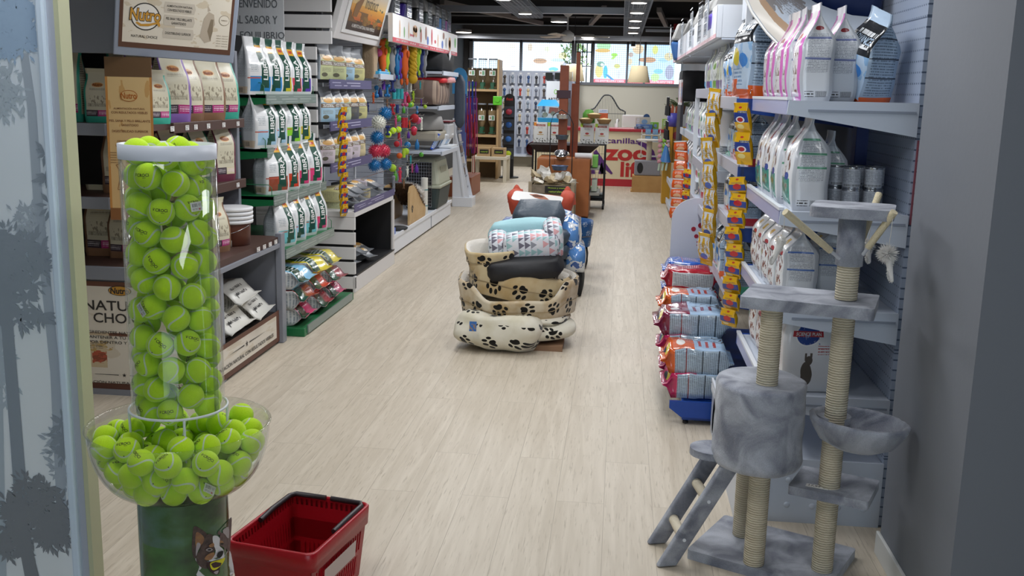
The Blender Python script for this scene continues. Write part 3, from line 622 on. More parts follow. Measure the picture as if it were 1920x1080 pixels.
g=MB() # broad folded rim
def rr(hx,hy,r,n=5):
    out=[]
    for cx_,cy_,a0 in((hx-r,hy-r,0),(-hx+r,hy-r,90),(-hx+r,-hy+r,180),(hx-r,-hy+r,270)):
        for k in range(n+1): a=radians(a0+90*k/n); out.append((cx_+r*cos(a),cy_+r*sin(a)))
    return out
levels=[(.139,.195,.238),(.140,.196,.247),(.147,.203,.247),(.150,.206,.243),(.147,.203,.185),(.145,.201,.185)]
loops=[[(x_,y_,z_) for x_,y_ in rr(hx,hy,.028)] for hx,hy,z_ in levels]; vs=[v for l in loops for v in l]; n=len(loops[0])
g.add(vs,[(j*n+i,j*n+(i+1)%n,(j+1)*n+(i+1)%n,(j+1)*n+i) for j in range(len(loops)-1) for i in range(n)],smooth=True)
g.build('rim',RB,t)
HB=mat('handle_black','#2a2024',.4)
for s in(-1,1):
    g=MB().tube([(s*.128,-.03,.243),(s*.131,.05,.2485),(s*.131,.165,.2485),(s*.118,.186,.2485),(s*.01,.188,.2485)] if s<2 else [],.009,8); 
    g.build('handle',HB,t,label='black folded handle')
MB().quad((.1385,-.12,.105),(.1385,.10,.105),(.1425,.10,.16),(.1425,-.12,.16)).build('side_label',mat('label_pale','#c9b7b3',.4),t)
# ------------------------------------------------------------------ cat tree
CT=Vector((.596,3.367,0)); ct=thing('cat_tree','grey plush cat tree with sisal posts, ladder and hanging nest beside the column','cat tree',loc=CT)
PL=plushmat('plush_grey','#747885','#b4b8c2',9)
def sisal():
    m,nt,p=newmat('sisal'); tc=N(nt,'ShaderNodeTexCoord'); wv=N(nt,'ShaderNodeTexWave'); wv.bands_direction='Z'; wv.inputs['Scale'].default_value=38; wv.inputs['Distortion'].default_value=1.5; wv.inputs['Detail Scale'].default_value=3
    L(nt,tc.outputs['Object'],wv.inputs['Vector']); L(nt,mixc(nt,wv.outputs[1],'#b8ac92','#ddd3bd'),p.inputs['Base Color']); p.inputs['Roughness'].default_value=.9
    b=N(nt,'ShaderNodeBump'); b.inputs['Strength'].default_value=.8; b.inputs['Distance'].default_value=.003; L(nt,wv.outputs[0],b.inputs['Height']); L(nt,b.outputs[0],p.inputs['Normal']); return m
SIS=sisal()
def lp(x,y,z=0): return Vector((x-CT.x,y-CT.y,z))
RZ=radians(-27)
def slab(c,hx,hy,z0,z1,rz,name='platform',rr_=.03,lab=None):
    pts=rr(hx,hy,rr_,5); M_=Matrix.Translation((c[0]-CT.x,c[1]-CT.y,0))@Matrix.Rotation(rz,4,'Z')
    o=MB().prism(pts,z0,z1,T=M_).build(name,PL,ct,bev=.011,label=lab)
    for md in o.modifiers: md.segments=4; md.angle_limit=radians(40)
    return o
slab((.596,3.367),.245,.18,0,.035,RZ,'base',.012)
P1=(.517,3.245); P2=(.742,3.232); P3=(.505,3.47)
def post(p,z0,z1,r=.0355,m=None,name='post',q=None,lab=None):
    q=q or p; n=int((z1-z0)/.005); prof=[]
    if m is None:
        prof=[(r-.0015+.0015*(i%2),z0+(z1-z0)*i/n) for i in range(n+1)]
        g=MB().lathe([(0,z0)]+prof+[(0,z1)],24,c=(p[0]-CT.x,p[1]-CT.y,0)); return g.build(name,SIS,ct,label=lab)
    return MB().lathe([(0,z0),(r,z0),(r,z1),(0,z1)],28,c=(p[0]-CT.x,p[1]-CT.y,0)).build(name,m,ct,label=lab)
post(P1,.035,.40); post(P2,.035,.30); post(P3,.035,.40); post(P2,.33,.53); post(P2,.55,.94); post(P1,.67,.93); post(P2,.97,1.08)
post(P2,1.08,1.235,.041,PL,'upper_post','',) if False else post(P2,1.08,1.235,.042,PL,'plush_post')
# middle shelf, long plank over both posts
slab((.640,3.275),.205,.128,.93,.968,radians(-17),'middle_platform',.012)
slab((.748,3.262),.125,.115,1.235,1.268,radians(-16),'top_platform',.035)
slab((.765,3.262),.128,.108,.305,.335,radians(-23),'low_platform',.01)
# price label on the low platform
MB().b2(-.036,.036,-.013,.013,0,.0012).text('17,99 €',lambda x,y:(x,y,.0016),0,0,w_=.055,m=1).build('price_label',[mat('label_white','#ece9e4',.5),INK],ct,loc=lp(.70,3.215,.336),rot=(0,0,radians(-20)))
# round house
HC=(.508,3.30); HR=.148
wobf=lambda t,j: 1+.012*sin(5*t+j)+.01*sin(9*t+1)
prof=[(0,.385),(HR*.85,.385),(HR*.97,.388),(HR*1.02,.405),(HR*1.01,.43)]+[(HR*(1.0+.006*sin(i*2.1)),.43+i*.024) for i in range(1,9)]+[(HR*1.0,.655),(HR*.97,.668),(HR*.9,.672),(0,.672)]
MB().lathe(prof,48,c=(HC[0]-CT.x,HC[1]-CT.y,0),wob=wobf,sy=1.18).build('cat_house',PL,ct)
# dark entrance facing the ladder
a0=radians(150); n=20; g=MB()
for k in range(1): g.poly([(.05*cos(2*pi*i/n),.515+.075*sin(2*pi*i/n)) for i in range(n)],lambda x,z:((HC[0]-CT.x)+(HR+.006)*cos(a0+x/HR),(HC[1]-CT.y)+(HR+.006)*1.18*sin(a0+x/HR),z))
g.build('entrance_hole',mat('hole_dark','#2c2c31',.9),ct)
# porch and ladder
pc=(.372,3.335)
pts=[(pc[0]-CT.x+.085*cos(a),pc[1]-CT.y+.075*sin(a)) for a in [2*pi*i/24 for i in range(24)]]
MB().prism(pts,.385,.41).build('porch',PL,ct,bev=.009)
def beam(a,b,w,d,name,m):
    a=Vector(a);b=Vector(b); D=(b-a); Ln=D.length; D.normalize(); side=Vector((.07,-.17,0)).normalized(); up=side.cross(D).normalized()
    if up.z<0: up=-up
    g=MB(); vs=[]
    # feet cut level with the floor, top cut under the porch
    k=D.xy.length/D.z; 
    for s in(-1,1):
        for (p,e) in((a,0),(b,0)):
            for u_ in(-1,1):
                q=p+side*s*d/2+up*u_*w/2
                q=q - D*((q.z-p.z)/D.z)
                vs.append(q-CT if False else Vector((q.x-CT.x,q.y-CT.y,q.z)))
    g.add(vs,[(0,1,3,2),(4,6,7,5),(0,4,5,1),(2,3,7,6),(0,2,6,4),(1,5,7,3)])
    return g.build(name,m,ct,bev=.006)
beam((.195,3.425,.002),(.385,3.395,.385),.062,.024,'ladder_rail',PL)
beam((.222,3.250,.002),(.415,3.235,.385),.062,.024,'ladder_rail',PL)
for f_ in(.28,.66):
    a=Vector((.195,3.425,.0)).lerp(Vector((.385,3.395,.385)),f_); b=Vector((.222,3.25,0)).lerp(Vector((.415,3.235,.385)),f_)
    g=MB().cyl(Vector((a.x-CT.x,a.y-CT.y,a.z)),Vector((b.x-CT.x,b.y-CT.y,b.z)),.0175,n=20); g.build('ladder_rung',mat('sisal_rung','#d6ccb6',.9,bump=(180,.4)),ct)
    d=(b-a).normalized(); q=b+d*.013
    MB().cyl(Vector((q.x-CT.x,q.y-CT.y,q.z)),Vector((q.x-CT.x,q.y-CT.y,q.z))+d*.003,.006,n=10).build('screw_cap',MW,ct)
# hanging nest
NC=Vector((.812,3.205,.56)); g=MB()
T=Matrix.Translation((NC.x-CT.x,NC.y-CT.y,NC.z))@Matrix.Rotation(radians(-12),4,'Z')@Matrix.Rotation(radians(3),4,'Y')
wob=lambda t,j:1+(.02*sin(24*t)+.015*sin(11*t))*(1 if j in(3,4,5,6,7) else .3)
g.lathe([(0,-.085),(.07,-.08),(.12,-.055),(.142,-.02),(.153,.0),(.156,.014),(.148,.024),(.138,.014),(.128,-.01),(.1,-.04),(.05,-.058),(0,-.062)],72,T=T,sy=.80,wob=wob)
g.build('hanging_nest',PL,ct)
MB().prism([(P2[0]-CT.x+.055*cos(a),P2[1]-CT.y+.02+.05*sin(a)) for a in [2*pi*i/20 for i in range(20)]],.553,.575).build('nest_support',PL,ct,bev=.006)
# three sprung arms with feather toys
FUR=mat('fur_white','#e9e6e2',.95,sheen=.4)
def arm(a,b):
    a=Vector(a);b=Vector(b); o=Vector((CT.x,CT.y,0)); m_=a.lerp(b,.17)
    r=MB().cyl(m_-o,b-o,.0105,.0115,n=16).build('toy_arm',mat('sisal_arm','#dccfae',.85,bump=(260,.5)),ct)
    MB().cyl(a-o,m_-o,.006,.006,n=12).build('arm_rod',mat('rod_plastic','#c3c5cc',.4),r)
    return r
def furtoy(tip,drop,L1,par,name='feather_toy',n=420,r=.03,tail=None,seed=1):
    rn=random.Random(seed); tip=Vector(tip)-Vector((CT.x,CT.y,0)); g=MB(); c=tip+Vector((drop[0],drop[1],-L1))
    MB().tube([tip,tip.lerp(c,.5)+Vector((.002,0,0)),c],.0011,5).build('toy_string',mat('string','#d8d4cc',.8),par)
    def hair(p,d,l,w=.0022):
        s=d.orthogonal().normalized()*w; g.add([p-s,p+s,p+d*l],[(0,1,2)]); g.add([p-d.cross(s.normalized())*w,p+d.cross(s.normalized())*w,p+d*l],[(0,1,2)])
    for i in range(n):
        d=Vector((rn.gauss(0,1),rn.gauss(0,1),rn.gauss(-.2,1))).normalized(); hair(c+d*.006,d,rn.uniform(.55,1)*r)
    if tail:
        for i in range(500):
            t=rn.uniform(0,1); p=c+Vector(tail)*t+Vector((.006*sin(t*6),0,0)); d=Vector((rn.gauss(0,1),rn.gauss(0,1),rn.gauss(-.9,.5))).normalized(); hair(p,d,.014*(1-.35*t))
        g.tube([c,c+Vector(tail)*.5,c+Vector(tail)],[.012,.009,.005],8)
    g.sphere(c,.012,10,8); g.build(name,FUR,par)
ay=3.232
A1=arm((.705,3.20,1.105),aty(1472,397,3.10)); furtoy(aty(1472,399,3.10),(-.006,0),.085,A1,'mouse_toy',160,.02,(-.022,0,-.072),3)
A2=arm((.775,3.20,1.12),aty(1677,397,3.12)); furtoy(aty(1675,399,3.12),(-.006,0),.125,A2,'feather_toy',520,.034,(.022,0,-.085),4)
A3=arm((.775,3.27,1.12),aty(1648,364,3.42)); furtoy(aty(1640,372,3.42),(-.01,0),.155,A3,'feather_toy',200,.028,(.012,0,-.06),5)
# ------------------------------------------------------------------ bags
def smooth(a,b,x): t=max(0,min(1,(x-a)/(b-a))); return t*t*(3-2*t)
class BagShape:
    def __init__(s,w,h,d,top=.62,both=False,crimp=.06,seed=0,crum=.006,belly=.10,fold=0,pinch=.0):
        s.__dict__.update(w=w,h=h,d=d,top=top,both=both,crimp=crimp,seed=seed,crum=crum,belly=belly,fold=fold,pinch=pinch)
    def dep(s,t):
        k=1-smooth(s.top,1-s.crimp,t)
        if s.both: k*=smooth(0 if 0 else s.crimp,1-s.top,t)
        else: k*=.86+.14*smooth(0,.12,t)
        return max(s.d*k,.004)
    def wid(s,t):
        q=s.w*(1-.10*smooth(.5,.82,t)*(1-smooth(.85,1,t))-s.pinch*smooth(s.top,.95,t))
        return q*(.965+.035*smooth(0,.08,t))
    def pt(s,side,a,t,off=0):
        # side: 0 front, 1 right, 2 back, 3 left ; a in 0..1
        W=s.wid(t); D=s.dep(t); bl=s.belly*D*(sin(pi*min(t/.8,1))**.7 if t<.8 else 0)
        if side==0: x=-W/2+W*a; y=-D/2-bl*sin(pi*a)
        elif side==1: x=W/2; y=-D/2+D*a; x-=(.32*D*sin(pi*a))*smooth(s.top-.1,.9,t)
        elif side==2: x=W/2-W*a; y=D/2+bl*sin(pi*a)
        else: x=-W/2; y=D/2-D*a; x+=(.32*D*sin(pi*a))*smooth(s.top-.1,.9,t)
        z=s.h*t
        n=noise.noise_vector(Vector((x*9+s.seed*7,y*9,z*9)))*s.crum + noise.noise_vector(Vector((x*30,y*30+s.seed,z*30)))*s.crum*.35
        k=smooth(0,.1,t)
        x+=n.x*k*.7; y+=n.y*1.3*k; z+=n.z*.3*k
        if s.fold: y+=s.fold*max(0,(t-.78)/.22)**1.5*s.h*.2
        o={0:(0,-off),1:(off,0),2:(0,off),3:(-off,0)}[side]
        return Vector((x+o[0],y+o[1],z))
    def mesh(s,g,m=0,nt=16):
        ns=[8,4,8,4]; per=[(sd,i/ns[sd]) for sd in range(4) for i in range(ns[sd])]; n=len(per)
        offs=[0,1,1.5,2.5]; lens=[1,.5,1,.5]
        vs=[s.pt(sd,a,t) for t in [j/nt for j in range(nt+1)] for sd,a in per]
        fs=[];uvs=[]
        for j in range(nt):
            for i,(sd,a) in enumerate(per):
                i2=(i+1)%n; a2=a+1/ns[sd]; u0=offs[sd]+a*lens[sd]; u1=offs[sd]+a2*lens[sd]
                fs.append((j*n+i,j*n+i2,(j+1)*n+i2,(j+1)*n+i)); uvs.append([(u0,j/nt),(u1,j/nt),(u1,(j+1)/nt),(u0,(j+1)/nt)])
        g.add(vs,fs,m,uvs,True); g.add(vs[:n],[tuple(range(n))[::-1]],m,[[(.5,.01)]*n]); g.add(vs[-n:],[tuple(range(n))],m,[[(.5,.99)]*n])
        return g
    def front(s,off=.0016): return lambda a,t: s.pt(0,a,t,off)
def bag(w,h,d,artm,texts=(),txtm=None,name='food_bag',label=None,cat='bag',**k):
    """texts: (string, cu, cv, width_u or None, height_v, r90, mi)"""
    sh=BagShape(w,h,d,**k); g=sh.mesh(MB()); f=sh.front()
    for (s_,cu,cv,wu,hv,r90,mi) in texts:
        if r90: g.text(s_,lambda x,y,cu=cu,cv=cv:f(cu-(y)*1.0,cv+x),0,0,w_=wu,h=hv,m=mi,off=.02)
        else: g.text(s_,f,cu,cv,w_=wu,h=hv,m=mi,off=.015)
    mats=[artm]+list(txtm or [INK,WHT])
    o=g.build(name,mats); return prop(o,label,cat)
class Pool: # hand out the prototype first, then copies
    def __init__(s,protos): s.p=protos; s.u=[False]*len(protos)
    def put(s,i,loc,rot,label,group,name=None,scale=None):
        if not s.u[i]:
            o=s.p[i]; s.u[i]=True; o.location=loc; o.rotation_euler=rot; o['label']=label
            if group: o['group']=group
            if scale: o.scale=(scale,)*3 if not isinstance(scale,(tuple,list)) else scale
        else: o=clone(s.p[i],loc,rot=rot,label=label,group=group,scale=scale)
        return o
    def done(s):
        for i,u in enumerate(s.u):
            if not u:
                for c in list(s.p[i].children): bpy.data.objects.remove(c)
                bpy.data.objects.remove(s.p[i])
STAND=lambda rz,tilt=0:(radians(tilt),0,rz)
FACE_R=radians(90)   # front (-y) turned to +x : for goods in the left shelves
FACE_L=radians(-90)  # front turned to -x : for goods in the right shelves
ORD=['nearest','second','third','fourth','fifth','sixth','seventh','eighth','ninth','tenth']
# ------------------------------------------------------------------ corner unit (brown shelves) on the left
BRN=mat('shelf_brown','#4e3730',.45); DRK=mat('unit_dark','#2c2728',.7); SGR=mat('unit_grey','#858993',.35)
def wood_poster(name,extra=()):
    return art(name,'#dcd5c8',[('n',0,0,1,1,'#d2c8b6',4,.55)]+list(extra),.5)
YA=4.75
u1=thing('corner_shelf_unit','brown and grey corner shelf unit of dog food behind the ball tube','shelf unit',loc=(0,0,0))
MB().b2(-3.25,-2.72,5.33,5.36,0,2.4).b2(-2.78,-2.75,5.36,6.0,0,2.4).build('back_panel',DRK,u1)
MB().b2(-2.78,-2.1,5.98,6.02,0,.66).b2(-2.78,-2.33,5.98,6.02,.66,1.8).b2(-3.27,-3.25,YA,5.36,0,2.4).build('side_panel',SGR,u1,bev=.003)
MB().b2(-2.10,-2.06,5.96,6.03,0,.70).build('corner_post',SGR,u1,bev=.004)
g=MB().prism([(-3.25,YA+.0),(-2.08,YA+.0),(-2.08,6.0),(-2.75,6.0),(-2.75,5.33),(-3.25,5.33)],.64,.678,0); g.build('counter_top',BRN,u1,bev=.003)
MB().b2(-3.25,-2.075,YA-.008,YA+.012,.612,.68).b2(-2.09,-2.068,YA,6.0,.612,.64).build('counter_edge',SGR,u1,bev=.003)
EDG=[]
for z,nm in((1.395,'shelf'),(1.03,'shelf')):
    MB().b2(-3.25,-2.30,YA+.01,5.33,z-.03,z).b2(-2.75,-2.30,5.33,5.97,z-.03,z).build(nm,BRN,u1)
    MB().b2(-3.25,-2.52,YA-.01,YA+.012,z-.058,z+.002).build('shelf_edge',SGR,u1,bev=.003)
    be=MB().b2(-2.31,-2.285,YA+.25,5.99,z-.05,z+.004).build('shelf_edge',BRN,u1,bev=.003,label='brown shelf edge'); EDG.append(be)
# price tags on the brown edges
tagm=art('price_tag','#e9e7e4',[('s',.1,.55,.9,.9,'#555555',2),('b',.1,.1,.6,.4,'#333333',18)],.4)
def tags(par,pts,nrm='x',w=.045,h=.026,d=.002):
    for p in pts:
        g=MB()
        if nrm=='x': g.quad((p[0]+d,p[1]-w/2,p[2]-h/2),(p[0]+d,p[1]+w/2,p[2]-h/2),(p[0]+d,p[1]+w/2,p[2]+h/2),(p[0]+d,p[1]-w/2,p[2]+h/2))
        else: g.quad((p[0]-w/2,p[1]-d,p[2]-h/2),(p[0]+w/2,p[1]-d,p[2]-h/2),(p[0]+w/2,p[1]-d,p[2]+h/2),(p[0]-w/2,p[1]-d,p[2]+h/2))
        g.build('price_tag',tagm,par)
tags(EDG[0],[(-2.285,y,1.37) for y in(4.98,5.16,5.27,5.44,5.66,5.88)]); tags(EDG[1],[(-2.285,5.85,1.005)]); tags(u1,[(-2.068,y,.66) for y in(5.58,5.68,5.78,5.88)],w=.05)
# low printed front facing the camera
g=MB().quad((-3.25,YA+.012,.03),(-2.09,YA+.012,.03),(-2.09,YA+.012,.60),(-3.25,YA+.012,.60),0)
fa=lambda x,z:(x,YA+.010,z)
poster=wood_poster('natural_choice_print',[('r',0,.955,1,1,'#6b4434'),('r',0,0,1,.055,'#5a3528'),('r',.0,.5,1,.53,'#cbb79a'),('n',0,.5,1,.53,'#6b4434',9,.5),('r',.44,.2,.57,.44,'#c9b797'),('e',.40,.3,.05,.09,'#5d4138'),('e',.535,.30,.035,.05,'#8d4a35'),('n',.5,.24,.57,.36,'#b0543c',30,.5),('s',.49,.38,.56,.42,'#6b5b4a',2),('n',.45,.35,.6,.45,'#b89b62',40,.56)])
GOLD=mat('logo_gold','#c99439',.45); DKB=mat('print_dark','#33302e',.55)
g.text('NATURAL',fa,-2.50,.475,w_=.40,h=.052,m=1,off=.012).text('CHOICE',fa,-2.50,.41,w_=.30,h=.052,m=1,off=.012)
def nutro_logo(g,f,cx,cz,s,gold,dark,white=None):
    if white is not None: g.disc(f,cx,cz,.62*s,.62*s,dark,28); g.disc(lambda x,z:f(x,z) ,cx,cz,.57*s,.57*s,white,28)
g.disc(fa,-2.50,.555,.062,.026,1,20)
fb=lambda x,z:(x,YA+.0085,z); g.disc(fb,-2.50,.555,.058,.023,2,20)
fc=lambda x,z:(x,YA+.007,z); g.text('Nutro',fc,-2.50,.555,w_=.10,h=.032,m=1,off=.03,ital=.1)
for i,(s_,w_) in enumerate((('INGREDIENTES NATURALES PARA',.42),('MANTENER A TU PERRO SANO',.40),('POR DENTRO Y POR FUERA',.37))): g.text(s_,fa,-2.50,.333-.026*i,w_=w_,h=.015,m=1,off=.01)
g.text('ALIMENTACIÓN NATURAL CON RESULTADOS VISIBLES',fa,-2.45,.068,w_=.72,h=.016,m=1)
def star(g,f,cx,cz,r,m):
    g.poly([(cx+(r if k%2==0 else r*.42)*sin(k*pi/5),cz+(r if k%2==0 else r*.42)*cos(k*pi/5)) for k in range(10)],f,m)
star(g,fa,-2.50,.108,.012,1); g.poly([(-2.66,.107),(-2.53,.106),(-2.53,.110),(-2.66,.109)],fa,1); g.poly([(-2.34,.107),(-2.47,.106),(-2.47,.110),(-2.34,.109)],fa,1)
g.build('printed_front',[poster,DKB,GOLD],u1)
MB().b2(-3.25,-2.09,YA+.02,YA+.05,.0,.61).b2(-2.12,-2.09,YA+.02,5.1,.0,.61).b2(-3.25,-2.08,YA+.005,YA+.02,0,.03).build('front_board',SGR,u1)
# right-hand run: open bay with sacks, low kick board
MB().b2(-2.75,-2.1,5.10,5.96,.17,.20).build('low_shelf',DRK,u1)
MB().b2(-2.75,-2.12,5.08,5.10,.0,.61).build('inner_panel',DRK,u1)
kb=MB().quad((-2.085,YA+.05,.015),(-2.085,5.96,.015),(-2.085,5.96,.215),(-2.085,YA+.05,.215),0)
fk=lambda y,z:(-2.083,y,z)
kb.text('ALIMENTACIÓN NATURAL CON RESULTADOS VISIBLES',fk,5.37,.085,w_=.95,h=.028,m=1); star(kb,fk,5.40,.138,.02,1)
kb.poly([(5.12,.137),(5.36,.134),(5.36,.141)],fk,1).poly([(5.72,.137),(5.44,.134),(5.44,.141)],fk,1)
kb.build('kick_board_print',[wood_poster('kick_print',[('r',0,0,1,.16,'#5a3528'),('r',0,.86,1,1,'#6b4434'),('r',.955,0,1,1,'#6b4434')]),DKB],u1)
# header boxes
MB().b2(-3.25,-2.42,YA-.02,YA+.02,1.735,2.35).b2(-2.44,-2.42,YA,6.0,1.735,2.35).build('header_panel',SGR,u1,bev=.003)
hs=thing('header_sign','tilted grey framed header sign with a large gold dog food logo','sign',loc=(-2.44,4.70,1.735),rot=(0,radians(2.5),radians(35)))
# local: x along the aisle, z up the face, tilted outwards
TT=Matrix.Rotation(radians(19),4,'X')@Matrix.Scale(.43,4)
g=MB().b2(0,1.33,-.05,.0,.0,1.0,T=TT); g.build('sign_box',mat('sign_grey','#8f98a8',.35),hs,bev=.005)
fs_=lambda x,z:TT@Vector((x,-.053,z)); f2=lambda x,z:TT@Vector((x,-.0545,z)); f3=lambda x,z:TT@Vector((x,-.056,z)); f4=lambda x,z:TT@Vector((x,-.0575,z))
g=MB().quad(fs_(.05,.10),fs_(1.28,.10),fs_(1.28,.95),fs_(.05,.95),0)
g.disc(f2,.32,.46,.155,.155,1,32).disc(f3,.32,.46,.142,.142,2,32)
g.text('Nutro',f4,.318,.48,w_=.34,h=.15,m=1,off=.055,ital=.08)
f5=lambda x,z:TT@Vector((x,-.059,z)); g.text('Nutro',f5,.318,.48,w_=.325,h=.135,m=3,off=.022,ital=.08)
g.poly([(x*1.25-.055,z*1.25+.045) for x,z in [(.22,.27),(.26,.245),(.33,.25),(.40,.275),(.42,.25),(.405,.225),(.43,.265),(.42,.30),(.34,.275),(.27,.265),(.23,.285)]],f5,3)
g.text('NATURAL CHOICE',f2,.32,.235,w_=.28,h=.03,m=1)
for i,(a,b) in enumerate((('ALIMENTACIÓN NATURAL','CON RESULTADOS VISIBLES'),('PIEL SANA Y PELO BRILLANTE','GARANTIZADO'),('DIGESTIBILIDAD SUPERIOR',None))):
    z=.59-.145*i; g.poly([(.52,z-.06),(.84,z-.06),(.855,z),(.84,z+.06),(.52,z+.06),(.51,z)],f2,4)
    g.text(a,f3,.68,z+(.02 if b else 0),w_=.28,h=.028,m=1)
    if b: g.text(b,f3,.68,z-.028,w_=.26 if i==0 else .16,h=.028,m=1)
# pale sketch of a dog and a round stamp
for pts in ([(.92,.15),(.95,.30),(1.0,.36),(1.06,.34),(1.08,.26),(1.04,.2),(1.05,.12),(.98,.10)],[(.99,.36),(.985,.41),(1.02,.37)]): g.poly([(x,z*1.4+.08) for x,z in pts],f2,5)
g.poly([(x,z*1.4+.08) for x,z in [(1.0,.2),(1.03,.3),(1.06,.3),(1.06,.2),(1.04,.12)]],f3,6)
g.disc(f2,1.18,.50,.06,.06,6,24).disc(f3,1.18,.50,.055,.055,0,24).text('PREMIADO',f4,1.18,.50,w_=.07,h=.014,m=6)
for k in range(5): g.text('sabor natural',f3,1.17,.32-.03*k,w_=.13,h=.011,m=6)
g.build('sign_print',[art('sign_old_paper','#ded6c6',[('n',0,0,1,1,'#cfc2ab',5,.58),('r',0,0,1,.07,'#5d3f31'),('r',0,.93,1,1,'#5d3f31'),('r',0,0,.03,1,'#5d3f31'),('r',.975,0,1,1,'#5d3f31')],.35),DKB,mat('logo_white','#e6e2da',.4),GOLD,mat('tab_paper','#c8bfb0',.5),mat('sketch','#b7aa98',.5),mat('sketch_dark','#857763',.5)],hs)
# hanging orange poster at the corner
pt=thing('hanging_poster','orange parchment poster with small dog drawing hanging at the shelf corner','poster',loc=(-2.375,4.70,.93),rot=(radians(-2),0,radians(8)))
g=MB().b2(-.112,.112,0,.004,.0,.79,0).quad((-.112,-.001,0),(.112,-.001,0),(.112,-.001,.79),(-.112,-.001,.79),1)
fp=lambda x,z:(x,-.0025,z)
g.disc(fp,0,.605,.042,.028,2,20); fq=lambda x,z:(x,-.0035,z); g.disc(fq,0,.605,.039,.025,1,20); fr_=lambda x,z:(x,-.0045,z); g.text('Nutro',fr_,0,.606,w_=.075,h=.03,m=2,off=.02)
for z,s_ in((.545,'ALIMENTACIÓN NATURAL'),(.525,'CON RESULTADOS VISIBLES'),(.485,'PIEL SANA Y PELO BRILLANTE'),(.465,'GARANTIZADO'),(.435,'DIGESTIBILIDAD SUPERIOR'),(.385,'CONCEPTO NUTRO DE'),(.365,'UN ALIMENTO NATURAL')): g.text(s_,fp,0,z,w_=.0095*len(s_)*.8,h=.011,m=3)
for cx in(-.075,0,.075):
    for k in range(5): g.text('mmmmm mmm',fp,cx,.33-.012*k,w_=.05,h=.005,m=3)
dogp=[(-.07,.15),(-.06,.2),(-.055,.24),(-.075,.27),(-.06,.275),(-.05,.30),(-.042,.275),(-.03,.255),(-.01,.235),(.04,.225),(.07,.2),(.08,.15),(.07,.15),(.06,.19),(.0,.2),(-.03,.19),(-.035,.15)]
for i in range(len(dogp)):
    a,b=Vector(dogp[i]),Vector(dogp[(i+1)%len(dogp)]); n_=Vector((-(b-a).y,(b-a).x)).normalized()*.0012; g.poly([a-n_,b-n_,b+n_,a+n_],fp,3)
g.build('poster_sheet',[mat('poster_wood','#7a4a26',.5),art('parchment','#dcb77c',[('g',0,0,1,1,'#d8b178','#e0c189'),('r',0,.0,1,.075,'#8a5a30'),('r',0,.88,1,1,'#6d5236'),('r',0,.075,.05,.88,'#c78a45'),('r',.95,.075,1,.88,'#c78a45'),('n',.03,.08,.97,.86,'#cfa264',4,.6)],.5),mat('poster_orange','#b5651f',.5),mat('poster_ink','#7a4a2a',.5)],pt)
# bags on the unit
TEAL='#3fae98'; PURP='#8d6bb5'; BRNB='#8d6a50'; MAR='#6e2f45'
def nutro_art(nm,edge,low='#b3367a'):
    return art(nm,'#d6d0b8',[('s',.12,.30,.85,.36,'#77705e',4),('n',.2,.30,.85,.5,'#9b927d',14,.56),('e',.5,.70,.25,.05,'#e3c9a0'),('e',.5,.70,.21,.038,'#c98a4b'),('s',.2,.60,.8,.64,'#7d7462',2),
      ('r',0,.12,.98,.235,'#43343f'),('r',.5,.12,.98,.235,low),('s',.08,.15,.45,.21,'#cfc7c9',2),('s',.55,.15,.92,.21,'#f0d9e6',2),
      ('r',0,0,1,.12,edge),('r',0,0,.07,.9,edge),('r',.92,.0,1,.9,edge),('r',.0,.93,1,1,'#cfc8ae'),
      ('r',1,0,1.5,1,edge),('r',1.03,.1,1.47,.86,'#cbc5ad'),('s',1.08,.15,1.42,.8,'#8b8674',22),('r',2.5,0,3,1,edge),('r',2.53,.1,2.97,.86,'#cfc9b2'),('s',2.58,.15,2.92,.8,'#8b8674',22),('r',1.5,0,2.5,1,'#cbc5ad'),('s',1.6,.1,2.4,.85,'#8b8674',30)],.35,bump=(14,.15))
nt_txt=[('Nutro',.5,.70,.36,.05,False,1)]
MARM=mat('logo_maroon','#7a2f22',.5)
NB=Pool([bag(.19,.40,.10,nutro_art('nb_purple',PURP),nt_txt,[MARM],top=.5,seed=1),
 bag(.19,.38,.10,nutro_art('nb_brown',BRNB),nt_txt,[MARM],top=.5,seed=2),
 bag(.18,.37,.10,nutro_art('nb_teal',TEAL),nt_txt,[MARM],top=.5,seed=3),
 bag(.13,.27,.07,nutro_art('nb_teal',TEAL),nt_txt,[MARM],top=.55,seed=4),
 bag(.17,.36,.09,nutro_art('nb_maroon',MAR,'#d8cfae'),nt_txt,[MARM],top=.6,seed=5),
 bag(.17,.36,.09,nutro_art('nb_green','#1d6b4b','#e0d8c0'),nt_txt,[MARM],top=.6,seed=6)])
z=1.395; G='dog food bags on the brown shelves'
for i,(k,x,y,a,lb) in enumerate((
 (3,-2.345,4.93,62,'small teal edged dog food bag beside the orange poster'),(0,-2.37,5.16,66,'tall purple edged dog food bag on the upper brown shelf'),(1,-2.38,5.36,72,'dog food bag with brown side behind the purple bag'),
 (1,-2.36,5.60,60,'dog food bag with brown side, second from the right end'),(2,-2.36,5.83,64,'teal edged dog food bag at the end of the upper brown shelf'),
 (0,-2.52,5.10,70,'purple edged bag standing in the back row'),(1,-2.55,5.50,70,'brown edged bag standing in the back row'))):
    NB.put(k,(x,y,z),STAND(radians(a)),lb,G)
for i,(k,x,y,a,lb) in enumerate(((2,-2.83,4.95,6,'large teal edged bag at the left of the corner shelf'),(3,-2.64,4.93,10,'small teal edged bag left of the orange poster'),(2,-2.60,5.12,8,'teal edged bag in the shade behind the small bag'),(3,-2.95,4.90,12,'small teal bag cut by the cream jamb'))):
    NB.put(k,(x,y,z),STAND(radians(a)),lb,G,scale=1.0 if k==3 else 1.05)
z=1.03
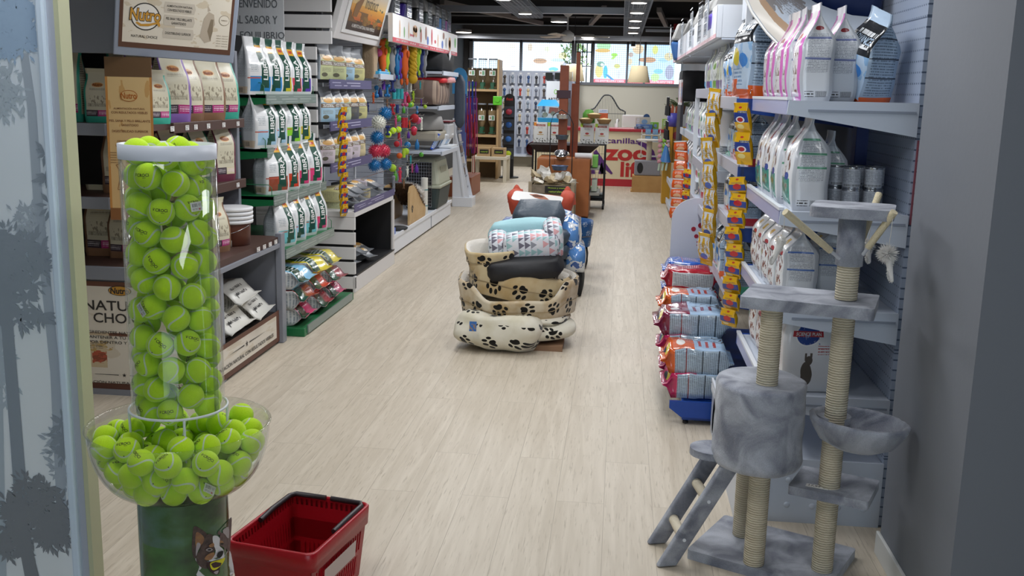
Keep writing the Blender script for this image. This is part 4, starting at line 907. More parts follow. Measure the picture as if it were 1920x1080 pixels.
for i,(k,x,y,a,lb) in enumerate(((4,-2.37,5.80,70,'maroon dog food bag at the end of the second brown shelf'),(5,-2.42,5.55,75,'green dog food bag on the second brown shelf'),(4,-2.40,5.15,75,'maroon dog food bag glimpsed above the ball tube'),(1,-2.58,5.02,10,'shaded pale bag standing behind the poster foot'))):
    NB.put(k,(x,y,z),STAND(radians(a)),lb,G)
z=.678
for i,(k,x,y,a,s,lb) in enumerate(((1,-2.74,5.1,5,1,'dark shaded bag at the back of the counter'),(1,-2.60,5.05,3,.85,'pale shaded bag on the counter left of the tube'),(5,-2.46,5.02,20,.8,'bag on the counter touching the tube edge'))):
    NB.put(k,(x,y,z),STAND(radians(a)),lb,G,scale=s)
NB.put(1,(-2.22,5.33,.678),STAND(radians(70)),'paper bag of kibble beside the white buckets',G,scale=.8)
NB.done()
# buckets
def bucket(h,r,col,lb,loc):
    t=thing('bucket',lb,'bucket','buckets on the brown counter',loc)
    MB().lathe([(0,0),(r*.86,0),(r*.86,.012),(r*.88,.014),(r*.9,h*.85)],32).build('bucket_body',art('bk_'+col.strip('#'),col,[('r',.62,.1,.80,.8,'#e2ddd2'),('e',.71,.55,.05,.2,'#c98a4b'),('s',.64,.15,.78,.4,'#777777',4),('r',.3,.4,.4,.8,'#cfc7b6')],.4),t)
    for k in range(4): MB().lathe([(r*.88,h*.85+k*.024),(r*1.03,h*.85+k*.024+.003),(r*1.05,h*.85+k*.024+.02),(r*.9,h*.85+k*.024+.024),(0,h*.85+k*.024+.024)],32).build('lid',mat('lid_white','#e3e4e6',.35),t)
    MB().tube([(r*1.06*cos(a),r*1.06*sin(a)*.98,h*.84-.05*sin(a)**2) for a in [radians(200+q*14) for q in range(11)]],.002,6).build('wire_handle',CHR,t)
bucket(.15,.115,'#5e3325','brown bucket with a stack of white lids on the counter',(-2.235,5.62,.678))
bucket(.13,.075,'#d9d3c4','narrow pale bucket with stacked lids behind the brown bucket',(-2.42,5.42,.678))
# sacks in the open bay
def sackart(nm,c1,c2='#dcdad2'):
    return art(nm,c2,[('r',.0,.25,1,.75,c1),('s',.1,.3,.5,.7,'#8d8a80',9),('r',.55,.35,.75,.6,'#4f7fb5'),('s',.2,.83,.8,.9,'#55524c',1),('r',1,0,1.5,1,'#9c9a91'),('s',1.05,.08,1.45,.92,'#6f6d66',26),('r',2.5,0,3,1,'#9c9a91'),('s',2.55,.08,2.95,.92,'#6f6d66',26)],.35,bump=(12,.25))
SK=Pool([bag(.34,.52,.13,sackart('sack_a','#b9b5aa'),[('OPTIMA',.5,.90,.5,.05,False,1)],[INK],top=.80,both=True,crimp=.05,seed=11,name='food_sack',cat='sack',crum=.012)])
for (x,y,z,rz,lb) in ((-2.38,5.30,.20,90,'grey white sack at the bottom left of the open bay'),(-2.38,5.66,.20,96,'grey white sack at the bottom right of the open bay'),(-2.40,5.46,.33,93,'grey white sack lying on top of the other two')):
    a=radians(rz-180); R_=Matrix.Rotation(a,4,'Z')@Matrix.Rotation(radians(-90),4,'X')
    o=SK.put(0,Vector((x,y,z+.065))+R_@Vector((0,0,-.26)),R_.to_euler(),lb,'sacks in the open bay',scale=1.12)
SK.done()
# ------------------------------------------------------------------ green shelf unit
GRN=mat('shelf_green','#0f6b3c',.4)
u2=thing('green_shelf_unit','dark shelf unit with green brackets full of white dog food bags','shelf unit',loc=(0,0,0))
MB().b2(-2.80,-2.77,6.05,7.45,0,1.95).build('back_panel',mat('back_black','#19191b',.7),u2)
MB().b2(-2.77,-1.98,6.14,7.36,.0,.055).build('base_deck',GRN,u2,bev=.004)
RAIL=mat('rail_clear_grey','#76857f',.3)
MB().b2(-1.982,-1.972,6.2,7.3,.012,.065).build('price_rail',RAIL,u2)
SH2=[(1.54,-2.24,6.25,7.30),(1.20,-2.24,6.25,7.30),(.905,-2.17,6.15,7.30),(.565,-2.10,6.15,7.25)]
for z,x,y0,y1 in SH2:
    MB().b2(-2.77,x,y0,y1,z-.02,z).build('shelf',GRN,u2)
    MB().prism([(-2.77,z-.11),(x,z-.055),(x,z+.004),(-2.77,z+.004)],-y0-.02,-y0,T=Matrix(((1,0,0,0),(0,0,-1,0),(0,1,0,0),(0,0,0,1)))).build('bracket',GRN,u2)
    MB().b2(x,x+.006,y0,y1,z-.06,z+.004).build('price_rail',art('rail_print','#76857f',[('s',.0,.2,1,.8,'#98a39f',2)],.3),u2)
    for yy in(y0+.0,y1-.02): MB().tube([(x-.01,yy,z),(x-.01,yy,z+.055),(x-.03,yy,z+.075),(x-.3,yy,z+.075)],.0025,6).build('wire_guard',GRN,u2)
def libra_art(nm,c):
    return art(nm,'#e0e1e2',[('r',.1,.06,.94,.32,c),('e',.62,.2,.1,.04,'#16523a'),('d',.60,-.2,.09,.06,.18,'#16523a'),('d',.70,.0,.17,.12,1.0,'#17493a'),('r',.55,.74,.86,.86,'#d9a323'),('r',.6,.78,.82,.83,'#b8452a'),('s',.12,.4,.42,.55,'#9aa3a8',5),
     ('r',0,.28,.5,.30,'#c05a4a'),('r',1,0,1.5,1,'#c9cdd1'),('s',1.08,.2,1.42,.75,'#8f979c',18),('r',1,.05,1.5,.22,c),('r',2.5,0,3,1,'#c9cdd1'),('s',2.56,.3,2.94,.75,'#8f979c',20),('r',2.52,.02,2.98,.14,'#cdbba5'),('b',2.6,.04,2.8,.12,'#444444',30),('r',1.5,0,2.5,1,'#cfd2d5'),('s',1.6,.3,2.4,.7,'#9aa3a8',20),('r',1.5,.05,2.5,.28,c)],.28,bump=(16,.2),coat=.3)
LT=[('LIBRA',.70,.46,.40,.20,True,1)]
cols=['#2f86c4','#c9bb2a','#cf3f5a','#5a3fa8','#a9cde6','#8fd334','#9a4a33','#d8401f','#e0447f','#74c4ce']
LB=Pool([bag(.20,.36,.12,libra_art('libra_%d'%i,c),LT,[WHT],top=.45,seed=20+i,pinch=.12,crum=.008) for i,c in enumerate(cols)])
cn=['blue','yellow','red','violet','pale blue','lime','brown','orange red','pink','turquoise']
G='white dog food bags with green stripe'
def row(pool,kinds,y0,dy,x,z,pos,grp,face,names,jit=4,thing_='dog food bag',dx=0,scale=None):
    rn=random.Random(int(z*1000))
    for i,k in enumerate(kinds):
        pool.put(k,(x+dx*i+rn.uniform(-.01,.01),y0+dy*i,z),STAND(face+radians(rn.uniform(-jit,jit))),'%s footed white dog food bag, %s on the %s'%(names[k],ORD[i],pos),grp,scale=scale)
FL=radians(64)
row(LB,[0,0,1,2,3],6.30,.215,-2.33,1.54,'top green shelf',G,FL,cn)
row(LB,[4,4,5,1],6.32,.25,-2.32,1.20,'second green shelf',G,FL,cn,scale=1.03)
LB.put(4,(-2.52,6.42,1.20),STAND(FACE_R),'white dog food bag in the back row of the second green shelf',G)
row(LB,[6,7,8,8],6.36,.25,-2.26,.905,'third green shelf',G,FL,cn,scale=1.0)
row(LB,[9,4,9,8],6.32,.25,-2.2,.565,'fourth green shelf',G,FL,cn,scale=.95)
LB.done()
# bags lying at the foot of the green unit
def lyart(nm,c):
    return art(nm,c,[('d',.35,.45,.22,0,1,'#1f4a37'),('r',.30,.42,.46,.56,'#d9a323'),('r',.33,.45,.43,.53,'#b8452a'),('s',.15,.1,.8,.25,'#e4e4e4',4),('s',.4,.62,.9,.8,'#f2f2f2',3),
      ('r',1,0,1.5,1,'#c6c9c8'),('b',1.1,.1,1.25,.3,'#333333',20),('r',1.0,.25,1.5,.5,'#8d3a2e'),('s',1.05,.55,1.45,.95,'#8f979c',9),('r',2.5,0,3,1,'#c6c9c8'),('b',2.6,.1,2.8,.3,'#333333',20),('s',2.55,.4,2.95,.95,'#8f979c',12),('r',1.5,0,2.5,1,c)],.22,bump=(14,.3),coat=.4)
lc=['#8cc8ea','#e2cf2a','#9a2b22','#d3331f','#d8407a','#8f1f30']; ln=['sky blue','yellow','dark red','orange red','pink','crimson']
LP_=Pool([bag(.30,.46,.12,lyart('lying_%d'%i,c),[('LIBRA',.42,.28,.5,.12,False,1)],[WHT],top=.82,both=True,crimp=.05,seed=40+i,name='food_bag',crum=.012) for i,c in enumerate(lc)])
def lay(pool,k,c,rz,label,grp,tilt=0,roll=0,h=.46,scale=None):
    R_=Matrix.Rotation(radians(rz),4,'Z')@Matrix.Rotation(radians(tilt),4,'Y')@Matrix.Rotation(radians(-90+roll),4,'X'); s=scale or 1
    return pool.put(k,Vector(c)+R_@Vector((0,0,-h/2*s)),R_.to_euler(),label,grp,scale=scale)
G='bags lying at the foot of the green unit'
for (k,x,y,z,rz,lb) in ((4,-2.22,6.32,.12,92,'pink banded bag at the bottom of the near pile'),(2,-2.21,6.32,.235,88,'dark red bag in the middle of the near pile'),(0,-2.22,6.32,.355,90,'sky blue bag on top of the near pile'),
  (5,-2.2,6.68,.12,94,'crimson bag at the bottom of the middle pile'),(3,-2.22,6.67,.24,90,'orange red bag in the middle pile'),(1,-2.22,6.67,.36,86,'yellow bag on top of the middle pile'),
  (4,-2.22,7.05,.12,90,'pink bag at the bottom of the far pile'),(5,-2.2,7.02,.24,88,'crimson bag in the middle of the far pile'),(1,-2.24,7.02,.355,93,'yellow bag on top of the far pile')):
    lay(LP_,k,(x,y,z),rz-180,lb,G)
LP_.done()
# welcome poster behind the green unit
g=MB().b2(-2.93,-2.5,7.40,7.41,1.70,2.32,0); f=lambda x,z:(x,7.398,z)
for i,s_ in enumerate(('BIENVENIDO','AL SABOR Y','AL EQUILIBRIO','NUTRICIONAL')): g.text(s_,f,-2.715,2.19-.115*i,w_=.041*len(s_)*.82,h=.058,m=1,off=0)
prop(g.build('welcome_poster',[mat('poster_white','#f2f4f6',.5),mat('poster_text','#6d7277',.5)]),'white poster with large grey welcome words above the green shelves','poster')
# ------------------------------------------------------------------ slatted white unit
u3=thing('slatted_shelf_unit','black shelf unit with white slatted side and purple price rails','shelf unit',loc=(0,0,0))
SLT=mat('slat_white','#d9d7d6',.45)
g=MB()
for i in range(20):
    z0=.03+i*.118; x1=-2.03 if z0<.60 else -2.32 
    if z0>1.85: x1=-2.2
    g.b2(-2.95,x1,7.60,7.63,z0,z0+.096)
g.build('side_slats',SLT,u3,bev=.003)
MB().b2(-2.95,-2.05,7.625,7.65,0,.64).b2(-2.95,-2.335,7.625,7.65,.64,2.4).b2(-2.95,-2.90,7.65,9.0,0,2.4).build('carcass',BLK,u3)
MB().b2(-2.9,-2.03,7.65,9.0,.125,.14).b2(-2.9,-2.06,8.97,9.0,.14,.62).build('lower_box',BLK,u3)
MB().b2(-2.05,-2.03,7.6,9.0,0,.13).b2(-2.05,-2.03,8.955,9.0,.13,.66).build('front_frame',SLT,u3,bev=.003)
MB().b2(-2.9,-2.03,7.6,9.0,.60,.645).build('box_top',SLT,u3,bev=.003)
RP=art('rail_purple','#55527c',[('s',.05,.3,.25,.7,'#a9a6c6',1),('s',.3,.3,.7,.7,'#b9b6d2',1)],.35)
MB().quad((-2.028,7.6,.645),(-2.028,9.0,.645),(-2.028,9.0,.70),(-2.028,7.6,.70)).b2(-2.034,-2.029,7.6,9.0,.64,.70).build('price_rail',RP,u3)
SH3=[(1.655,-2.24),(1.33,-2.24),(1.005,-2.24)]
for z,x in SH3:
    MB().b2(-2.9,x,7.66,8.95,z-.02,z).build('shelf',BLK,u3)
    MB().quad((x+.008,7.66,z-.07),(x+.008,8.97,z-.07),(x+.008,8.97,z+.004),(x+.008,7.66,z+.004)).b2(x,x+.006,7.66,8.97,z-.07,z+.004).build('price_rail',RP,u3)
# sunset sign in white frame
sg=thing('header_sign','tilted white framed sign with a golden sunset picture','sign',loc=(-2.26,7.70,1.98),rot=(0,0,radians(90)))
TT2=Matrix.Rotation(radians(16),4,'X'); TT2=TT2@Matrix.Scale(1.2,4,(1,0,0)); g=MB().b2(0,1.22,-.05,0,0,.52,T=TT2); g.build('sign_box',SLT,sg,bev=.006)
q=lambda x,z,d=.053:TT2@Vector((x,-d,z)); g=MB()
g.b2(.12,1.15,-.062,-.052,.06,.50,0,T=TT2)
q2=lambda x,z:q(x,z,.064); q3=lambda x,z:q(x,z,.0655)
g.quad(q2(.17,.09),q2(1.10,.09),q2(1.10,.47),q2(.17,.47),1)
g.text('Instinct',q3,.68,.335,w_=.34,h=.10,m=2,off=0).text('true',q3,.62,.415,w_=.09,h=.03,m=2)
g.text('ALIMENTO NATURAL PARA PERROS',q3,.60,.13,w_=.62,h=.028,m=3)
g.poly([(.25,.2),(.27,.3),(.33,.33),(.40,.36),(.44,.42),(.47,.41),(.45,.36),(.42,.31),(.38,.24),(.36,.2)],q3,4)
g.build('framed_picture',[WHT,art('sunset','#6a4a2a',[('g',0,0,1,.25,'#33261f','#4a3522'),('g',0,.22,1,.62,'#c2571c','#edb43c'),('g',0,.55,1,1,'#e8c070','#b9bcc2'),('n',0,.18,.6,.42,'#7a5522',5,.48),('n',.4,.15,1,.34,'#8f6a2a',7,.5),('n',.8,.3,1,.6,'#5d5a3a',8,.55)],.3),mat('text_brown','#5d5548',.5),mat('text_pale','#d9d5cf',.5),mat('dog_silhouette','#8a5f2c',.5)],sg)
def ti_art(nm,c,top='#7b7f84',mid='#7d6a58'):
    return art(nm,c,[('r',0,.62,1,1,top),('n',0,.55,1,.70,'#e9dcc4',5,.45),('e',.5,.60,.35,.07,'#d9a860'),('r',.0,.40,1,.52,mid),('s',.1,.42,.9,.50,'#e8e6e0',1),('e',.3,.14,.2,.06,'#6d6a58'),('s',.12,.22,.8,.34,'#8b8874',4),
      ('r',1,0,1.5,1,c),('r',1,.6,1.5,1,top),('s',1.08,.1,1.42,.55,'#8b8874',14),('r',1.5,0,2.5,1,'#8b8f93'),('r',2.5,0,3,1,'#b9c3cc'),('s',2.56,.2,2.94,.7,'#7f878d',16),('r',2.5,.7,3,1,top)],.35,bump=(14,.2))
tc_=['#c9cf9e','#a9cbe0','#c5d2ad','#5f6165','#c9c58c','#d9cdd6','#d8c9a0']
tn=['olive','light blue','pale green','charcoal','khaki','pinkish','sand']
TB=Pool([bag(.16,.27,.085,ti_art('ti_%d'%i,c),[('NATURAL',.5,.46,.7,.05,False,1)],[WHT],top=.55,seed=60+i) for i,c in enumerate(tc_)])
def rowt(kinds,y0,dy,x,z,pos):
    rn=random.Random(int(z*100))
    for i,k in enumerate(kinds): TB.put(k,(x+rn.uniform(-.01,.01),y0+dy*i,z),STAND(FACE_R+radians(rn.uniform(-10,4)-24)),'%s footed small bag, %s on the %s purple railed shelf'%(tn[k],ORD[i],pos),'small bags on the purple railed shelves')
rowt([0,0,1,4],7.76,.30,-2.31,1.655,'top'); rowt([1,1,2,3,4],7.76,.245,-2.31,1.33,'second'); rowt([5,0,5,5,6],7.76,.245,-2.31,1.005,'third')
for (k,x,y,z,rz,lb) in ((0,-2.20,7.85,.69,80,'olive bag at the near corner of the white box'),(4,-2.22,7.85,.745,95,'khaki bag lying on the near olive bag'),(0,-2.22,8.15,.69,92,'olive bag lying second on the white box'),(6,-2.24,8.14,.745,84,'sand bag on the second pile of the white box'),(3,-2.3,8.45,.69,95,'charcoal bag in the middle of the white box'),(3,-2.28,8.45,.75,84,'charcoal bag topmost on the white box'),(6,-2.2,8.72,.69,93,'sand coloured bag at the far end of the white box'),(5,-2.22,8.72,.745,88,'pinkish bag on top at the far end of the white box'),
  (1,-2.25,7.95,.185,85,'light blue bag in the low black box'),(0,-2.2,8.3,.185,80,'olive bag in the low black box'),(1,-2.22,8.12,.24,98,'light blue bag piled in the low black box'),(3,-2.3,8.6,.185,90,'charcoal bag at the back of the low black box')):
    lay(TB,k,(x,y,z),rz-180,lb,'small bags lying on the slatted unit',h=.27,scale=1.15)
TB.done()
# strip of small yellow snack packs hanging at the near edge of the slatted unit
def strip_clip(loc,n,dz,mats,label,grp,w=.07,h=.085,rz=FACE_R,sway=0,big=1):
    t=thing('clip_strip',label+' plastic strip','display strip',None,loc,rz)
    L_=n*dz+.05
    MB().b2(-.008,.008,-.001,.001,-L_,.04).build('hanging_strip',clearmat('strip_clear',(.85,.87,.88),.2,.1),t)
    return t
SNK=[art('snack_%d'%i,'#d9a916',[('r',.0,.28,1,.62,'#27408f'),('e',.5,.5,.25,.16,c),('e',.3,.15,.2,.09,'#e8d9a0'),('s',.15,.66,.85,.75,'#1c2a66',2),('e',.5,.87,.1,.05,'#b8452a')],.2,coat=.5) for i,c in enumerate(('#b5252c','#c23a2a'))]
def pouch(w,h,d,m,nm='snack_pouch'):
    sh=BagShape(w,h,d,top=.7,both=True,crimp=.07,seed=3,crum=.003); return prop(sh.mesh(MB(),nt=8).build(nm,m),'x','snack pouch')
PO=Pool([pouch(.065,.10,.022,SNK[0])])
def strip(pool,k,top,n,dz,label,rz,grp,lean=0,scale=None,jx=.01):
    rn=random.Random(int(top[1]*100)); t=thing('display_strip',label,'display strip',None,top)
    MB().b2(-.009,.009,-.001,.001,-(n*dz),.05,T=Matrix.Rotation(rz,4,'Z')).build('plastic_strip',clearmat('strip_clear',(.85,.87,.88),.2,.1),t)
    MB().tube([(0,0,.05),(0,0,.065),(-.01*sin(rz),0,.07)],.002,6).build('hook',CHR,t)
    for i in range(n):
        pool.put(k,(top[0]+(.016*sin(rz))+lean*i+rn.uniform(-jx,jx),top[1]-.016*cos(rz)*0+rn.uniform(-jx,jx),top[2]-dz*(i+1)),(radians(rn.uniform(10,22)),0,rz+radians(rn.uniform(-8,8))),'snack pouch, number %d down the %s'%(i+1,label),grp,scale=scale)
PO_used=strip(PO,0,(-2.13,7.56,1.42),13,.062,'yellow snack strip by the white slats',radians(60),'yellow snack packs by the white slats')
# ================================================================== right-hand shelving
LGR=mat('shelf_light','#c3cbd8',.35); LAV=mat('rail_lavender','#a9add0',.3); NAVY=mat('navy_panel','#0b1d45',.45)
def perf():
    m,nt,p=newmat('perforated_panel'); tc=N(nt,'ShaderNodeTexCoord'); sp=N(nt,'ShaderNodeSeparateXYZ'); L(nt,tc.outputs['Object'],sp.inputs[0])
    a=math_(nt,'LESS_THAN',math_(nt,'FRACT',math_(nt,'MULTIPLY',sp.outputs[1],40)),.4); b=math_(nt,'LESS_THAN',math_(nt,'FRACT',math_(nt,'MULTIPLY',sp.outputs[2],26)),.16)
    c=math_(nt,'LESS_THAN',math_(nt,'FRACT',math_(nt,'MULTIPLY_ADD',sp.outputs[2],2.5,.3)),.012)
    L(nt,mixc(nt,math_(nt,'MAXIMUM',math_(nt,'MULTIPLY',a,b),c),'#a0acc0','#57647a'),p.inputs['Base Color']); p.inputs['Roughness'].default_value=.3; return m
r1=thing('white_shelf_unit','pale grey metal shelf unit with perforated back beside the column','shelf unit')
Y0=3.70
MB().b2(1.04,1.06,Y0,4.40,0.0,2.6).build('back_panel',perf(),r1); MB().b2(1.04,1.06,4.40,4.76,0,2.6).build('dark_back_panel',NAVY,r1)
for y in(4.38,): MB().b2(.99,1.05,y,y+.07,0,2.6).build('upright',mat('upright_blue','#16337a',.4),r1,bev=.003)
MB().b2(1.046,1.052,Y0-.008,Y0-.001,1.16,1.46).build('end_strip',mat('strip_rose','#8a4c58',.5),r1)
def plate(pts,y,th=.012): # polygon in x,z extruded along y
    return MB().prism([(x,z) for x,z in pts],-y-th,-y,T=Matrix(((1,0,0,0),(0,0,-1,0),(0,1,0,0),(0,0,0,1))))
BZ=[1.585,1.19,.83,.50]
for z in BZ:
    MB().b2(.605,1.04,Y0,4.68,z-.022,z).build('shelf',LGR,r1,bev=.002)
    o=plate([(.592,z+.004),(.588,z-.045),(.66,z-.055),(1.04,z-.115),(1.04,z+.004)],Y0-.012); o.build('end_bracket',LGR,r1,bev=.003)
    MB().b2(.66,1.03,Y0-.016,Y0-.011,z-.034,z-.026).build('bracket_fold',mat('fold_grey','#8f97a6',.4),r1)
    MB().b2(.590,.604,Y0+.02,4.68,z-.048,z+.012).build('price_rail',LAV,r1,bev=.002)
    MB().b2(.588,.606,Y0+.01,4.68,z+.005,z+.016).build('rail_lip',MW,r1)
    plate([(.592,z+.004),(.588,z-.045),(1.04,z-.115),(1.04,z+.004)],4.67).build('bracket',mat('bracket_blue','#14439b',.4),r1)
MB().b2(.50,1.04,Y0,4.74,.225,.25).build('base_shelf',LGR,r1,bev=.003); MB().b2(.50,.515,Y0,4.74,.0,.225).build('kick_plate',LGR,r1); MB().b2(.492,.502,Y0,4.74,.205,.235).b2(.492,.502,Y0,4.74,.243,.262).build('base_rail',MW,r1)
g=MB().b2(.50,1.04,Y0-.012,Y0,0,.255)
for i in range(5):
    for j in range(2): g.sphere((.60+i*.095,Y0-.012,.07+j*.1),.012,12,6,sc=(1,.3,1))
g.build('embossed_end_panel',LGR,r1)
# curved header board above
cv=thing('curved_header_board','large curved white header board with brown photo hanging over the first right shelf','sign')
n=18; vs=[]; lo=[(1398,-5),(1412,25),(1440,62),(1470,92),(1500,113),(1540,134),(1600,152)]; hi=[(1470,-30),(1482,-20),(1500,-8),(1530,10),(1560,22),(1600,34),(1645,38)]
def cpt(L_,t,ya=4.55,yb=4.05):
    k=t*(len(L_)-1); i=min(int(k),len(L_)-2); f_=k-i; u=L_[i][0]*(1-f_)+L_[i+1][0]*f_; v=L_[i][1]*(1-f_)+L_[i+1][1]*f_
    return aty(u,v,ya+(yb-ya)*t)
g=MB(); A=[cpt(lo,i/n) for i in range(n+1)]; B=[cpt(hi,i/n,4.62,4.15) for i in range(n+1)]
for i in range(n):
    g.add([A[i],A[i+1],B[i+1],B[i]],[(0,1,2,3)],0,[[(i/n,0),((i+1)/n,0),((i+1)/n,1),(i/n,1)]],True)
o=g.build('curved_panel',art('header_curve','#aab3bf',[('n',.0,.3,.6,.9,'#7d7a7a',6,.52),('r',0,.0,.75,.22,'#d9d3ca'),('d',.2,.0,.25,.22,.36,'#a58a72'),('s',.1,.5,.45,.8,'#8a8f98',7),('n',.35,.2,1,.5,'#8fa3bb',8,.6)],.3),cv,merge=True)
md=o.modifiers.new('s','SOLIDIFY'); md.thickness=.018; md.offset=1
g=MB(); C=[b+Vector((.02,.02,.35)) for b in B]
for i in range(n): g.add([B[i],B[i+1],C[i+1],C[i]],[(0,1,2,3)],0,None,True)
o=g.build('navy_top',NAVY,cv,merge=True); md=o.modifiers.new('s','SOLIDIFY'); md.thickness=.02
MB().tube(A,.008,6).build('white_rim',WHT,cv)
t=thing('header_box','white header box with pale red poster above the second right unit','sign')
MB().b2(.62,1.04,5.0,5.6,1.99,2.5).build('header_box_body',mat('header_pale','#b9bfc8',.4),t,bev=.004); MB().quad((.66,4.998,2.0),(.80,4.998,2.0),(.80,4.998,2.5),(.66,4.998,2.5)).build('poster_print',art('pink_poster','#d3cfd3',[('s',.2,.1,.8,.9,'#b56a6f',5)],.4),t); MB().b2(.57,.60,4.96,4.99,1.6,2.5).build('white_post',MW,t)
# ---- goods of the first right unit
def side_bands(c1,c2='#b9bcc2',n=3,bc='#5f9a7d',z0=.30,z1=.72):
    out=[('r',1,0,1.5,1,'#bdc1c8'),('r',1.05,.06,1.45,.80,'#d4d7dc'),('s',1.08,z0,1.42,z1,'#8a8e96',26)]
    for i in range(n): v=z0+(z1-z0)*(i)/(n)+.13; out.append(('r',1.05,v,1.45,v+.022,bc))
    out+=[('b',1.25,.05,1.42,.11,'#333333',60),('s',1.07,.05,1.22,.11,'#444444',2)]
    return out
pink=art('cat_pink','#dcdadd',[('r',0,.0,.2,.92,'#c76cb4'),('r',.82,0,1,.92,'#c76cb4'),('r',.0,.0,1,.05,'#c76cb4'),('n',.2,.28,.8,.5,'#8d7a72',9,.52),('e',.5,.66,.2,.045,'#a62a33'),('n',.2,.08,.8,.24,'#7d3a3f',14,.6),('r',.2,.0,.45,.2,'#dfe0e2')]+side_bands(0,bc='#6f77a0',n=2)+[('r',1.08,.70,1.42,.86,'#d2d3d6'),('e',1.25,.75,.13,.022,'#8f2f33'),('r',2.5,0,3,1,'#b9bcc2')],.22,bump=(14,.2),coat=.4)
hills=art('hills_dog','#dcdee2',[('n',.15,.28,.85,.6,'#7b5a48',6,.54),('r',.1,.06,.9,.32,'#2f8f7d'),('e',.7,.34,.14,.04,'#23479c'),('n',.3,.1,.8,.26,'#5d4a35',10,.56),('d',.25,.2,.07,.66,.84,'#a83038'),('d',.34,.2,.03,.62,.8,'#2b4f9e')]+side_bands(0,bc='#5f9a7d')+[('r',2.5,0,3,1,'#c3c6cc')],.25,bump=(12,.25),coat=.3)
hills2=art('hills_cat','#dfe1e4',[('n',.1,.1,.9,.6,'#7a3b2f',12,.55),('r',.05,.2,.35,.45,'#4aa565'),('r',.35,.7,.6,.78,'#c9a02a'),('e',.7,.62,.2,.03,'#a32a2f'),('r',.3,.58,.8,.6,'#444444')]+side_bands(0,bc='#4f6fae',n=2)+[('r',2.5,0,3,1,'#c3c6cc')],.25,bump=(12,.25),coat=.3)
hills3=art('hills_sci','#dfe0e3',[('e',.45,.62,.26,.13,'#e9e9ea'),('e',.45,.62,.23,.115,'#27468f'),('r',.15,.59,.75,.65,'#b03038'),('n',.25,.5,.7,.72,'#8d93b5',16,.6),('e',.22,.88,.13,.04,'#b5382f'),('e',.45,.2,.11,.13,'#5d554d'),('e',.5,.34,.07,.05,'#5d554d'),('d',.44,.0,.02,.34,.42,'#5d554d'),('d',.54,.0,.02,.34,.42,'#5d554d'),('s',.55,.82,.9,.86,'#777777',2),('s',.65,.40,.9,.5,'#b26a6a',3),
  ('r',1,0,1.5,1,'#a5a8ae'),('s',1.05,.05,1.45,.9,'#7d8188',18),('r',1,.3,1.5,.32,'#3b4a86'),('r',1,.6,1.5,.62,'#3b4a86')],.25,bump=(10,.3),coat=.3)
adv=lambda nm,c,top='#b9cfe6':art(nm,top,[('r',0,0,1,.10,c),('r',.0,.55,1,.86,'#23262b'),('s',.1,.62,.9,.78,'#e4e6e8',1),('n',0,.3,1,.55,'#8fb6dd',5,.5),('e',.35,.42,.2,.09,'#d9c72a'),('e',.7,.38,.16,.07,'#2f7fd0'),('s',.1,.14,.6,.3,'#6f8fb5',4),('r',0,.10,.35,.2,c),
  ('r',1,0,1.5,1,'#93a7bd'),('s',1.05,.16,1.45,.9,'#5f6f80',26),('r',1,0,1.5,.14,c),('r',1,.34,1.5,.355,'#2b3442'),('r',1,.54,1.5,.555,'#2b3442'),('r',1,.74,1.5,.755,'#2b3442'),('r',2.5,0,3,1,'#93a7bd'),('s',2.55,.1,2.95,.9,'#5f6f80',26),('r',2.5,.0,3,.14,c)],.2,bump=(12,.3),coat=.5)
HP=Pool([bag(.155,.345,.115,pink,[],[INK],top=.56,seed=71,crum=.006,cat='bag',name='cat_food_bag'),
  bag(.21,.36,.13,hills,[("Hill's",.45,.78,.5,.05,False,0)],[mat('logo_red','#a5262e',.4)],top=.55,seed=72,pinch=.12,crum=.008,name='dog_food_bag'),
  bag(.16,.29,.12,hills2,[],[INK],top=.6,seed=73,pinch=.1,crum=.007,name='pet_food_bag'),
  bag(.20,.36,.10,hills3,[('SCIENCE PLAN',.45,.62,.5,.035,False,0)],[WHT],top=.7,seed=74,crum=.01,name='cat_food_bag'),
  bag(.22,.40,.14,adv('adv_orange','#d2591c'),[('ADVANCE',.5,.70,.8,.07,False,0)],[WHT],top=.6,seed=75,pinch=.1,crum=.01,name='dog_food_bag'),
  bag(.19,.33,.12,adv('adv_red','#a3222e'),[('ADVANCE',.5,.70,.8,.07,False,0)],[WHT],top=.6,seed=76,crum=.008,name='dog_food_bag'),
  bag(.19,.33,.12,adv('adv_green','#5cc29a','#cfd9dc'),[('ADVANCE',.5,.70,.8,.07,False,0)],[WHT],top=.6,seed=77,crum=.008,name='dog_food_bag'),
  bag(.19,.33,.12,adv('adv_or2','#d85a22','#dfe2e2'),[('ADVANCE',.5,.70,.8,.07,False,0)],[WHT],top=.6,seed=78,crum=.008,name='dog_food_bag')])
G='pink and white cat food bags'
for i,(x,y,a) in enumerate(((.69,3.83,-88),(.68,4.01,-93),(.68,4.19,-86),(.68,4.37,-92),(.68,4.54,-90))):
    HP.put(0,(x,y,1.585),STAND(radians(a)),'pink and white cat food bag, %s in the row on the top shelf'%ORD[i],G)
HP.put(0,(.80,3.93,1.585),STAND(radians(-90)),'pink and white cat food bag standing in the back row',G)
HP.put(4,(.90,3.95,1.585),(radians(0),radians(16),radians(-75)),'light blue dog food bag with orange foot leaning in the back corner','light blue and orange dog food bags',scale=.86)
HP.put(1,(.70,3.86,1.19),STAND(radians(-90)),'nearest white dog food bag with green bands on its side','white dog food bags on the second right shelf')
for i,(x,y,a) in enumerate(((.69,4.10,-94),(.69,4.33,-88),(.69,4.56,-91))): HP.put(1,(x,y,1.19),STAND(radians(a)),'white dog food bag with red logo, %s of the row on the second right shelf'%ORD[i+1],'white dog food bags on the second right shelf')
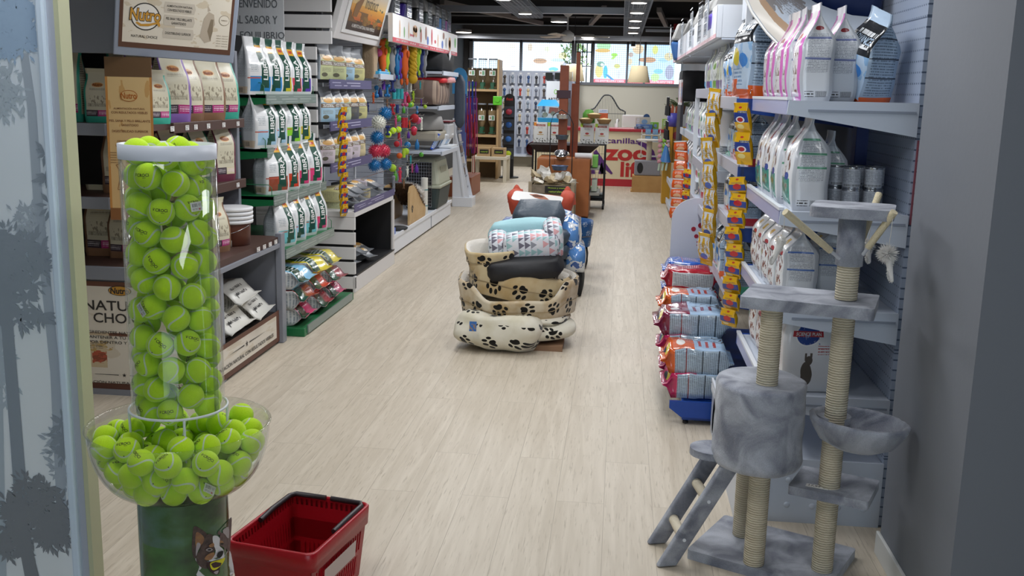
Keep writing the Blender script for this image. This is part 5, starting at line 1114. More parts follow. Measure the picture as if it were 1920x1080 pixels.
HP.put(1,(.81,4.0,1.19),STAND(radians(-90)),'white dog food bag behind the nearest green banded one','white dog food bags on the second right shelf',scale=.8)
for i,(x,y,a) in enumerate(((.70,3.88,-92),(.69,4.06,-90),(.69,4.24,-88),(.69,4.42,-92),(.69,4.58,-90))): HP.put(2,(x,y,.83),STAND(radians(a)),'small white pet food bag with food pictures, %s on the third right shelf'%ORD[i],'white bags on the third right shelf',scale=1.0 if i else 1.05)
HP.put(2,(.84,4.02,.83),STAND(radians(-90)),'grey bag with red bars behind the small white bags','white bags on the third right shelf')
HP.put(3,(.745,3.80,.50),(radians(-4),0,radians(6)),'white cat food bag with round blue emblem turned to the camera','bags on the low right shelf')
for i,(x,y,a) in enumerate(((.70,4.08,-90),(.70,4.30,-92),(.70,4.52,-88))): HP.put(2,(x,y,.50),STAND(radians(a)),'white pet food bag, %s in the row on the low right shelf'%ORD[i],'bags on the low right shelf')
# cans
can=thing('food_can','food can','can',loc=(0,0,0))
MB().lathe([(0,.002),(.031,.002),(.0325,0),(.0325,.003),(.0315,.006),(.0315,.074),(.0325,.077),(.0325,.081),(.030,.081),(.029,.078),(0,.078)],28).build('can_body',CHR,can)
MB().lathe([(.0317,.007),(.0317,.073)],28).build('can_label',art('can_label','#c3c7cf',[('s',.45,.25,1,.95,'#9297a0',8),('b',.5,.04,.95,.16,'#444444',60),('n',.0,.3,.4,.6,'#8a5a45',12,.5),('r',.0,.0,.4,.25,'#2e6f62'),('e',.2,.75,.08,.12,'#9a2c34')],.3),can)
k=0
for i,(x,y) in enumerate(((.865,3.84),(.945,3.85),(.825,3.92),(.90,3.93),(.975,3.94))):
    for j in range(2):
        lb='grey labelled food can, %s can of the %s stack'%(('lower','upper')[j],ORD[i].replace('nearest','front left').replace('second','front right'))
        rz=radians((10,-25,35,0,-15)[i]+j*9)
        if k==0: can.location=(x,y,1.19); can.rotation_euler=(0,0,rz); can['label']=lb; can['group']='food cans on the second right shelf'
        else: clone(can,(x,y,1.19+j*.0815),rz,lb,'food cans on the second right shelf')
        k+=1
# ------------------------------------------------------------------ second right unit and pile in front of it
r2=thing('blue_shelf_unit','grey railed shelf unit with blue brackets and blue base next to the first unit','shelf unit')
MB().b2(1.04,1.06,4.76,9.4,0,2.4).build('back_panel',mat('back_dusk','#3a4252',.6),r2)
BB=mat('bracket_blue','#14439b',.4)
def shelfrow(par,zs,x,y0,y1,blue=True):
    for z in zs:
        MB().b2(x+.012,1.04,y0,y1,z-.02,z).build('shelf',LGR,par)
        plate([(x,z+.004),(x,z-.055),(1.04,z-.115),(1.04,z+.004)],y0-.01).build('bracket',BB if blue else LGR,par)
        MB().b2(x,x+.012,y0,y1,z-.05,z+.012).build('price_rail',mat('rail_grey','#b0b1bd',.35),par,bev=.002)
shelfrow(r2,[1.585],.53,4.78,5.9); shelfrow(r2,[1.27,.98,.655],.56,4.82,5.9)
r3=thing('small_bag_shelf_unit','white shelf unit of small pet food bags behind the hanging yellow packs','shelf unit')
shelfrow(r3,[1.63,1.165,.89],.53,5.95,7.4,False)
MB().b2(.53,.56,7.38,7.41,.3,1.63).build('upright',MW,r3); MB().b2(.53,.56,5.93,5.95,1.0,1.63).build('upright',MW,r3)
g=MB().b2(.36,.98,4.80,5.9,.10,.12).prism([(.30,.12),(.30,.085),(.36,.04),(.98,.03),(.98,.12)],-4.80,-4.78,T=Matrix(((1,0,0,0),(0,0,-1,0),(0,1,0,0),(0,0,0,1)))).b2(.365,.98,4.80,4.83,.02,.12).b2(.37,.405,4.79,4.84,.025,.10)
g.build('blue_base',BB,r2,bev=.003)
for y in(4.82,5.8): MB().cyl((.385,y,0),(.385,y,.012),.014).cyl((.385,y,.01),(.385,y,.03),.006).build('levelling_foot',BLK,r2)
G='dog food bags on the second right unit'
for i,(x,y,a) in enumerate(((.64,4.93,-78),(.63,5.2,-90),(.63,5.46,-86),(.63,5.70,-92))): HP.put(4,(x,y,1.585),STAND(radians(a)),'light blue bag with orange foot, %s on the second unit top shelf'%ORD[i],G,scale=(1.18,.98,.92,.9)[i])
for i,(x,y) in enumerate(((.66,4.95),(.66,5.16),(.66,5.38),(.66,5.6),(.66,5.80))): HP.put((5,5,4,5,6)[i],(x,y,1.27),STAND(radians(-90+(i%3)*4)),'light blue and black dog food bag, %s on the second shelf'%ORD[i],G,scale=.85 if i!=2 else .7)
for i,(x,y) in enumerate(((.65,5.0),(.65,5.22),(.65,5.44),(.65,5.66))): HP.put((5,6,5,7)[i],(x,y,.98),STAND(radians(-88-(i%3)*4)),'blue and yellow dog food bag, %s on the third shelf'%ORD[i],G,scale=.8)
for i,(x,y) in enumerate(((.62,4.92),(.62,5.12),(.61,5.34),(.62,5.56),(.62,5.78))): HP.put((6,5,7,6,7)[i],(x,y,.655),STAND(radians(-88-(i%3)*4)),'white and black bag with %s foot, %s on the low shelf'%(('green','red','orange','mint','rust')[i],ORD[i]),G,scale=.88)
cs=['#cfd3d8','#e2e4e6','#d3d8cf','#d9d9dc']; sb=[('#3aa6dd','#e8e8ea'),('#7a5c8c','#c9cfb8'),('#7fae45','#dfe3e0'),('#2fa27c','#e3e6e6'),('#c23a44','#e9e9ea'),('#23795a','#e5e8ea')]
SB=Pool([bag(.14,.28,.08,art('small_%d'%i,b,[('r',.0,.0,1,.22,a),('e',.5,.55,.3,.09,a),('n',.1,.2,.9,.45,'#8b8f86',8,.55),('s',.15,.75,.85,.86,'#5a6070',2),('r',1,0,1.5,1,'#c3c7ca'),('s',1.1,.1,1.4,.8,'#8a9095',14),('r',2.5,0,3,1,'#c3c7ca')],.3,bump=(14,.2)),[],[INK],top=.6,seed=90+i,name='small_food_bag') for i,(a,b) in enumerate(sb)])
sn=['blue','violet','green','mint','red','dark green']
for zi,(z,ks) in enumerate(((1.63,[1,1,2,0,1,0]),(1.165,[3,5,3,0,4,3]),(.89,[4,1,4,4,4,1]))):
    for i,k in enumerate(ks): SB.put(k,(.62,6.1+.22*i,z),STAND(radians(-90+((i*7)%5-2)*3)),'small %s footed bag, %s on the %s shelf of the third right unit'%(sn[k],ORD[i],('high','middle','low')[zi])+'','small bags on the third right unit')
SB.done(); HP.done()
# measuring-cup shaped white dispenser between shelves
t=thing('plastic_scoop','white conical plastic hopper hanging under the top shelf','hopper',loc=(.60,5.80,1.38)); MB().lathe([(.03,-.06),(.075,.10),(.09,.11),(.09,.14),(.07,.14),(.065,.10),(.02,-.05),(0,-.05)],24).build('hopper_cone',MW,t); MB().lathe([(0,-.05),(.02,-.055),(.015,-.09),(0,-.09)],12).build('nozzle',MG,t)
# yellow snack strips on the right
long_=art('dental_pack','#d7a511',[('r',0,.42,1,.72,'#243a86'),('e',.45,.5,.3,.10,'#d9dbe2'),('e',.45,.5,.2,.07,'#a8262e'),('r',.3,.70,1,.77,'#1a2245'),('s',.35,.71,.95,.76,'#e8e8e8',1),('e',.4,.28,.25,.08,'#e5d68a'),('e',.45,.86,.12,.03,'#b5332a'),('r',1,0,3,1,'#c09212')],.18,coat=.6)
silv=art('stick_pack','#c79a1a',[('n',0,.2,1,.9,'#cfd2d8',5,.48),('e',.5,.3,.3,.1,'#3f5fb8'),('r',0,.92,1,1,'#d5a81d'),('s',.2,.5,.8,.7,'#7c6a3a',4)],.18,coat=.6)
oran=art('orange_pack','#dc5a1c',[('r',0,.9,1,1,'#dddde0'),('e',.5,.35,.3,.2,'#e8b58a'),('s',.2,.6,.8,.8,'#f2e2d6',2)],.2,coat=.5)
PO2=Pool([pouch(.085,.15,.024,long_),pouch(.085,.19,.03,silv),pouch(.12,.105,.03,oran),pouch(.095,.098,.03,SNK[0])])
strip(PO2,0,(.585,4.735,1.56),2,.135,'short strip of long yellow packs',radians(-42),'yellow dental snack packs')
def hang(pool,k,x,y,zs,label,grp,rz,dx=0,scale=None,jr=8):
    rn=random.Random(int(y*50)); t=thing('display_strip',label,'display strip',None,(x,y,zs[0]+.05)); L_=zs[0]-zs[-1]+.1
    MB().b2(-.009,.009,-.001,.001,-L_,.08,T=Matrix.Rotation(rz,4,'Z')).build('plastic_strip',clearmat('strip_clear',(.85,.87,.88),.2,.1),t)
    for i,z in enumerate(zs): pool.put(k,(x+.018*sin(rz)+dx*i+rn.uniform(-.006,.006),y-.018*cos(rz)+rn.uniform(-.01,.01),z-.1),(radians(rn.uniform(4,16)),radians(rn.uniform(-6,6)),rz+radians(rn.uniform(-jr,jr))),'snack pouch, %s down the %s'%(('first','second','third','fourth','fifth','sixth','seventh','eighth','ninth')[i],label),grp,scale=scale)
hang(PO2,3,.572,4.735,[1.25-.078*i for i in range(9)],'long strip of yellow and blue packs','yellow and blue snack packs',radians(-35),scale=.88)
hang(PO2,1,.53,5.62,[1.55-.13*i for i in range(7)],'strip of long gold and silver packs','gold and silver stick packs',radians(-50))
hang(PO2,2,.56,9.0,[1.20-.083*i for i in range(8)],'strip of orange packs by the far right shelves','orange snack packs',radians(-25),dx=-.002)
hang(PO2,3,.535,7.5,[1.08-.08*i for i in range(5)],'strip of yellow packs behind the crowned board','yellow packs on the far strip',radians(-45))
PO2.done()
PO.done()
# lying dog food bags (light blue with coloured end)
def plie(nm,c,base='#a9c6e4',txt='#b13a2f'):
    return art(nm,base,[('r',0,.54,1,1,c),('e',.5,.72,.16,.06,'#f0ede6'),('e',.3,.90,.2,.035,'#d9c028'),('e',.55,.93,.22,.02,'#2a2a30'),
      ('r',.25,.34,.62,.38,txt),('r',.25,.44,.62,.48,txt),('r',.25,.24,.62,.28,txt),('n',.6,.12,.95,.5,'#6b584d',5,.56),('r',0,0,1,.05,'#8fb0d4'),
      ('r',2.5,0,3,1,'#a9bccd'),('s',2.53,.0,2.97,.84,'#74808c',34),('r',2.5,.20,3,.215,'#27303c'),('r',2.5,.42,3,.435,'#27303c'),('r',2.5,.64,3,.655,'#7c2f35'),('r',2.5,.80,3,1,c),
      ('r',1,0,1.5,1,'#a9bccd'),('s',1.03,.0,1.47,.84,'#74808c',34),('r',1.5,0,2.5,1,'#9fbcd8')],.16,bump=(13,.4),coat=.6)
def pred(nm,c):
    return art(nm,c,[('r',0,0,1,.16,'#e0e0e2'),('n',.1,.0,.9,.15,'#8a5a45',14,.58),('s',.25,.34,.75,.6,'#e8b9b9',7),('n',0,.66,1,1,'#e9d9da',10,.6),('r',.1,.62,.9,.64,'#d98a8a'),
      ('r',2.5,0,3,1,c),('r',2.55,.1,2.95,.8,'#c9cccf'),('s',2.58,.12,2.92,.78,'#7d8187',22),('r',1,0,1.5,1,c)],.16,bump=(13,.4),coat=.6)
AP=Pool([bag(.27,.36,.125,plie('pile_orange','#d9601f'),[],[INK],top=.90,both=True,crimp=.05,belly=.03,seed=101,crum=.012,cat='bag',name='dog_food_bag'),
 bag(.27,.36,.12,plie('pile_magenta','#c3245c',txt='#7a2345'),[],[INK],top=.90,both=True,crimp=.05,belly=.03,seed=102,crum=.012,name='dog_food_bag'),
 bag(.30,.40,.12,plie('pile_burgundy','#7c2343','#a9c6e4','#7a2345'),[('Lamb & Rice',.70,.14,.36,.06,False,1)],[INK,WHT],top=.90,both=True,crimp=.05,belly=.03,seed=103,crum=.012,name='dog_food_bag'),
 bag(.26,.34,.11,pred('pile_red','#b01f30'),[],[INK],top=.90,both=True,crimp=.05,belly=.03,seed=104,crum=.012,name='cat_food_bag'),
 bag(.26,.34,.11,pred('pile_blue','#2a62c4'),[],[INK],top=.90,both=True,crimp=.05,belly=.03,seed=105,crum=.012,name='cat_food_bag')])
G='bags piled on the blue base'
for (k,x,y,z,rz,h,lb) in ((1,.44,4.96,.185,92,.36,'magenta ended dog food bag at the bottom of the nearest pile'),(0,.43,4.97,.305,89,.36,'orange ended dog food bag on top of the nearest pile'),
  (1,.44,5.28,.185,90,.36,'magenta ended bag at the bottom of the second pile'),(1,.42,5.27,.305,88,.36,'magenta ended bag second from the bottom of the second pile'),(2,.42,5.29,.42,90,.40,'burgundy ended lamb and rice bag on the second pile'),
  (1,.46,5.62,.19,90,.36,'magenta ended bag at the bottom of the third pile'),(0,.45,5.60,.31,90,.36,'orange ended bag in the middle of the third pile'),(0,.43,5.61,.45,91,.36,'orange ended bag on top of the third pile'),
  (3,.47,6.02,.17,90,.34,'red bag lowest of the red pile before the crowned board'),(3,.46,6.03,.29,90,.34,'red bag second from the bottom of the red pile'),(3,.47,6.02,.41,92,.34,'red bag third from the bottom of the red pile'),(3,.455,6.04,.52,88,.34,'red bag topmost on the red pile'),
  (4,.47,6.33,.17,90,.34,'blue bag lowest beside the crowned board'),(4,.47,6.33,.29,90,.34,'blue bag second beside the crowned board'),(4,.47,6.32,.41,90,.34,'blue bag third beside the crowned board'),(4,.47,6.33,.52,90,.34,'blue bag topmost beside the crowned board')):
    lay(AP,k,(x,y,z),rz,lb,G,h=h)
AP.done()
MB().b2(.32,.98,5.92,6.48,.10,.12)
o=MB().b2(.34,.98,5.93,6.48,.085,.11).b2(.38,.96,5.96,6.45,.0,.085).build('low_pallet',BB,bev=.003); prop(o,'low blue stand under the red and blue bag piles','stand')
# board with red crown
bx0,bx1,by=.365,.70,6.62; pts=[(bx0,0),(bx1,0),(bx1,.86)]+[((bx0+bx1)/2+.1675*cos(a)*(1 if True else 1),.80+.14*sin(a)) for a in [radians(q) for q in range(20,181,16)]]
t=thing('crowned_board','white round topped cardboard end board with a dark red crown','display board',loc=(0,0,0))
MB().prism(pts,-by-.012,-by,T=Matrix(((1,0,0,0),(0,0,-1,0),(0,1,0,0),(0,0,0,1)))).build('board',mat('board_white','#c6cad6',.4),t)
g=MB(); f=lambda x,z:(x,by-.0015,z); cx,cz=.615,.66
cr=MB()
for i,(dx,dz,r) in enumerate(((-.105,.075,.0155),(-.06,.10,.0175),(-.01,.108,.0185),(.04,.10,.0175),(-.085,.028,.014),(-.04,.048,.014),(.005,.052,.014))): cr.disc(f,cx+dx,cz+dz,r,r,0,20)
for (z0,w_) in ((-.005,.012),(-.028,.008)):
    n=12; top=[(cx-.08+.14*i/n,cz+z0+.028*sin(pi*(i/n*.62))) for i in range(n+1)]
    for i in range(n): cr.poly([top[i],top[i+1],(top[i+1][0],top[i+1][1]-w_),(top[i][0],top[i][1]-w_)],f,0)
cr.build('crown_emblem',mat('crown_red','#9c1c30',.4),t)
# ------------------------------------------------------------------ header boards and carriers above
STR=art('header_stripes','#e3e6ee',[('r',0,.0,1,.13,'#c98a96'),('b',0,.15,1,.98,'#c9cedb',30),('s',.02,.02,.98,.11,'#e6d2d6',1)],.35)
for (y0,y1,lb) in ((5.70,8.25,'near long white header board with a red lower band on the right'),(8.33,10.35,'far white header board with a red lower band on the right')):
    t=thing('header_board',lb,'sign','white header boards over the right shelves')
    MB().b2(.50,.53,y0,y1,1.91,2.085).build('board',MW,t,bev=.003)
    MB().quad((.4985,y1,1.91),(.4985,y0,1.91),(.4985,y0,2.085),(.4985,y1,2.085)).build('header_print',STR,t)
    MB().b2(.53,1.04,y0,y0+.02,1.91,2.085).build('end_cap',MW,t)
    MB().b2(.53,1.1,y0,y1,1.90,1.912).build('top_shelf',LGR,t)
def carrier(lb,loc,c,rz=0,s=1):
    t=thing('pet_carrier',lb,'pet carrier','pet carriers on top of the shelving',loc,rz)
    m1=mat('carrier_'+c.strip('#'),c,.4); m2=mat('carrier_grey','#8d8d8b',.5)
    w_,d_,h_=.15*s,.24*s,.15*s
    MB().lathe([(0,0),(.9,0),(1,.12),(1.04,.9),(1.06,1.0)],4,T=Matrix.Rotation(pi/4,4,'Z')) if 0 else None
    for (z0,z1,k0,k1,mm,nm) in ((0,h_,.86,1.0,m1,'lower_shell'),(h_+.008,h_*2,1.0,.78,m2,'upper_shell')):
        vs=[(sx*w_*k,sy*d_*k,z) for (z,k) in((z0,k0),(z1,k1)) for sx,sy in((-1,-1),(1,-1),(1,1),(-1,1))]
        MB().add(vs,[(3,2,1,0),(4,5,6,7)]+[(i,(i+1)%4,4+(i+1)%4,4+i) for i in range(4)]).build(nm,mm,t,bev=.02*s)
    g=MB(); 
    for i in range(9): x=-w_*.7+i*w_*1.4/8; g.b2(x-.002,x+.002,-d_-.006,-d_,.03*s,h_*1.75)
    for j in range(8): z=.03*s+j*h_*1.7/7; g.b2(-w_*.7,w_*.7,-d_-.008,-d_-.004,z-.002,z+.002)
    g.build('wire_door',CHR,t)
    MB().tube([(-.04*s,0,h_*2),(-.04*s,0,h_*2+.03),(.04*s,0,h_*2+.03),(.04*s,0,h_*2)],.008*s,6).build('handle',m1,t)
    MB().b2(-w_-.004+.0,-w_+.002,-.08*s,.08*s,.04,h_*.8).build('paper_tag',mat('tag_pale','#cfd6dc',.5),t)
    return t
for (lb,loc,c,rz,s) in (('violet pet carrier on top of the near right header',(.72,6.15,1.912),'#5d4bb0',90,1),('blue pet carrier on top of the right header',(.74,6.9,1.912),'#2c6fb4',88,1),('grey pet carrier on top of the right header',(.74,7.6,1.912),'#6f7278',90,1.05),('dark pet carrier far on the right header',(.76,8.9,1.912),'#3c4048',90,1.1),('white and blue pet carrier above the far right header',(.70,9.7,1.912),'#3f6ca8',92,1.1)):
    carrier(lb,loc,c,radians(rz+180 if 0 else -rz),s)
g=MB().sphere((0,0,0),.01) if 0 else None
# ================================================================== left toy wall
u4=thing('toy_shelf_unit','white shelf unit with toy hooks, white shelves and a low white plinth','shelf unit')
MB().b2(-2.80,-2.77,9.03,12.75,0,2.3).build('back_panel',mat('back_pale','#9aa0ac',.5),u4)
MB().b2(-2.77,-2.13,9.03,12.75,.17,.195).b2(-2.145,-2.13,9.03,12.72,.02,.17).b2(-2.135,-2.12,9.03,12.75,.165,.205).build('plinth',MW,u4,bev=.003)
MB().b2(-2.145,-2.125,11.35,11.37,.02,.2).build('plinth_joint',MG,u4)
for y in(9.03,11.38,12.72): MB().b2(-2.77,-2.70,y,y+.03,.2,2.3).build('upright',MW,u4)
MB().b2(-2.42,-2.405,9.03,9.06,.2,1.95).build('end_edge',MW,u4)
for (z,x,y0,y1) in ((1.80,-2.03,11.5,12.55),(1.405,-2.08,11.5,12.6),(.895,-2.02,11.4,12.6),(1.72,-2.18,9.06,9.62)):
    MB().b2(-2.77,x,y0,y1,z-.03,z).b2(x-.01,x+.01,y0,y1,z-.045,z+.005).build('shelf',LGR,u4,bev=.002)
# printed header
th=thing('toy_header_board','white header board with pictures of toys and a red lower band','sign')
MB().b2(-2.10,-2.06,9.06,12.66,2.01,2.26).b2(-2.77,-2.1,9.06,12.66,2.24,2.26).build('board',WHT,th)
f=lambda y,z:(-2.0565,y,z); rnd=random.Random(8); g=MB().quad((-2.058,9.06,2.01),(-2.058,12.66,2.01),(-2.058,12.66,2.26),(-2.058,9.06,2.26))
g.text('JUEGO Y COMPLEMENTO',f,9.45,2.033,w_=.5,h=.022,m=1).text('JUEGO Y COMPLEMENTO',f,10.5,2.033,w_=.5,h=.022,m=1).text('JUEGO Y COMPLEMENTO',f,11.45,2.033,w_=.5,h=.022,m=1).text('JUEGO Y COMPLEMENTO',f,12.3,2.033,w_=.45,h=.022,m=1)
for yy in(9.85,9.95,10.05,10.9,11.0,11.1,11.85,11.95): g.disc(f,yy,2.033,.02,.008,1,8)
def bone(y,z,s,m): g.poly([(y-s,z-s*.2),(y-s*.7,z-s*.1),(y+s*.7,z-s*.1),(y+s,z-s*.2),(y+s*1.1,z),(y+s,z+s*.2),(y+s*.7,z+s*.1),(y-s*.7,z+s*.1),(y-s,z+s*.2),(y-s*1.1,z)],f,m)
bone(9.9,2.11,.09,2); g.disc(f,10.06,2.18,.12,.035,3,14); g.disc(f,10.0,2.15,.05,.05,3,10); g.disc(f,10.1,2.15,.05,.05,3,10)
for (y,z,ry,rz_,m) in ((9.35,2.14,.02,.08,3),(9.55,2.12,.025,.05,4),(9.75,2.15,.02,.08,3),(10.35,2.13,.05,.07,5),(10.32,2.19,.03,.03,4),(10.62,2.17,.05,.07,6),(10.72,2.10,.05,.045,7),(10.95,2.15,.04,.085,2),(11.15,2.11,.05,.02,2),(11.32,2.13,.02,.07,3),(11.6,2.10,.06,.045,7),(11.68,2.2,.06,.04,6),(11.85,2.13,.04,.06,8),(12.1,2.13,.09,.08,3),(12.1,2.13,.06,.05,0),(12.5,2.16,.07,.06,4)): g.disc(f,y,z,ry,rz_,m,14)
g.build('header_print',[mat('print_paper','#e9e7e6',.4),mat('print_white','#f0e6e6',.4),mat('print_red','#c5283c',.4),mat('print_orange','#d59a55',.4),mat('print_green','#5da63f',.4),mat('print_brick','#b0563c',.4),mat('print_brown','#8a5137',.4),mat('print_blue','#3b62b8',.4),mat('print_grey','#8d8d8d',.4)],th)
MB().quad((-2.0575,9.06,2.01),(-2.0575,12.66,2.01),(-2.0575,12.66,2.052),(-2.0575,9.06,2.052)).build('red_band',_mc['print_red'],th)
for i,(y,c,cn_) in enumerate(((9.5,'#3a3a40','dark'),(10.05,'#3d2a8c','violet'),(10.65,'#1d1d20','black'),(11.15,'#2c3a38','dark green'),(11.6,'#33363c','charcoal'),(12.0,'#3c78b4','blue'),(12.4,'#8c3a8a','pink'))):
    carrier('%s pet carrier, %s in the row on top of the toy header'%(cn_,ORD[i]),(-2.36,y,2.262),c,radians(90),1.0)
# toys -------------------------------------------------------------
def toymb(kind,r):
    g=MB()
    if kind=='spiky':
        g.sphere((0,0,0),r*.83,20,14)
        for i in range(90):
            z=1-2*(i+.5)/90; a=i*2.39996; q=sqrt(1-z*z); d=Vector((q*cos(a),q*sin(a),z)); g.cyl(d*r*.78,d*r*1.10,r*.075,r*.035,6,cap=True)
    elif kind=='ball': g.sphere((0,0,0),r,16,12)
    elif kind=='bone':
        g.tube([(0,0,-r),(0,0,0),(0,0,r)],[r*.32,r*.25,r*.32],10)
        for s in(-1,1):
            for q in(-1,1): g.sphere((q*r*.32,0,s*r),r*.38,10,8)
    elif kind=='plush':
        g.sphere((0,0,.0),r,12,10,sc=(.25,.22,1.0),f=lambda p:1+.12*sin(8*p.z+5*p.x)); g.sphere((0,-.1*r,r*1.02),r*.22,12,10)
        for q in(-1,1): g.sphere((q*r*.18,0,r*1.22),r*.09,8,6); g.sphere((q*r*.26,-.1*r,.5*r),r*.09,8,6,sc=(1,1,2.4)); g.sphere((q*r*.16,0,-1.05*r),r*.10,8,6,sc=(1,1,2.2))
    elif kind=='rope':
        for k in range(3): g.tube([(r*.13*cos(t*1.6+k*2.09),r*.13*sin(t*1.6+k*2.09),r*(1-t/6)) for t in range(13)],r*.13,6)
        g.sphere((0,0,r*.95),r*.26,10,8); g.sphere((0,0,-r*.95),r*.26,10,8)
    elif kind=='dumb': g.cyl((0,0,-r*.6),(0,0,r*.6),r*.25); g.sphere((0,0,r*.75),r*.45,12,10); g.sphere((0,0,-r*.75),r*.45,12,10)
    elif kind=='bottle': g.lathe([(0,-r),(r*.4,-r),(r*.42,-r*.2),(r*.3,r*.3),(r*.15,r*.55),(r*.15,r*.8),(0,r*.8)],12)
    elif kind=='drum': g.cyl((0,0,-r),(0,0,r),r*.4,n=14); g.lathe([(r*.41,-r*.5),(r*.46,-r*.3),(r*.41,-r*.1),(r*.46,.1*r),(r*.41,r*.3)],14)
    return g
TOYC={'blue':'#1c6ea8','white':'#dedfd2','red':'#a81c28','pink':'#c04878','green':'#4a9a2c','lime':'#9dbf30','orange':'#c9581a','yellow':'#bf9a1e','violet':'#5b2f94','teal':'#2f9fa6','brown':'#7d5a3f','grey':'#84868c','navy':'#22306b','crimson':'#cc3552'}
KN={'spiky':('spiky_ball','spiky rubber ball','ball'),'ball':('toy_ball','small toy ball','ball'),'bone':('toy_bone','rubber bone toy','toy'),'plush':('plush_toy','plush animal toy','toy'),'rope':('rope_toy','twisted rope toy','toy'),'dumb':('dumbbell_toy','rubber dumbbell toy','toy'),'bottle':('squeaky_toy','bottle shaped squeaky toy','toy'),'drum':('chew_toy','ribbed chew toy','toy')}
_tm={}
hooks=0
def toy(kind,u,v,y,r,col,where,hook=True,rz=0):
    global hooks
    p=aty(u,v,y); nm,ds,ct_=KN[kind]; key=(kind,round(r,3),col)
    if key not in _tm:
        me=toymb(kind,r).mesh(nm); me.materials.append(mat('toy_'+col,TOYC[col],.35 if kind in('spiky','ball','bone','dumb') else .8)); _tm[key]=me
    o=bpy.data.objects.new(nm,_tm[key]); COL.objects.link(o); o.location=p; o.rotation_euler=(0,0,rz)
    prop(o,'%s %s %s'%(col,ds,where),ct_)
    if hook:
        z=p.z+r*1.5; MB().tube([(-2.77,p.y,z),(p.x+.02,p.y,z),(p.x+.03,p.y,z+.015)],.0028,6).tube([(p.x,p.y,z),(p.x,p.y,p.z+r*.8)],.001,4).build('toy_hook',CHR,u4)
    return o
toy('spiky',710,230,9.25,.068,'white','hanging near the slatted unit'); toy('spiky',722,213,9.40,.064,'blue','just behind the white spiky ball'); toy('spiky',707,258,9.25,.062,'blue','below the white spiky ball')
toy('spiky',704,283,9.25,.065,'crimson','left of two under the blue ball'); toy('spiky',719,283,9.45,.065,'crimson','right of two under the blue ball'); toy('spiky',702,310,9.25,.058,'blue','bottom left of the spiky balls'); toy('spiky',723,308,9.45,.058,'blue','bottom right of the spiky balls')
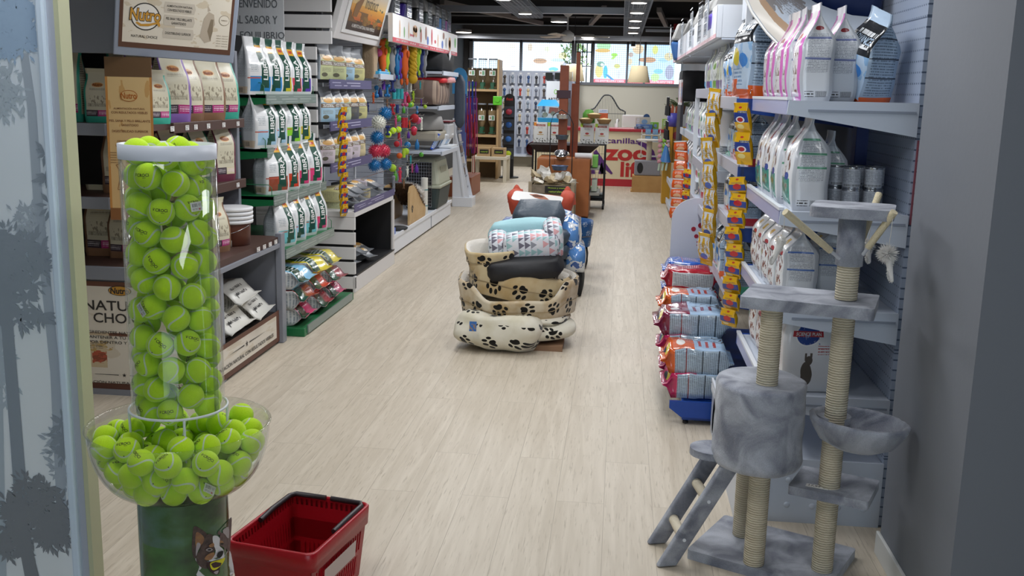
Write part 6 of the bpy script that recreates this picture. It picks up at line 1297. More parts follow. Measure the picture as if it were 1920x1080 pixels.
for (k,u,v,y,r,c,wh) in (('plush',717,112,9.35,.15,'orange','topmost at the near end'),('plush',724,108,9.5,.14,'lime','beside the orange plush at the top'),('ball',710,99,9.3,.035,'pink','at the top near the header'),
 ('plush',734,112,9.6,.15,'grey','second from the near end of the top row'),('plush',758,118,9.9,.17,'orange','with long body in the top row'),('plush',748,116,9.85,.13,'violet','left of the long orange plush'),('plush',744,120,9.8,.12,'blue','between the grey and violet plush'),
 ('rope',774,112,10.3,.20,'yellow','braided, in the top row'),('plush',782,110,10.5,.14,'lime','in the top row after the yellow rope'),('plush',794,112,10.8,.15,'grey','last of the top row'),('plush',788,112,10.7,.15,'navy','near the end of the top row'),
 ('drum',739,176,9.9,.05,'teal','left of three in the second row'),('drum',746,176,10.0,.05,'teal','middle of three in the second row'),('drum',753,176,10.1,.05,'teal','right of three in the second row'),
 ('bone',759,186,10.2,.055,'pink','in the second row'),('bottle',766,184,10.3,.05,'red','beside the pink bone'),('plush',775,181,10.4,.045,'lime','small, in the second row'),('ball',771,196,10.4,.03,'lime','under the small lime plush'),('ball',768,197,10.3,.028,'green','left of the lime ball'),
 ('dumb',706,172,9.35,.05,'blue','at the near end of the second row'),('bottle',713,172,9.4,.05,'navy','second of the second row'),('bone',726,170,9.6,.045,'blue','under the white shelf'),('plush',700,184,9.3,.04,'orange','at the start of the second row'),
 ('plush',726,196,9.6,.04,'brown','above the blue spiky ball'),('ball',746,222,9.9,.034,'green','in the third row'),('drum',756,230,10.0,.05,'red','left of two in the third row'),('drum',761,230,10.1,.05,'red','right of two in the third row'),
 ('plush',768,234,10.3,.035,'orange','in the third row'),('ball',777,222,10.5,.048,'red','large, in the third row'),('ball',783,226,10.6,.04,'pink','behind the large red ball'),('ball',776,243,10.4,.036,'crimson','under the large red ball'),('ball',776,249,10.4,.03,'red','lowest of the red cluster'),
 ('plush',742,228,9.8,.045,'pink','left of the red chew toys'),('ball',749,292,9.9,.03,'orange','left end of the fifth row'),('drum',757,287,10.0,.045,'lime','in the fifth row'),('ball',761,284,10.1,.035,'lime','at the end of the lime chew toy'),
 ('ball',764,272,10.2,.035,'blue','in the fourth row'),('bottle',782,270,10.6,.06,'blue','bottle at the end of the fourth row'),('ball',744,270,9.8,.03,'red','in the fourth row'),('plush',752,268,10.0,.035,'pink','in the fourth row'),
 ('ball',736,315,9.7,.038,'lime','in the lowest row'),('bottle',741,328,9.8,.055,'green','under the lowest lime ball'),('plush',750,328,9.9,.06,'crimson','in the lowest row'),('plush',764,322,10.2,.045,'white','in the lowest row'),
 ('plush',773,316,10.3,.035,'pink','at the end of the lowest row'),('bottle',781,315,10.5,.05,'violet','in the last spot of the lowest row'),('plush',790,192,10.9,.03,'violet','far end of the second row'),('ball',797,200,11.0,.022,'lime','far end of the second row'),
 ('rope',790,232,10.9,.06,'white','far end of the third row'),('plush',690,202,9.2,.035,'navy','nearest of the second row'),('bone',736,205,9.75,.04,'red','between second and third row'),('drum',745,204,9.9,.04,'navy','between the rows near the middle'),('bottle',757,205,10.1,.04,'green','between the rows right of the middle'),('ball',790,290,10.8,.026,'green','at the far end of the fifth row'),
 ('rope',770,160,10.4,.06,'white','just under the top row'),('plush',758,156,10.1,.04,'brown','just under the long orange plush'),('dumb',782,206,10.7,.035,'blue','above the large red ball'),('bone',727,245,9.6,.035,'navy','between the spiky balls and tennis toys'),('rope',738,345,9.7,.07,'grey','hanging low by the box'),('plush',757,345,10.1,.04,'brown','hanging lowest of all'),
 ('bone',736,160,9.7,.05,'navy','below the grey plush'),('drum',719,160,9.45,.04,'violet','under the white shelf edge'),('plush',788,160,10.8,.035,'teal','just under the last top plush'),('rope',748,250,9.9,.06,'red','left of the red cluster'),('bottle',766,252,10.3,.04,'violet','left of the lowest red ball'),('plush',770,300,10.3,.035,'teal','right of the lime chew toy')):
    toy(k,u,v,y,r,c,wh)
# three tennis balls on hooks
for (u,v,y,wh) in ((728,252,9.65,'left of the small tennis balls on the toy hooks'),(737,245,9.75,'middle of the small tennis balls on the toy hooks'),(747,243,9.9,'right of the small tennis balls on the toy hooks')):
    o=clone(protos[0],aty(u,v,y),rz=1.0,label='tennis ball, '+wh,group='tennis balls on the toy hooks')
# wire crossbars of the hook display
for i,z in enumerate((1.62,1.50,1.36,1.22,1.05,.92,.74)):
    MB().b2(-2.45+.03*(i%2),-2.445+.03*(i%2),9.1,11.35,z,z+.006).b2(-2.77,-2.44,9.1,9.106,z,z+.006).b2(-2.77,-2.44,11.34,11.346,z,z+.006).build('hook_bar',CHR,u4)
o=MB().b2(-2.33,-2.19,9.1,9.55,1.722,1.75).sphere((-2.24,9.42,1.76),.05,12,8,sc=(1,2.2,.4)).build('boxed_toy',mat('cyan_box','#3fa9d8',.3),bev=.006); prop(o,'bright blue packed toy lying on the small white shelf','toy')
o=BagShape(.30,.42,.10,top=.75,seed=5).mesh(MB()).build('fur_bag',mat('fur_bag','#a58f74',.9,bump=(40,.4)),loc=(-2.33,9.20,1.36)); o.rotation_euler=(0,0,FACE_R); o.scale=(.5,1,1); prop(o,'tall beige plush dog cushion at the end of the slatted shelves','cushion'); o.location=(-2.36,8.9,1.66) if False else aty(694,147,9.12)
# goods on the white shelves at the far end of the toy wall
def softbox(name,label,cat,c,d,m,bulge=.12,rz=0,rot=None,par=None,seg=2,zs=1):
    g=MB(); n=6; x,y,z=[k/2 for k in d]; vs=[]; fs=[]
    bm=bmesh.new(); bmesh.ops.create_cube(bm,size=2); bmesh.ops.subdivide_edges(bm,edges=bm.edges,cuts=7,use_grid_fill=True)
    for v in bm.verts:
        p=v.co.copy(); q=Vector((p.x*(1+bulge*(1-p.y**2)*(1-p.z**2)),p.y*(1+bulge*(1-p.x**2)*(1-p.z**2)),p.z*(1+bulge*2.2*(1-p.x**2)*(1-p.y**2))))
        l=max(abs(p.x),abs(p.y),abs(p.z)); r=p.length; k=1-.10*max(0,(r/1.0-1)/.73); q*=k
        nn=noise.noise_vector(q*1.7+Vector(d)*7)*.05; v.co=Vector((q.x*x,q.y*y,q.z*z))+Vector((nn.x*x,nn.y*y,nn.z*z))
    for f_ in bm.faces: f_.smooth=True
    uvl=bm.loops.layers.uv.new('UVMap')
    for f_ in bm.faces:
        nrm=f_.normal
        for l in f_.loops:
            co=l.vert.co
            a=(abs(nrm.x),abs(nrm.y),abs(nrm.z)); i=a.index(max(a)) if max(a)>0 else 2
            l[uvl].uv=((co.y,co.z),(co.x,co.z),(co.x,co.y))[i]
    bm.normal_update(); me=bpy.data.meshes.new(name); bm.to_mesh(me); bm.free(); me.materials.append(m)
    o=bpy.data.objects.new(name,me); COL.objects.link(o); o.location=c; o.rotation_euler=rot if rot else (0,0,rz)
    if par: o.parent=par
    else: prop(o,label,cat)
    return o
FB=mat('fabric_black','#17181b',.8)
softbox('carry_bag','black folded carry bag with a white tag on the top white shelf','bag',(-2.26,12.0,1.925),(.42,.95,.23),FB,.06)
o=MB().box((0,0,0),(.004,.12,.08),rot=(.5,0,0)).build('price_card',mat('card_white','#e6e6ea',.4),loc=(-2.035,12.0,2.0)); prop(o,'white price card hanging before the black carry bag','card')
softbox('pet_mat','red and black folded mat under the top white shelf','mat',(-2.22,11.75,1.70),(.36,.35,.06),mat('fabric_red','#c2202a',.7),.05)
softbox('pet_mat','pink folded mat beside the red one','mat',(-2.18,12.15,1.71),(.34,.40,.07),mat('fabric_pink','#e0a3a4',.7),.05)
softbox('striped_cushion','large brown striped cushion hanging above the second white shelf','cushion',(-2.24,11.9,1.56),(.32,.9,.28),art('brown_stripes','#6b5a52',[('r',-.4,-1,-.3,1,'#8f7a6a'),('r',-.25,-1,-.2,1,'#9d8b7c'),('r',-.12,-1,0,1,'#8a7668'),('r',.1,-1,.14,1,'#9d8b7c')],.8),.08)
softbox('quilted_coat','dark grey quilted dog coat hanging at the end of the white shelves','coat',(-2.03,12.75,1.45),(.12,.16,.55),mat('fabric_slate','#3b4452',.7,bump=(30,.4)),.1)
t=thing('litter_tray','grey and beige hooded litter tray on the white shelves','litter tray',loc=(-2.30,11.9,1.0))
MB().b2(-.20,.20,-.32,.32,0,.12).build('tray',mat('tray_beige','#a39c8c',.5),t,bev=.03); MB().lathe([(.30,.13),(.31,.16),(.26,.28),(.12,.33),(0,.335)],28,sx=.7,sy=1.1).build('hood',mat('hood_grey','#7d7b78',.5),t)
t=thing('litter_box','pale grey litter box with dark red rim on the second white shelf','litter tray',loc=(-2.26,12.35,1.0))
MB().b2(-.2,.2,-.18,.18,.0,.2).build('box',mat('box_pale','#b9bbbd',.4),t,bev=.03); MB().b2(-.21,.21,-.19,.19,.205,.225).build('rim',mat('rim_maroon','#6a1d28',.4),t,bev=.008)
def packart(nm,c,c2): return art(nm,c,[('r',.3,.1,.95,.9,c2),('e',.6,.5,.2,.25,'#7fa2c8'),('s',.35,.15,.9,.3,'#667788',3),('s',.05,.1,.25,.9,'#e8ecf4',6)],.3)
def pack(label,c,d,m,rz=0,rot=None,cat='box',name='cardboard_box'):
    o=MB().box((0,0,0),d).build(name,m,bev=.004,loc=c,rot=rot or (0,0,rz)); return prop(o,label,cat)
pack('blue and white packed product leaning on the third white shelf',(-2.16,11.85,1.0),(.03,.5,.20),packart('blue_pack','#1f4fb8','#cfd8e2'),rot=(0,.45,.1))
pack('white packed product leaning beside the blue one',(-2.12,12.25,.985),(.03,.36,.18),packart('white_pack','#dfe3e8','#e9ebee'),rot=(0,.5,-.1))
pack('flat white pack lying on the third white shelf',(-2.12,12.3,.915),(.2,.4,.03),mat('pack_white','#dfe3e6',.4))
# large transport box on the plinth
t=thing('transport_box','large pet transport box, beige top and dark base, wire door to the camera','pet carrier',loc=(-2.30,12.0,.197))
BEI=mat('carrier_beige','#a8ab98',.5); DKG=mat('carrier_dark','#33403f',.5)
def frust(g,z0,z1,a0,b0,a1,b1,m=0):
    vs=[(-a0,-b0,z0),(a0,-b0,z0),(a0,b0,z0),(-a0,b0,z0),(-a1,-b1,z1),(a1,-b1,z1),(a1,b1,z1),(-a1,b1,z1)]
    return g.add(vs,[(3,2,1,0),(4,5,6,7),(0,1,5,4),(1,2,6,5),(2,3,7,6),(3,0,4,7)],m)
frust(MB(),0,.27,.19,.36,.225,.40).build('base_shell',DKG,t,bev=.03); frust(MB(),.275,.60,.225,.40,.17,.34).build('top_shell',BEI,t,bev=.035)
frust(MB(),.255,.29,.235,.41,.235,.41).build('clasp_rim',BEI,t,bev=.01)
MB().b2(-.17,.13,-.405,-.395,.04,.56).build('door_opening',BLK,t)
g=MB()
for i in range(11): x=-.17+i*.03; g.b2(x-.002,x+.002,-.414,-.409,.04,.56)
for j in range(15): z=.04+j*.037; g.b2(-.17,.13,-.416,-.412,z-.002,z+.002)
g.build('wire_door',CHR,t)
MB().prism([(.05,.36),(.18,.36),(.16,.52),(.07,.52)],.0,.0001) if 0 else MB().b2(.190,.2,-.2,.2,.36,.50).build('side_grille',mat('grille','#8f917f',.5),t,bev=.01)
t=thing('food_roll','white rolled mat with teal bands standing on the plinth','roll',loc=(-2.17,11.15,.197)); MB().cyl((0,0,0),(0,0,.42),.04).build('roll',mat('roll_white','#d9d8d0',.7),t); MB().cyl((0,0,.1),(0,0,.11),.042).cyl((0,0,.28),(0,0,.29),.042).build('band',mat('band_teal','#3f7f86',.5),t)
# striped scratching post
t=thing('scratching_post','black and white striped post with oval black foot on the plinth','scratching post',loc=(-2.27,9.75,.197))
g=MB()
for i in range(24): g.cyl((0,0,.01+i*.0155),(0,0,.01+(i+1)*.0155),.037,n=20,m=i%2,cap=False)
g.cyl((0,0,.38),(0,0,.43),.040,m=1).build('striped_post',[mat('rope_white','#ddd8cd',.9),mat('rope_black','#1d1b1b',.9)],t)
MB().lathe([(0,0),(.13,0),(.135,.012),(0,.02)],28,c=(.06,.16,0),sx=.8,sy=1.3).build('foot',FB,t)
pack('blue cardboard box lying at the near end of the plinth',(-2.22,9.42,.228),(.14,.34,.06),packart('blue_box','#1c4db0','#2d66c8'))
# wooden scratcher with fur
t=thing('cat_scratcher','curved wooden cat scratcher with brown and white fur tunnel','cat scratcher',loc=(-2.28,10.62,.197))
pts=[(-.42,0),(.42,0),(.46,.07),(.43,.12),(.30,.16),(.1,.26),(-.05,.35),(-.2,.40),(-.36,.40),(-.42,.34)]
Ty=Matrix(((0,0,1,0),(1,0,0,0),(0,1,0,0),(0,0,0,1)))
MB().prism(pts,.12,.14,T=Ty).prism(pts,-.14,-.12,T=Ty).build('wooden_side',mat('birch','#c9aa7c',.5,var=(9,'#bb9867')),t,bev=.003)
g=MB(); n=12; ar=[(.44-.62*i/n,.11+.30*(i/n)**1.1) for i in range(n+1)]
rn=random.Random(4)
g.add([(x,y,z+.004) for y,z in ar for x in(-.12,.12)],[(2*i,2*i+1,2*i+3,2*i+2) for i in range(n)],0)
def hairs(g,c,n_,l,m,up=(0,0,1),w_=.004):
    for i in range(n_):
        p=c(); d=(Vector(up)+Vector((rn.gauss(0,.5),rn.gauss(0,.5),rn.gauss(0,.3)))).normalized(); s=d.orthogonal().normalized()*w_
        s.rotate(Matrix.Rotation(rn.uniform(0,6.28),3,d)); g.add([p-s,p+s,p+d*l*rn.uniform(.6,1.2)],[(0,1,2)],m)
def c1():
    k=rn.uniform(0,1); return Vector((rn.uniform(-.13,.15),.40-.58*k,.11+.29*k**1.1))
hairs(g,c1,1500,.035,0)
def c2():
    a=rn.uniform(0,6.28); k=.45+.33*cos(a); return Vector((.05+.11*sin(a),.44-.62*k,.14+.30*k**1.1))
hairs(g,c2,1300,.06,1,(.4,0,.8))
g.build('fur_cover',[mat('fur_brown','#6d5541',.95),FUR],t)
g=MB(); fw=lambda y,z:(.1408,y,z); g.disc(fw,-.28,.14,.028,.024,0,12)
for a in(40,75,110,145): g.disc(fw,-.28+.045*cos(radians(a)),.14+.045*sin(radians(a)),.012,.016,0,10)
g.build('paw_cutout',INK,t)
# ladder shaped leaflet stand
t=thing('leaflet_stand','tall white slanted stand with pockets of dark leaflets','display stand',loc=(-2.14,13.9,0))
MB().b2(-.14,.14,-.17,.17,0,.13).build('foot_box',MW,t,bev=.004)
g=MB()
for s in(-1,1): g.box((-.055,s*.15,.66),(.025,.02,1.12),rot=(0,radians(-8),0))
g.build('side_rails',MW,t)
MB().add([(-.14,-.15,.13),(-.14,.15,.13),(-.14,.15,1.15),(-.14,-.15,1.15),(.1,-.15,.13),(-.12,-.15,1.15),(.1,.15,.13),(-.12,.15,1.15)],[(0,1,2,3),(0,4,5,3),(1,6,7,2)]).build('cheek_panel',MW,t)
for k in range(6):
    z=.26+k*.155; x=.06-z*.13; MB().box((x,0,z),(.03,.27,.02)).build('pocket',MG,t)
    pack('dark leaflet pack in pocket %s of the white slanted stand'%('one','two','three','four','five','six')[k],(-2.14+x-.01,13.9,z+.065),(.012,.2,.10),mat('leaflet_dark','#54423f',.4) if k%2 else mat('leaflet_grey','#a9a3a0',.4),rot=(0,radians(-8),0),cat='leaflet',name='leaflet_pack')
# leash rack beyond
t=thing('leash_rack','tall blue rack of hanging leashes beyond the leaflet stand','display rack',loc=(-2.45,15.5,0))
MB().b2(-.02,.02,-.5,.5,.3,1.82).build('back_board',mat('rack_blue','#1747a8',.5),t); MB().b2(-.1,.25,-.5,.5,.0,.3).build('rack_base',mat('rack_wood','#8a4b2c',.5),t,bev=.004)
g=MB(); pts=[(.11*cos(a),.13+.13*sin(a)) for a in [radians(q) for q in range(0,181,20)]]+[(-.11,-.12),(.11,-.12)]
g.prism(pts,0,.01,T=Matrix.Translation((.06,-.52,1.66))@Matrix.Rotation(pi/2,4,'X')).build('round_card',art('card_blue','#4fa0dc',[('e',.5,.5,.3,.3,'#d9c9b8')],.4),t)
rn=random.Random(6)
for i in range(20):
    yy=15.1+.045*i; xx=-2.32+.012*(i%5); L_=rn.choice((.55,.8,.45,.95)); z1=1.66-.25*(i%3); c=rn.choice((('red','#b3202e'),('red','#a31a28'),('violet','#7b3fa0'),('blue','#1f4fb0'),('pink','#c4437e')))
    o=MB().tube([(xx,yy,z1),(xx+.012,yy,z1-L_*.5),(xx+.02,yy+.01,z1-L_),(xx-.012,yy+.012,z1-L_+.01),(xx-.01,yy,z1-L_*.4),(xx,yy,z1)],.007,6).b2(xx-.012,xx+.014,yy-.004,yy+.006,z1,z1+.07).build('dog_leash',mat('leash_'+c[1].strip('#'),c[1],.5)); prop(o,'%s leash hanging on the blue rack'%c[0],'leash','%s leashes on the blue rack'%c[0])
for k in range(5): MB().tube([(-2.43+2.45,-.42+.2*k,1.5),(.18,-.42+.2*k,1.5)],.004,6).build('rack_hook',CHR,t)
for i,(z,c) in enumerate(()):
    pack(('clear pouch low on the rack end','pale jar like pack on the rack end','lilac jar pack on the rack end')[i],(-2.36,14.92,z+.02),(.12,.06,.16),mat('pk%d'%i,c,.4))
# ================================================================== dog beds in the aisle
def pawmat(name,base,base2,ink='#191714',cell=.105,seed=0,wm=None):
    m,nt,p=newmat(name); uvn=N(nt,'ShaderNodeUVMap'); s0=vmath(nt,'MULTIPLY',uvn.outputs[0],(1/cell,1/cell,0))
    sp=N(nt,'ShaderNodeSeparateXYZ'); L(nt,s0,sp.inputs[0])
    row=math_(nt,'FLOOR',sp.outputs[1]); ux=math_(nt,'ADD',sp.outputs[0],math_(nt,'MULTIPLY',row,.47)); cx=math_(nt,'FLOOR',ux)
    cb=N(nt,'ShaderNodeCombineXYZ'); L(nt,cx,cb.inputs[0]); L(nt,math_(nt,'ADD',row,float(seed)+.5),cb.inputs[1]); wn=N(nt,'ShaderNodeTexWhiteNoise'); wn.noise_dimensions='2D'; L(nt,cb.outputs[0],wn.inputs['Vector'])
    lx=math_(nt,'SUBTRACT',math_(nt,'FRACT',ux),.5); ly=math_(nt,'SUBTRACT',math_(nt,'FRACT',sp.outputs[1]),.5); ca=N(nt,'ShaderNodeCombineXYZ'); L(nt,lx,ca.inputs[0]); L(nt,ly,ca.inputs[1])
    vr=N(nt,'ShaderNodeVectorRotate'); vr.rotation_type='Z_AXIS'; L(nt,ca.outputs[0],vr.inputs['Vector']); L(nt,math_(nt,'MULTIPLY',wn.outputs['Value'],6.28),vr.inputs['Angle']); q=vr.outputs[0]
    mk=None
    for (x,y,a,b) in ((0,-.12,.15,.12),(-.08,-.17,.09,.09),(.08,-.17,.09,.09),(-.24,.02,.065,.095),(-.10,.16,.065,.105),(.10,.16,.065,.105),(.24,.02,.065,.095)):
        l=vmath(nt,'LENGTH',vmath(nt,'MULTIPLY_ADD',q,(1/a,1/b,0),(-x/a,-y/b,0))); k=math_(nt,'LESS_THAN',l,1.0); mk=k if mk is None else math_(nt,'MAXIMUM',mk,k)
    tc=N(nt,'ShaderNodeTexCoord'); nz=N(nt,'ShaderNodeTexNoise'); nz.inputs['Scale'].default_value=7; nz.inputs['Detail'].default_value=3; L(nt,tc.outputs['Object'],nz.inputs['Vector']); mr=N(nt,'ShaderNodeMapRange',i1=.38,i2=.6); L(nt,nz.outputs[0],mr.inputs[0])
    L(nt,mixc(nt,mk,mixc(nt,mr.outputs[0],base,base2),ink),p.inputs['Base Color']); p.inputs['Roughness'].default_value=.9; p.inputs['Sheen Weight'].default_value=.3; p.inputs['Specular IOR Level'].default_value=.1
    n2=N(nt,'ShaderNodeTexNoise'); n2.inputs['Scale'].default_value=300; L(nt,tc.outputs['Object'],n2.inputs['Vector']); b=N(nt,'ShaderNodeBump'); b.inputs['Strength'].default_value=.4; b.inputs['Distance'].default_value=.003; L(nt,n2.outputs[0],b.inputs['Height']); L(nt,b.outputs[0],p.inputs['Normal'])
    return m
TAN=pawmat('paw_tan','#b99f75','#d8ccb4',cell=.15,seed=1); TAN2=pawmat('paw_tan2','#c0a474','#d2c09a',cell=.15,seed=5); CRM=pawmat('paw_cream','#cdc6ae','#dcd7c6',cell=.16,seed=9); PWH=mat('plush_white','#dcd6cc',.95,bump=(60,.4),sheen=.3)
NVY=pawmat('paw_navy','#1f4f86','#255a94','#8f9fb8',cell=.09,seed=3)
def bed(name,label,c,rx,ry,hf,th,mo,mi,rot=(0,0,0),floor_z=.03,n=64,group=None,flare=.03,ratio=1):
    t=thing(name,label,'dog bed',group,c,rot=rot)
    prof=[(-.25,0,0),(-.02,.0,.0),(0.0,.02,.12),(.0,.5,.5),(0,.85,.88),(-.12,.97,1.0),(-.5,1.0,1.06),(-.85,.93,1.12),(-1.0,.8,1.2)]
    # outer cover
    def ringpts(k,inner=False):
        out=[]
        for i in range(n):
            a=2*pi*i/n; H=hf(a); cw=1+.02*sin(7*a+rx*40)
            if not inner: off,zz,_=prof[k]; 
            else: off,zz=inner_prof[k]
            r_off=th*off; zf=zz
            px_=(rx+r_off+flare*zf)*cos(a)*cw; py_=(ry+r_off+flare*zf)*sin(a)*cw
            out.append((px_,py_,H*zf))
        return out
    g=MB(); vs=[]; K=7
    for k in range(K): vs+=ringpts(k)
    fs=[];uvs=[]; per=2*pi*sqrt((rx*rx+ry*ry)/2); Hm=hf(-pi/2)
    for k in range(K-1):
        for i in range(n):
            i2=(i+1)%n; fs.append((k*n+i,k*n+i2,(k+1)*n+i2,(k+1)*n+i)); u0=per*i/n; u1=per*(i+1)/n
            def V(k_,ii): return prof[k_][2]*hf(2*pi*ii/n)
            uvs.append([(u0,V(k,i)),(u1,V(k,i+1)),(u1,V(k+1,i+1)),(u0,V(k+1,i))])
    g.add(vs,fs,0,uvs,True); g.add(vs[:n],[tuple(range(n))[::-1]],0)
    g.build('outer_cover',mo,t,merge=False)
    inner_prof=[(-.5,1.0),(-.85,.93),(-1.0,.8),(-1.02,.3),(-1.0,.18)]
    g=MB(); vs=[]
    for k in range(5): vs+=ringpts(k,True)
    fs=[(k*n+i,k*n+(i+1)%n,(k+1)*n+(i+1)%n,(k+1)*n+i) for k in range(4) for i in range(n)]
    g.add(vs,fs,0,None,True); last=vs[-n:]; 
    m2=[(x*.6,y*.6,z*.9+.02) for x,y,z in last]; g.add(last+m2+[(0,0,last[0][2]+.03)],[(i,(i+1)%n,n+(i+1)%n,n+i) for i in range(n)]+[(n+i,n+(i+1)%n,2*n) for i in range(n)],0,None,True)
    g.build('inner_lining',mi,t)
    pts=[]
    for i in range(n):
        a=2*pi*i/n; H=hf(a); pts.append(((rx+th*.0+flare*.5+.002)*cos(a)*(1+.02*sin(7*a+rx*40)),(ry+flare*.5+.002)*sin(a)*(1+.02*sin(7*a+rx*40)),H*.42))
    MB().tube(pts,.0022,5,closed=True).build('seam_piping',mat('seam_tan','#9f8b68',.9),t)
    return t
def hf_big(a): # dip at the front
    d=cos(a+pi/2); k=max(0,d)**1.5
    s=smooth(.55,.9,d)
    return .235-.115*s+.01*sin(3*a)
# bottom cushions
def cushion(name,label,c,rx,ry,h,m,rot=(0,0,0),sq=3.2,wr=.085,uvs_=1,cat='cushion',seed=0):
    g=MB(); n,k=48,14; vs=[];fs=[];uv=[]
    for j in range(k+1):
        a=-pi/2+pi*j/k
        for i in range(n):
            t=2*pi*i/n; ct_,st_=cos(t),sin(t); e=2/sq
            x=rx*cos(a)**.42*(abs(ct_)**e)*(1 if ct_>0 else -1); y=ry*cos(a)**.42*(abs(st_)**e)*(1 if st_>0 else -1); z=h/2*sin(a)
            nn=noise.noise_vector(Vector((x*5,y*5,z*8+seed)))*wr*h*2; vs.append((x+nn.x,y+nn.y,z+nn.z+h/2))
    def U(v,i,j): 
        return (2*pi*.9*max(rx,ry)*i/n, v[2]*1.15) if 3<j<11 else (v[0],v[1])
    for j in range(k):
        for i in range(n):
            i2=(i+1)%n; q=(j*n+i,j*n+i2,(j+1)*n+i2,(j+1)*n+i); fs.append(q)
            if j>=k*.62: uv.append([(vs[z_][0],vs[z_][1]) for z_ in q])
            else: uv.append([(vs[z_][0]-.6*vs[z_][1],vs[z_][2]*1.25+.33) for z_ in q])
    g.add(vs,fs,0,uv,True); o=g.build(name,m,loc=c,rot=rot); return prop(o,label,cat)
cushion('floor_cushion','cream paw print cushion bulging at the bottom front of the bed stack',(-.70,6.10,.0),.275,.20,.23,CRM,rot=(radians(-6),0,radians(-8)),seed=1)
cushion('floor_cushion','cream paw print cushion under the right side of the bed stack',(-.50,6.30,.04),.27,.24,.12,CRM,rot=(0,radians(-5),radians(10)),seed=3)
cushion('floor_cushion','thin cream paw cushion directly under the tan beds',(-.60,6.34,.125),.33,.24,.07,CRM,rot=(0,radians(-2),radians(-5)),seed=5)
o=MB().b2(-.12,.12,-.12,.12,0,.035).build('wooden_pallet',mat('pallet_wood','#8a6a50',.7),loc=(-.42,6.20,0)); prop(o,'small wooden pallet under the cushions','pallet')
MB_=MB().b2(-.022,.022,-.002,.0,-.03,.03); g=MB_; tg=thing('hanging_tag','blue and brown picture tag on the front cushion','tag',loc=(-.84,5.885,.185),rot=(radians(-12),0,0))
g.build('tag_card',art('tag_art','#2c62a8',[('n',0,0,1,1,'#8a7362',3,.5),('r',0,.75,1,1,'#2c62a8')],.3),tg)
bed('dog_bed','largest tan paw print dog bed with white lining and a low front',(-.612,6.36,.195),.365,.275,hf_big,.045,TAN,PWH,rot=(radians(2),radians(-1.5),radians(6)),group=None)
bed('dog_bed','middle tan paw print bed nested tilted in the largest bed',(-.63,6.37,.285),.31,.215,lambda a:.195+.01*sin(2*a),.04,TAN2,PWH,rot=(radians(-2),radians(9),radians(4)))
bed('dog_bed','inner tan paw print bed sunk in the middle bed',(-.60,6.39,.33),.215,.155,lambda a:.15,.04,TAN,PWH,rot=(0,radians(3),0))
bed('dog_bed','smallest tan paw print bed with white lining tilted on top of the stack',(-.775,6.34,.475),.16,.135,lambda a:.125+.045*max(0,cos(a-2.4)),.035,TAN2,PWH,rot=(radians(3),radians(-4),radians(-6)))
def trimat():
    m,nt,p=newmat('triangle_fabric'); uvn=N(nt,'ShaderNodeUVMap'); s=vmath(nt,'MULTIPLY',uvn.outputs[0],(26,21,0)); sp=N(nt,'ShaderNodeSeparateXYZ'); L(nt,s,sp.inputs[0])
    cx=math_(nt,'FLOOR',sp.outputs[0]); fx=math_(nt,'FRACT',sp.outputs[0]); fy=math_(nt,'ABSOLUTE',math_(nt,'SUBTRACT',math_(nt,'FRACT',sp.outputs[1]),.5))
    tri=math_(nt,'LESS_THAN',math_(nt,'MULTIPLY_ADD',fy,2,fx),1.0)
    cb=N(nt,'ShaderNodeCombineXYZ'); L(nt,cx,cb.inputs[0]); L(nt,math_(nt,'FLOOR',sp.outputs[1]),cb.inputs[1]); wn=N(nt,'ShaderNodeTexWhiteNoise'); wn.noise_dimensions='2D'; L(nt,cb.outputs[0],wn.inputs['Vector'])
    cr=N(nt,'ShaderNodeValToRGB'); cr.color_ramp.interpolation='CONSTANT'; el=cr.color_ramp.elements; cols_=('#d9a5a8','#6d6a78','#9fc4c6','#8f929b','#dfe0e4'); el[0].color=(*lin(cols_[0]),1); el[1].position=.25; el[1].color=(*lin(cols_[1]),1)
    for pz,c in((.45,cols_[2]),(.65,cols_[3]),(.9,cols_[4])): e=el.new(pz); e.color=(*lin(c),1)
    L(nt,wn.outputs['Value'],cr.inputs[0]); L(nt,mixc(nt,tri,'#dcdfe6',cr.outputs[0]),p.inputs['Base Color']); p.inputs['Roughness'].default_value=.85; return m
t=thing('dog_bed','bolster dog bed of pastel triangle fabric with black quilted base, on the stack','dog bed',loc=(-.575,6.36,.455),rot=(radians(6),radians(-5),radians(6)))
softbox('black_base','','',(0,-.04,.055),(.46,.34,.12),mat('quilt_black','#1a1a1e',.6,bump=(16,.4)),.12,par=t)
TM=trimat()
softbox('front_bolster','','',(0.05,.00,.175),(.36,.20,.15),TM,.10,par=t); softbox('side_bolster','','',(.20,.10,.19),(.12,.30,.20),TM,.12,par=t); softbox('side_bolster','','',(-.16,.10,.16),(.12,.30,.16),TM,.12,par=t)
softbox('back_bolster','','',(0.02,.20,.20),(.44,.13,.17),mat('fabric_aqua','#a5cfd6',.85,bump=(30,.2)),.12,par=t); softbox('inner_cushion','','',(0.0,.10,.12),(.3,.22,.12),mat('fabric_aqua','#a5cfd6',.85,bump=(30,.2)),.12,par=t)
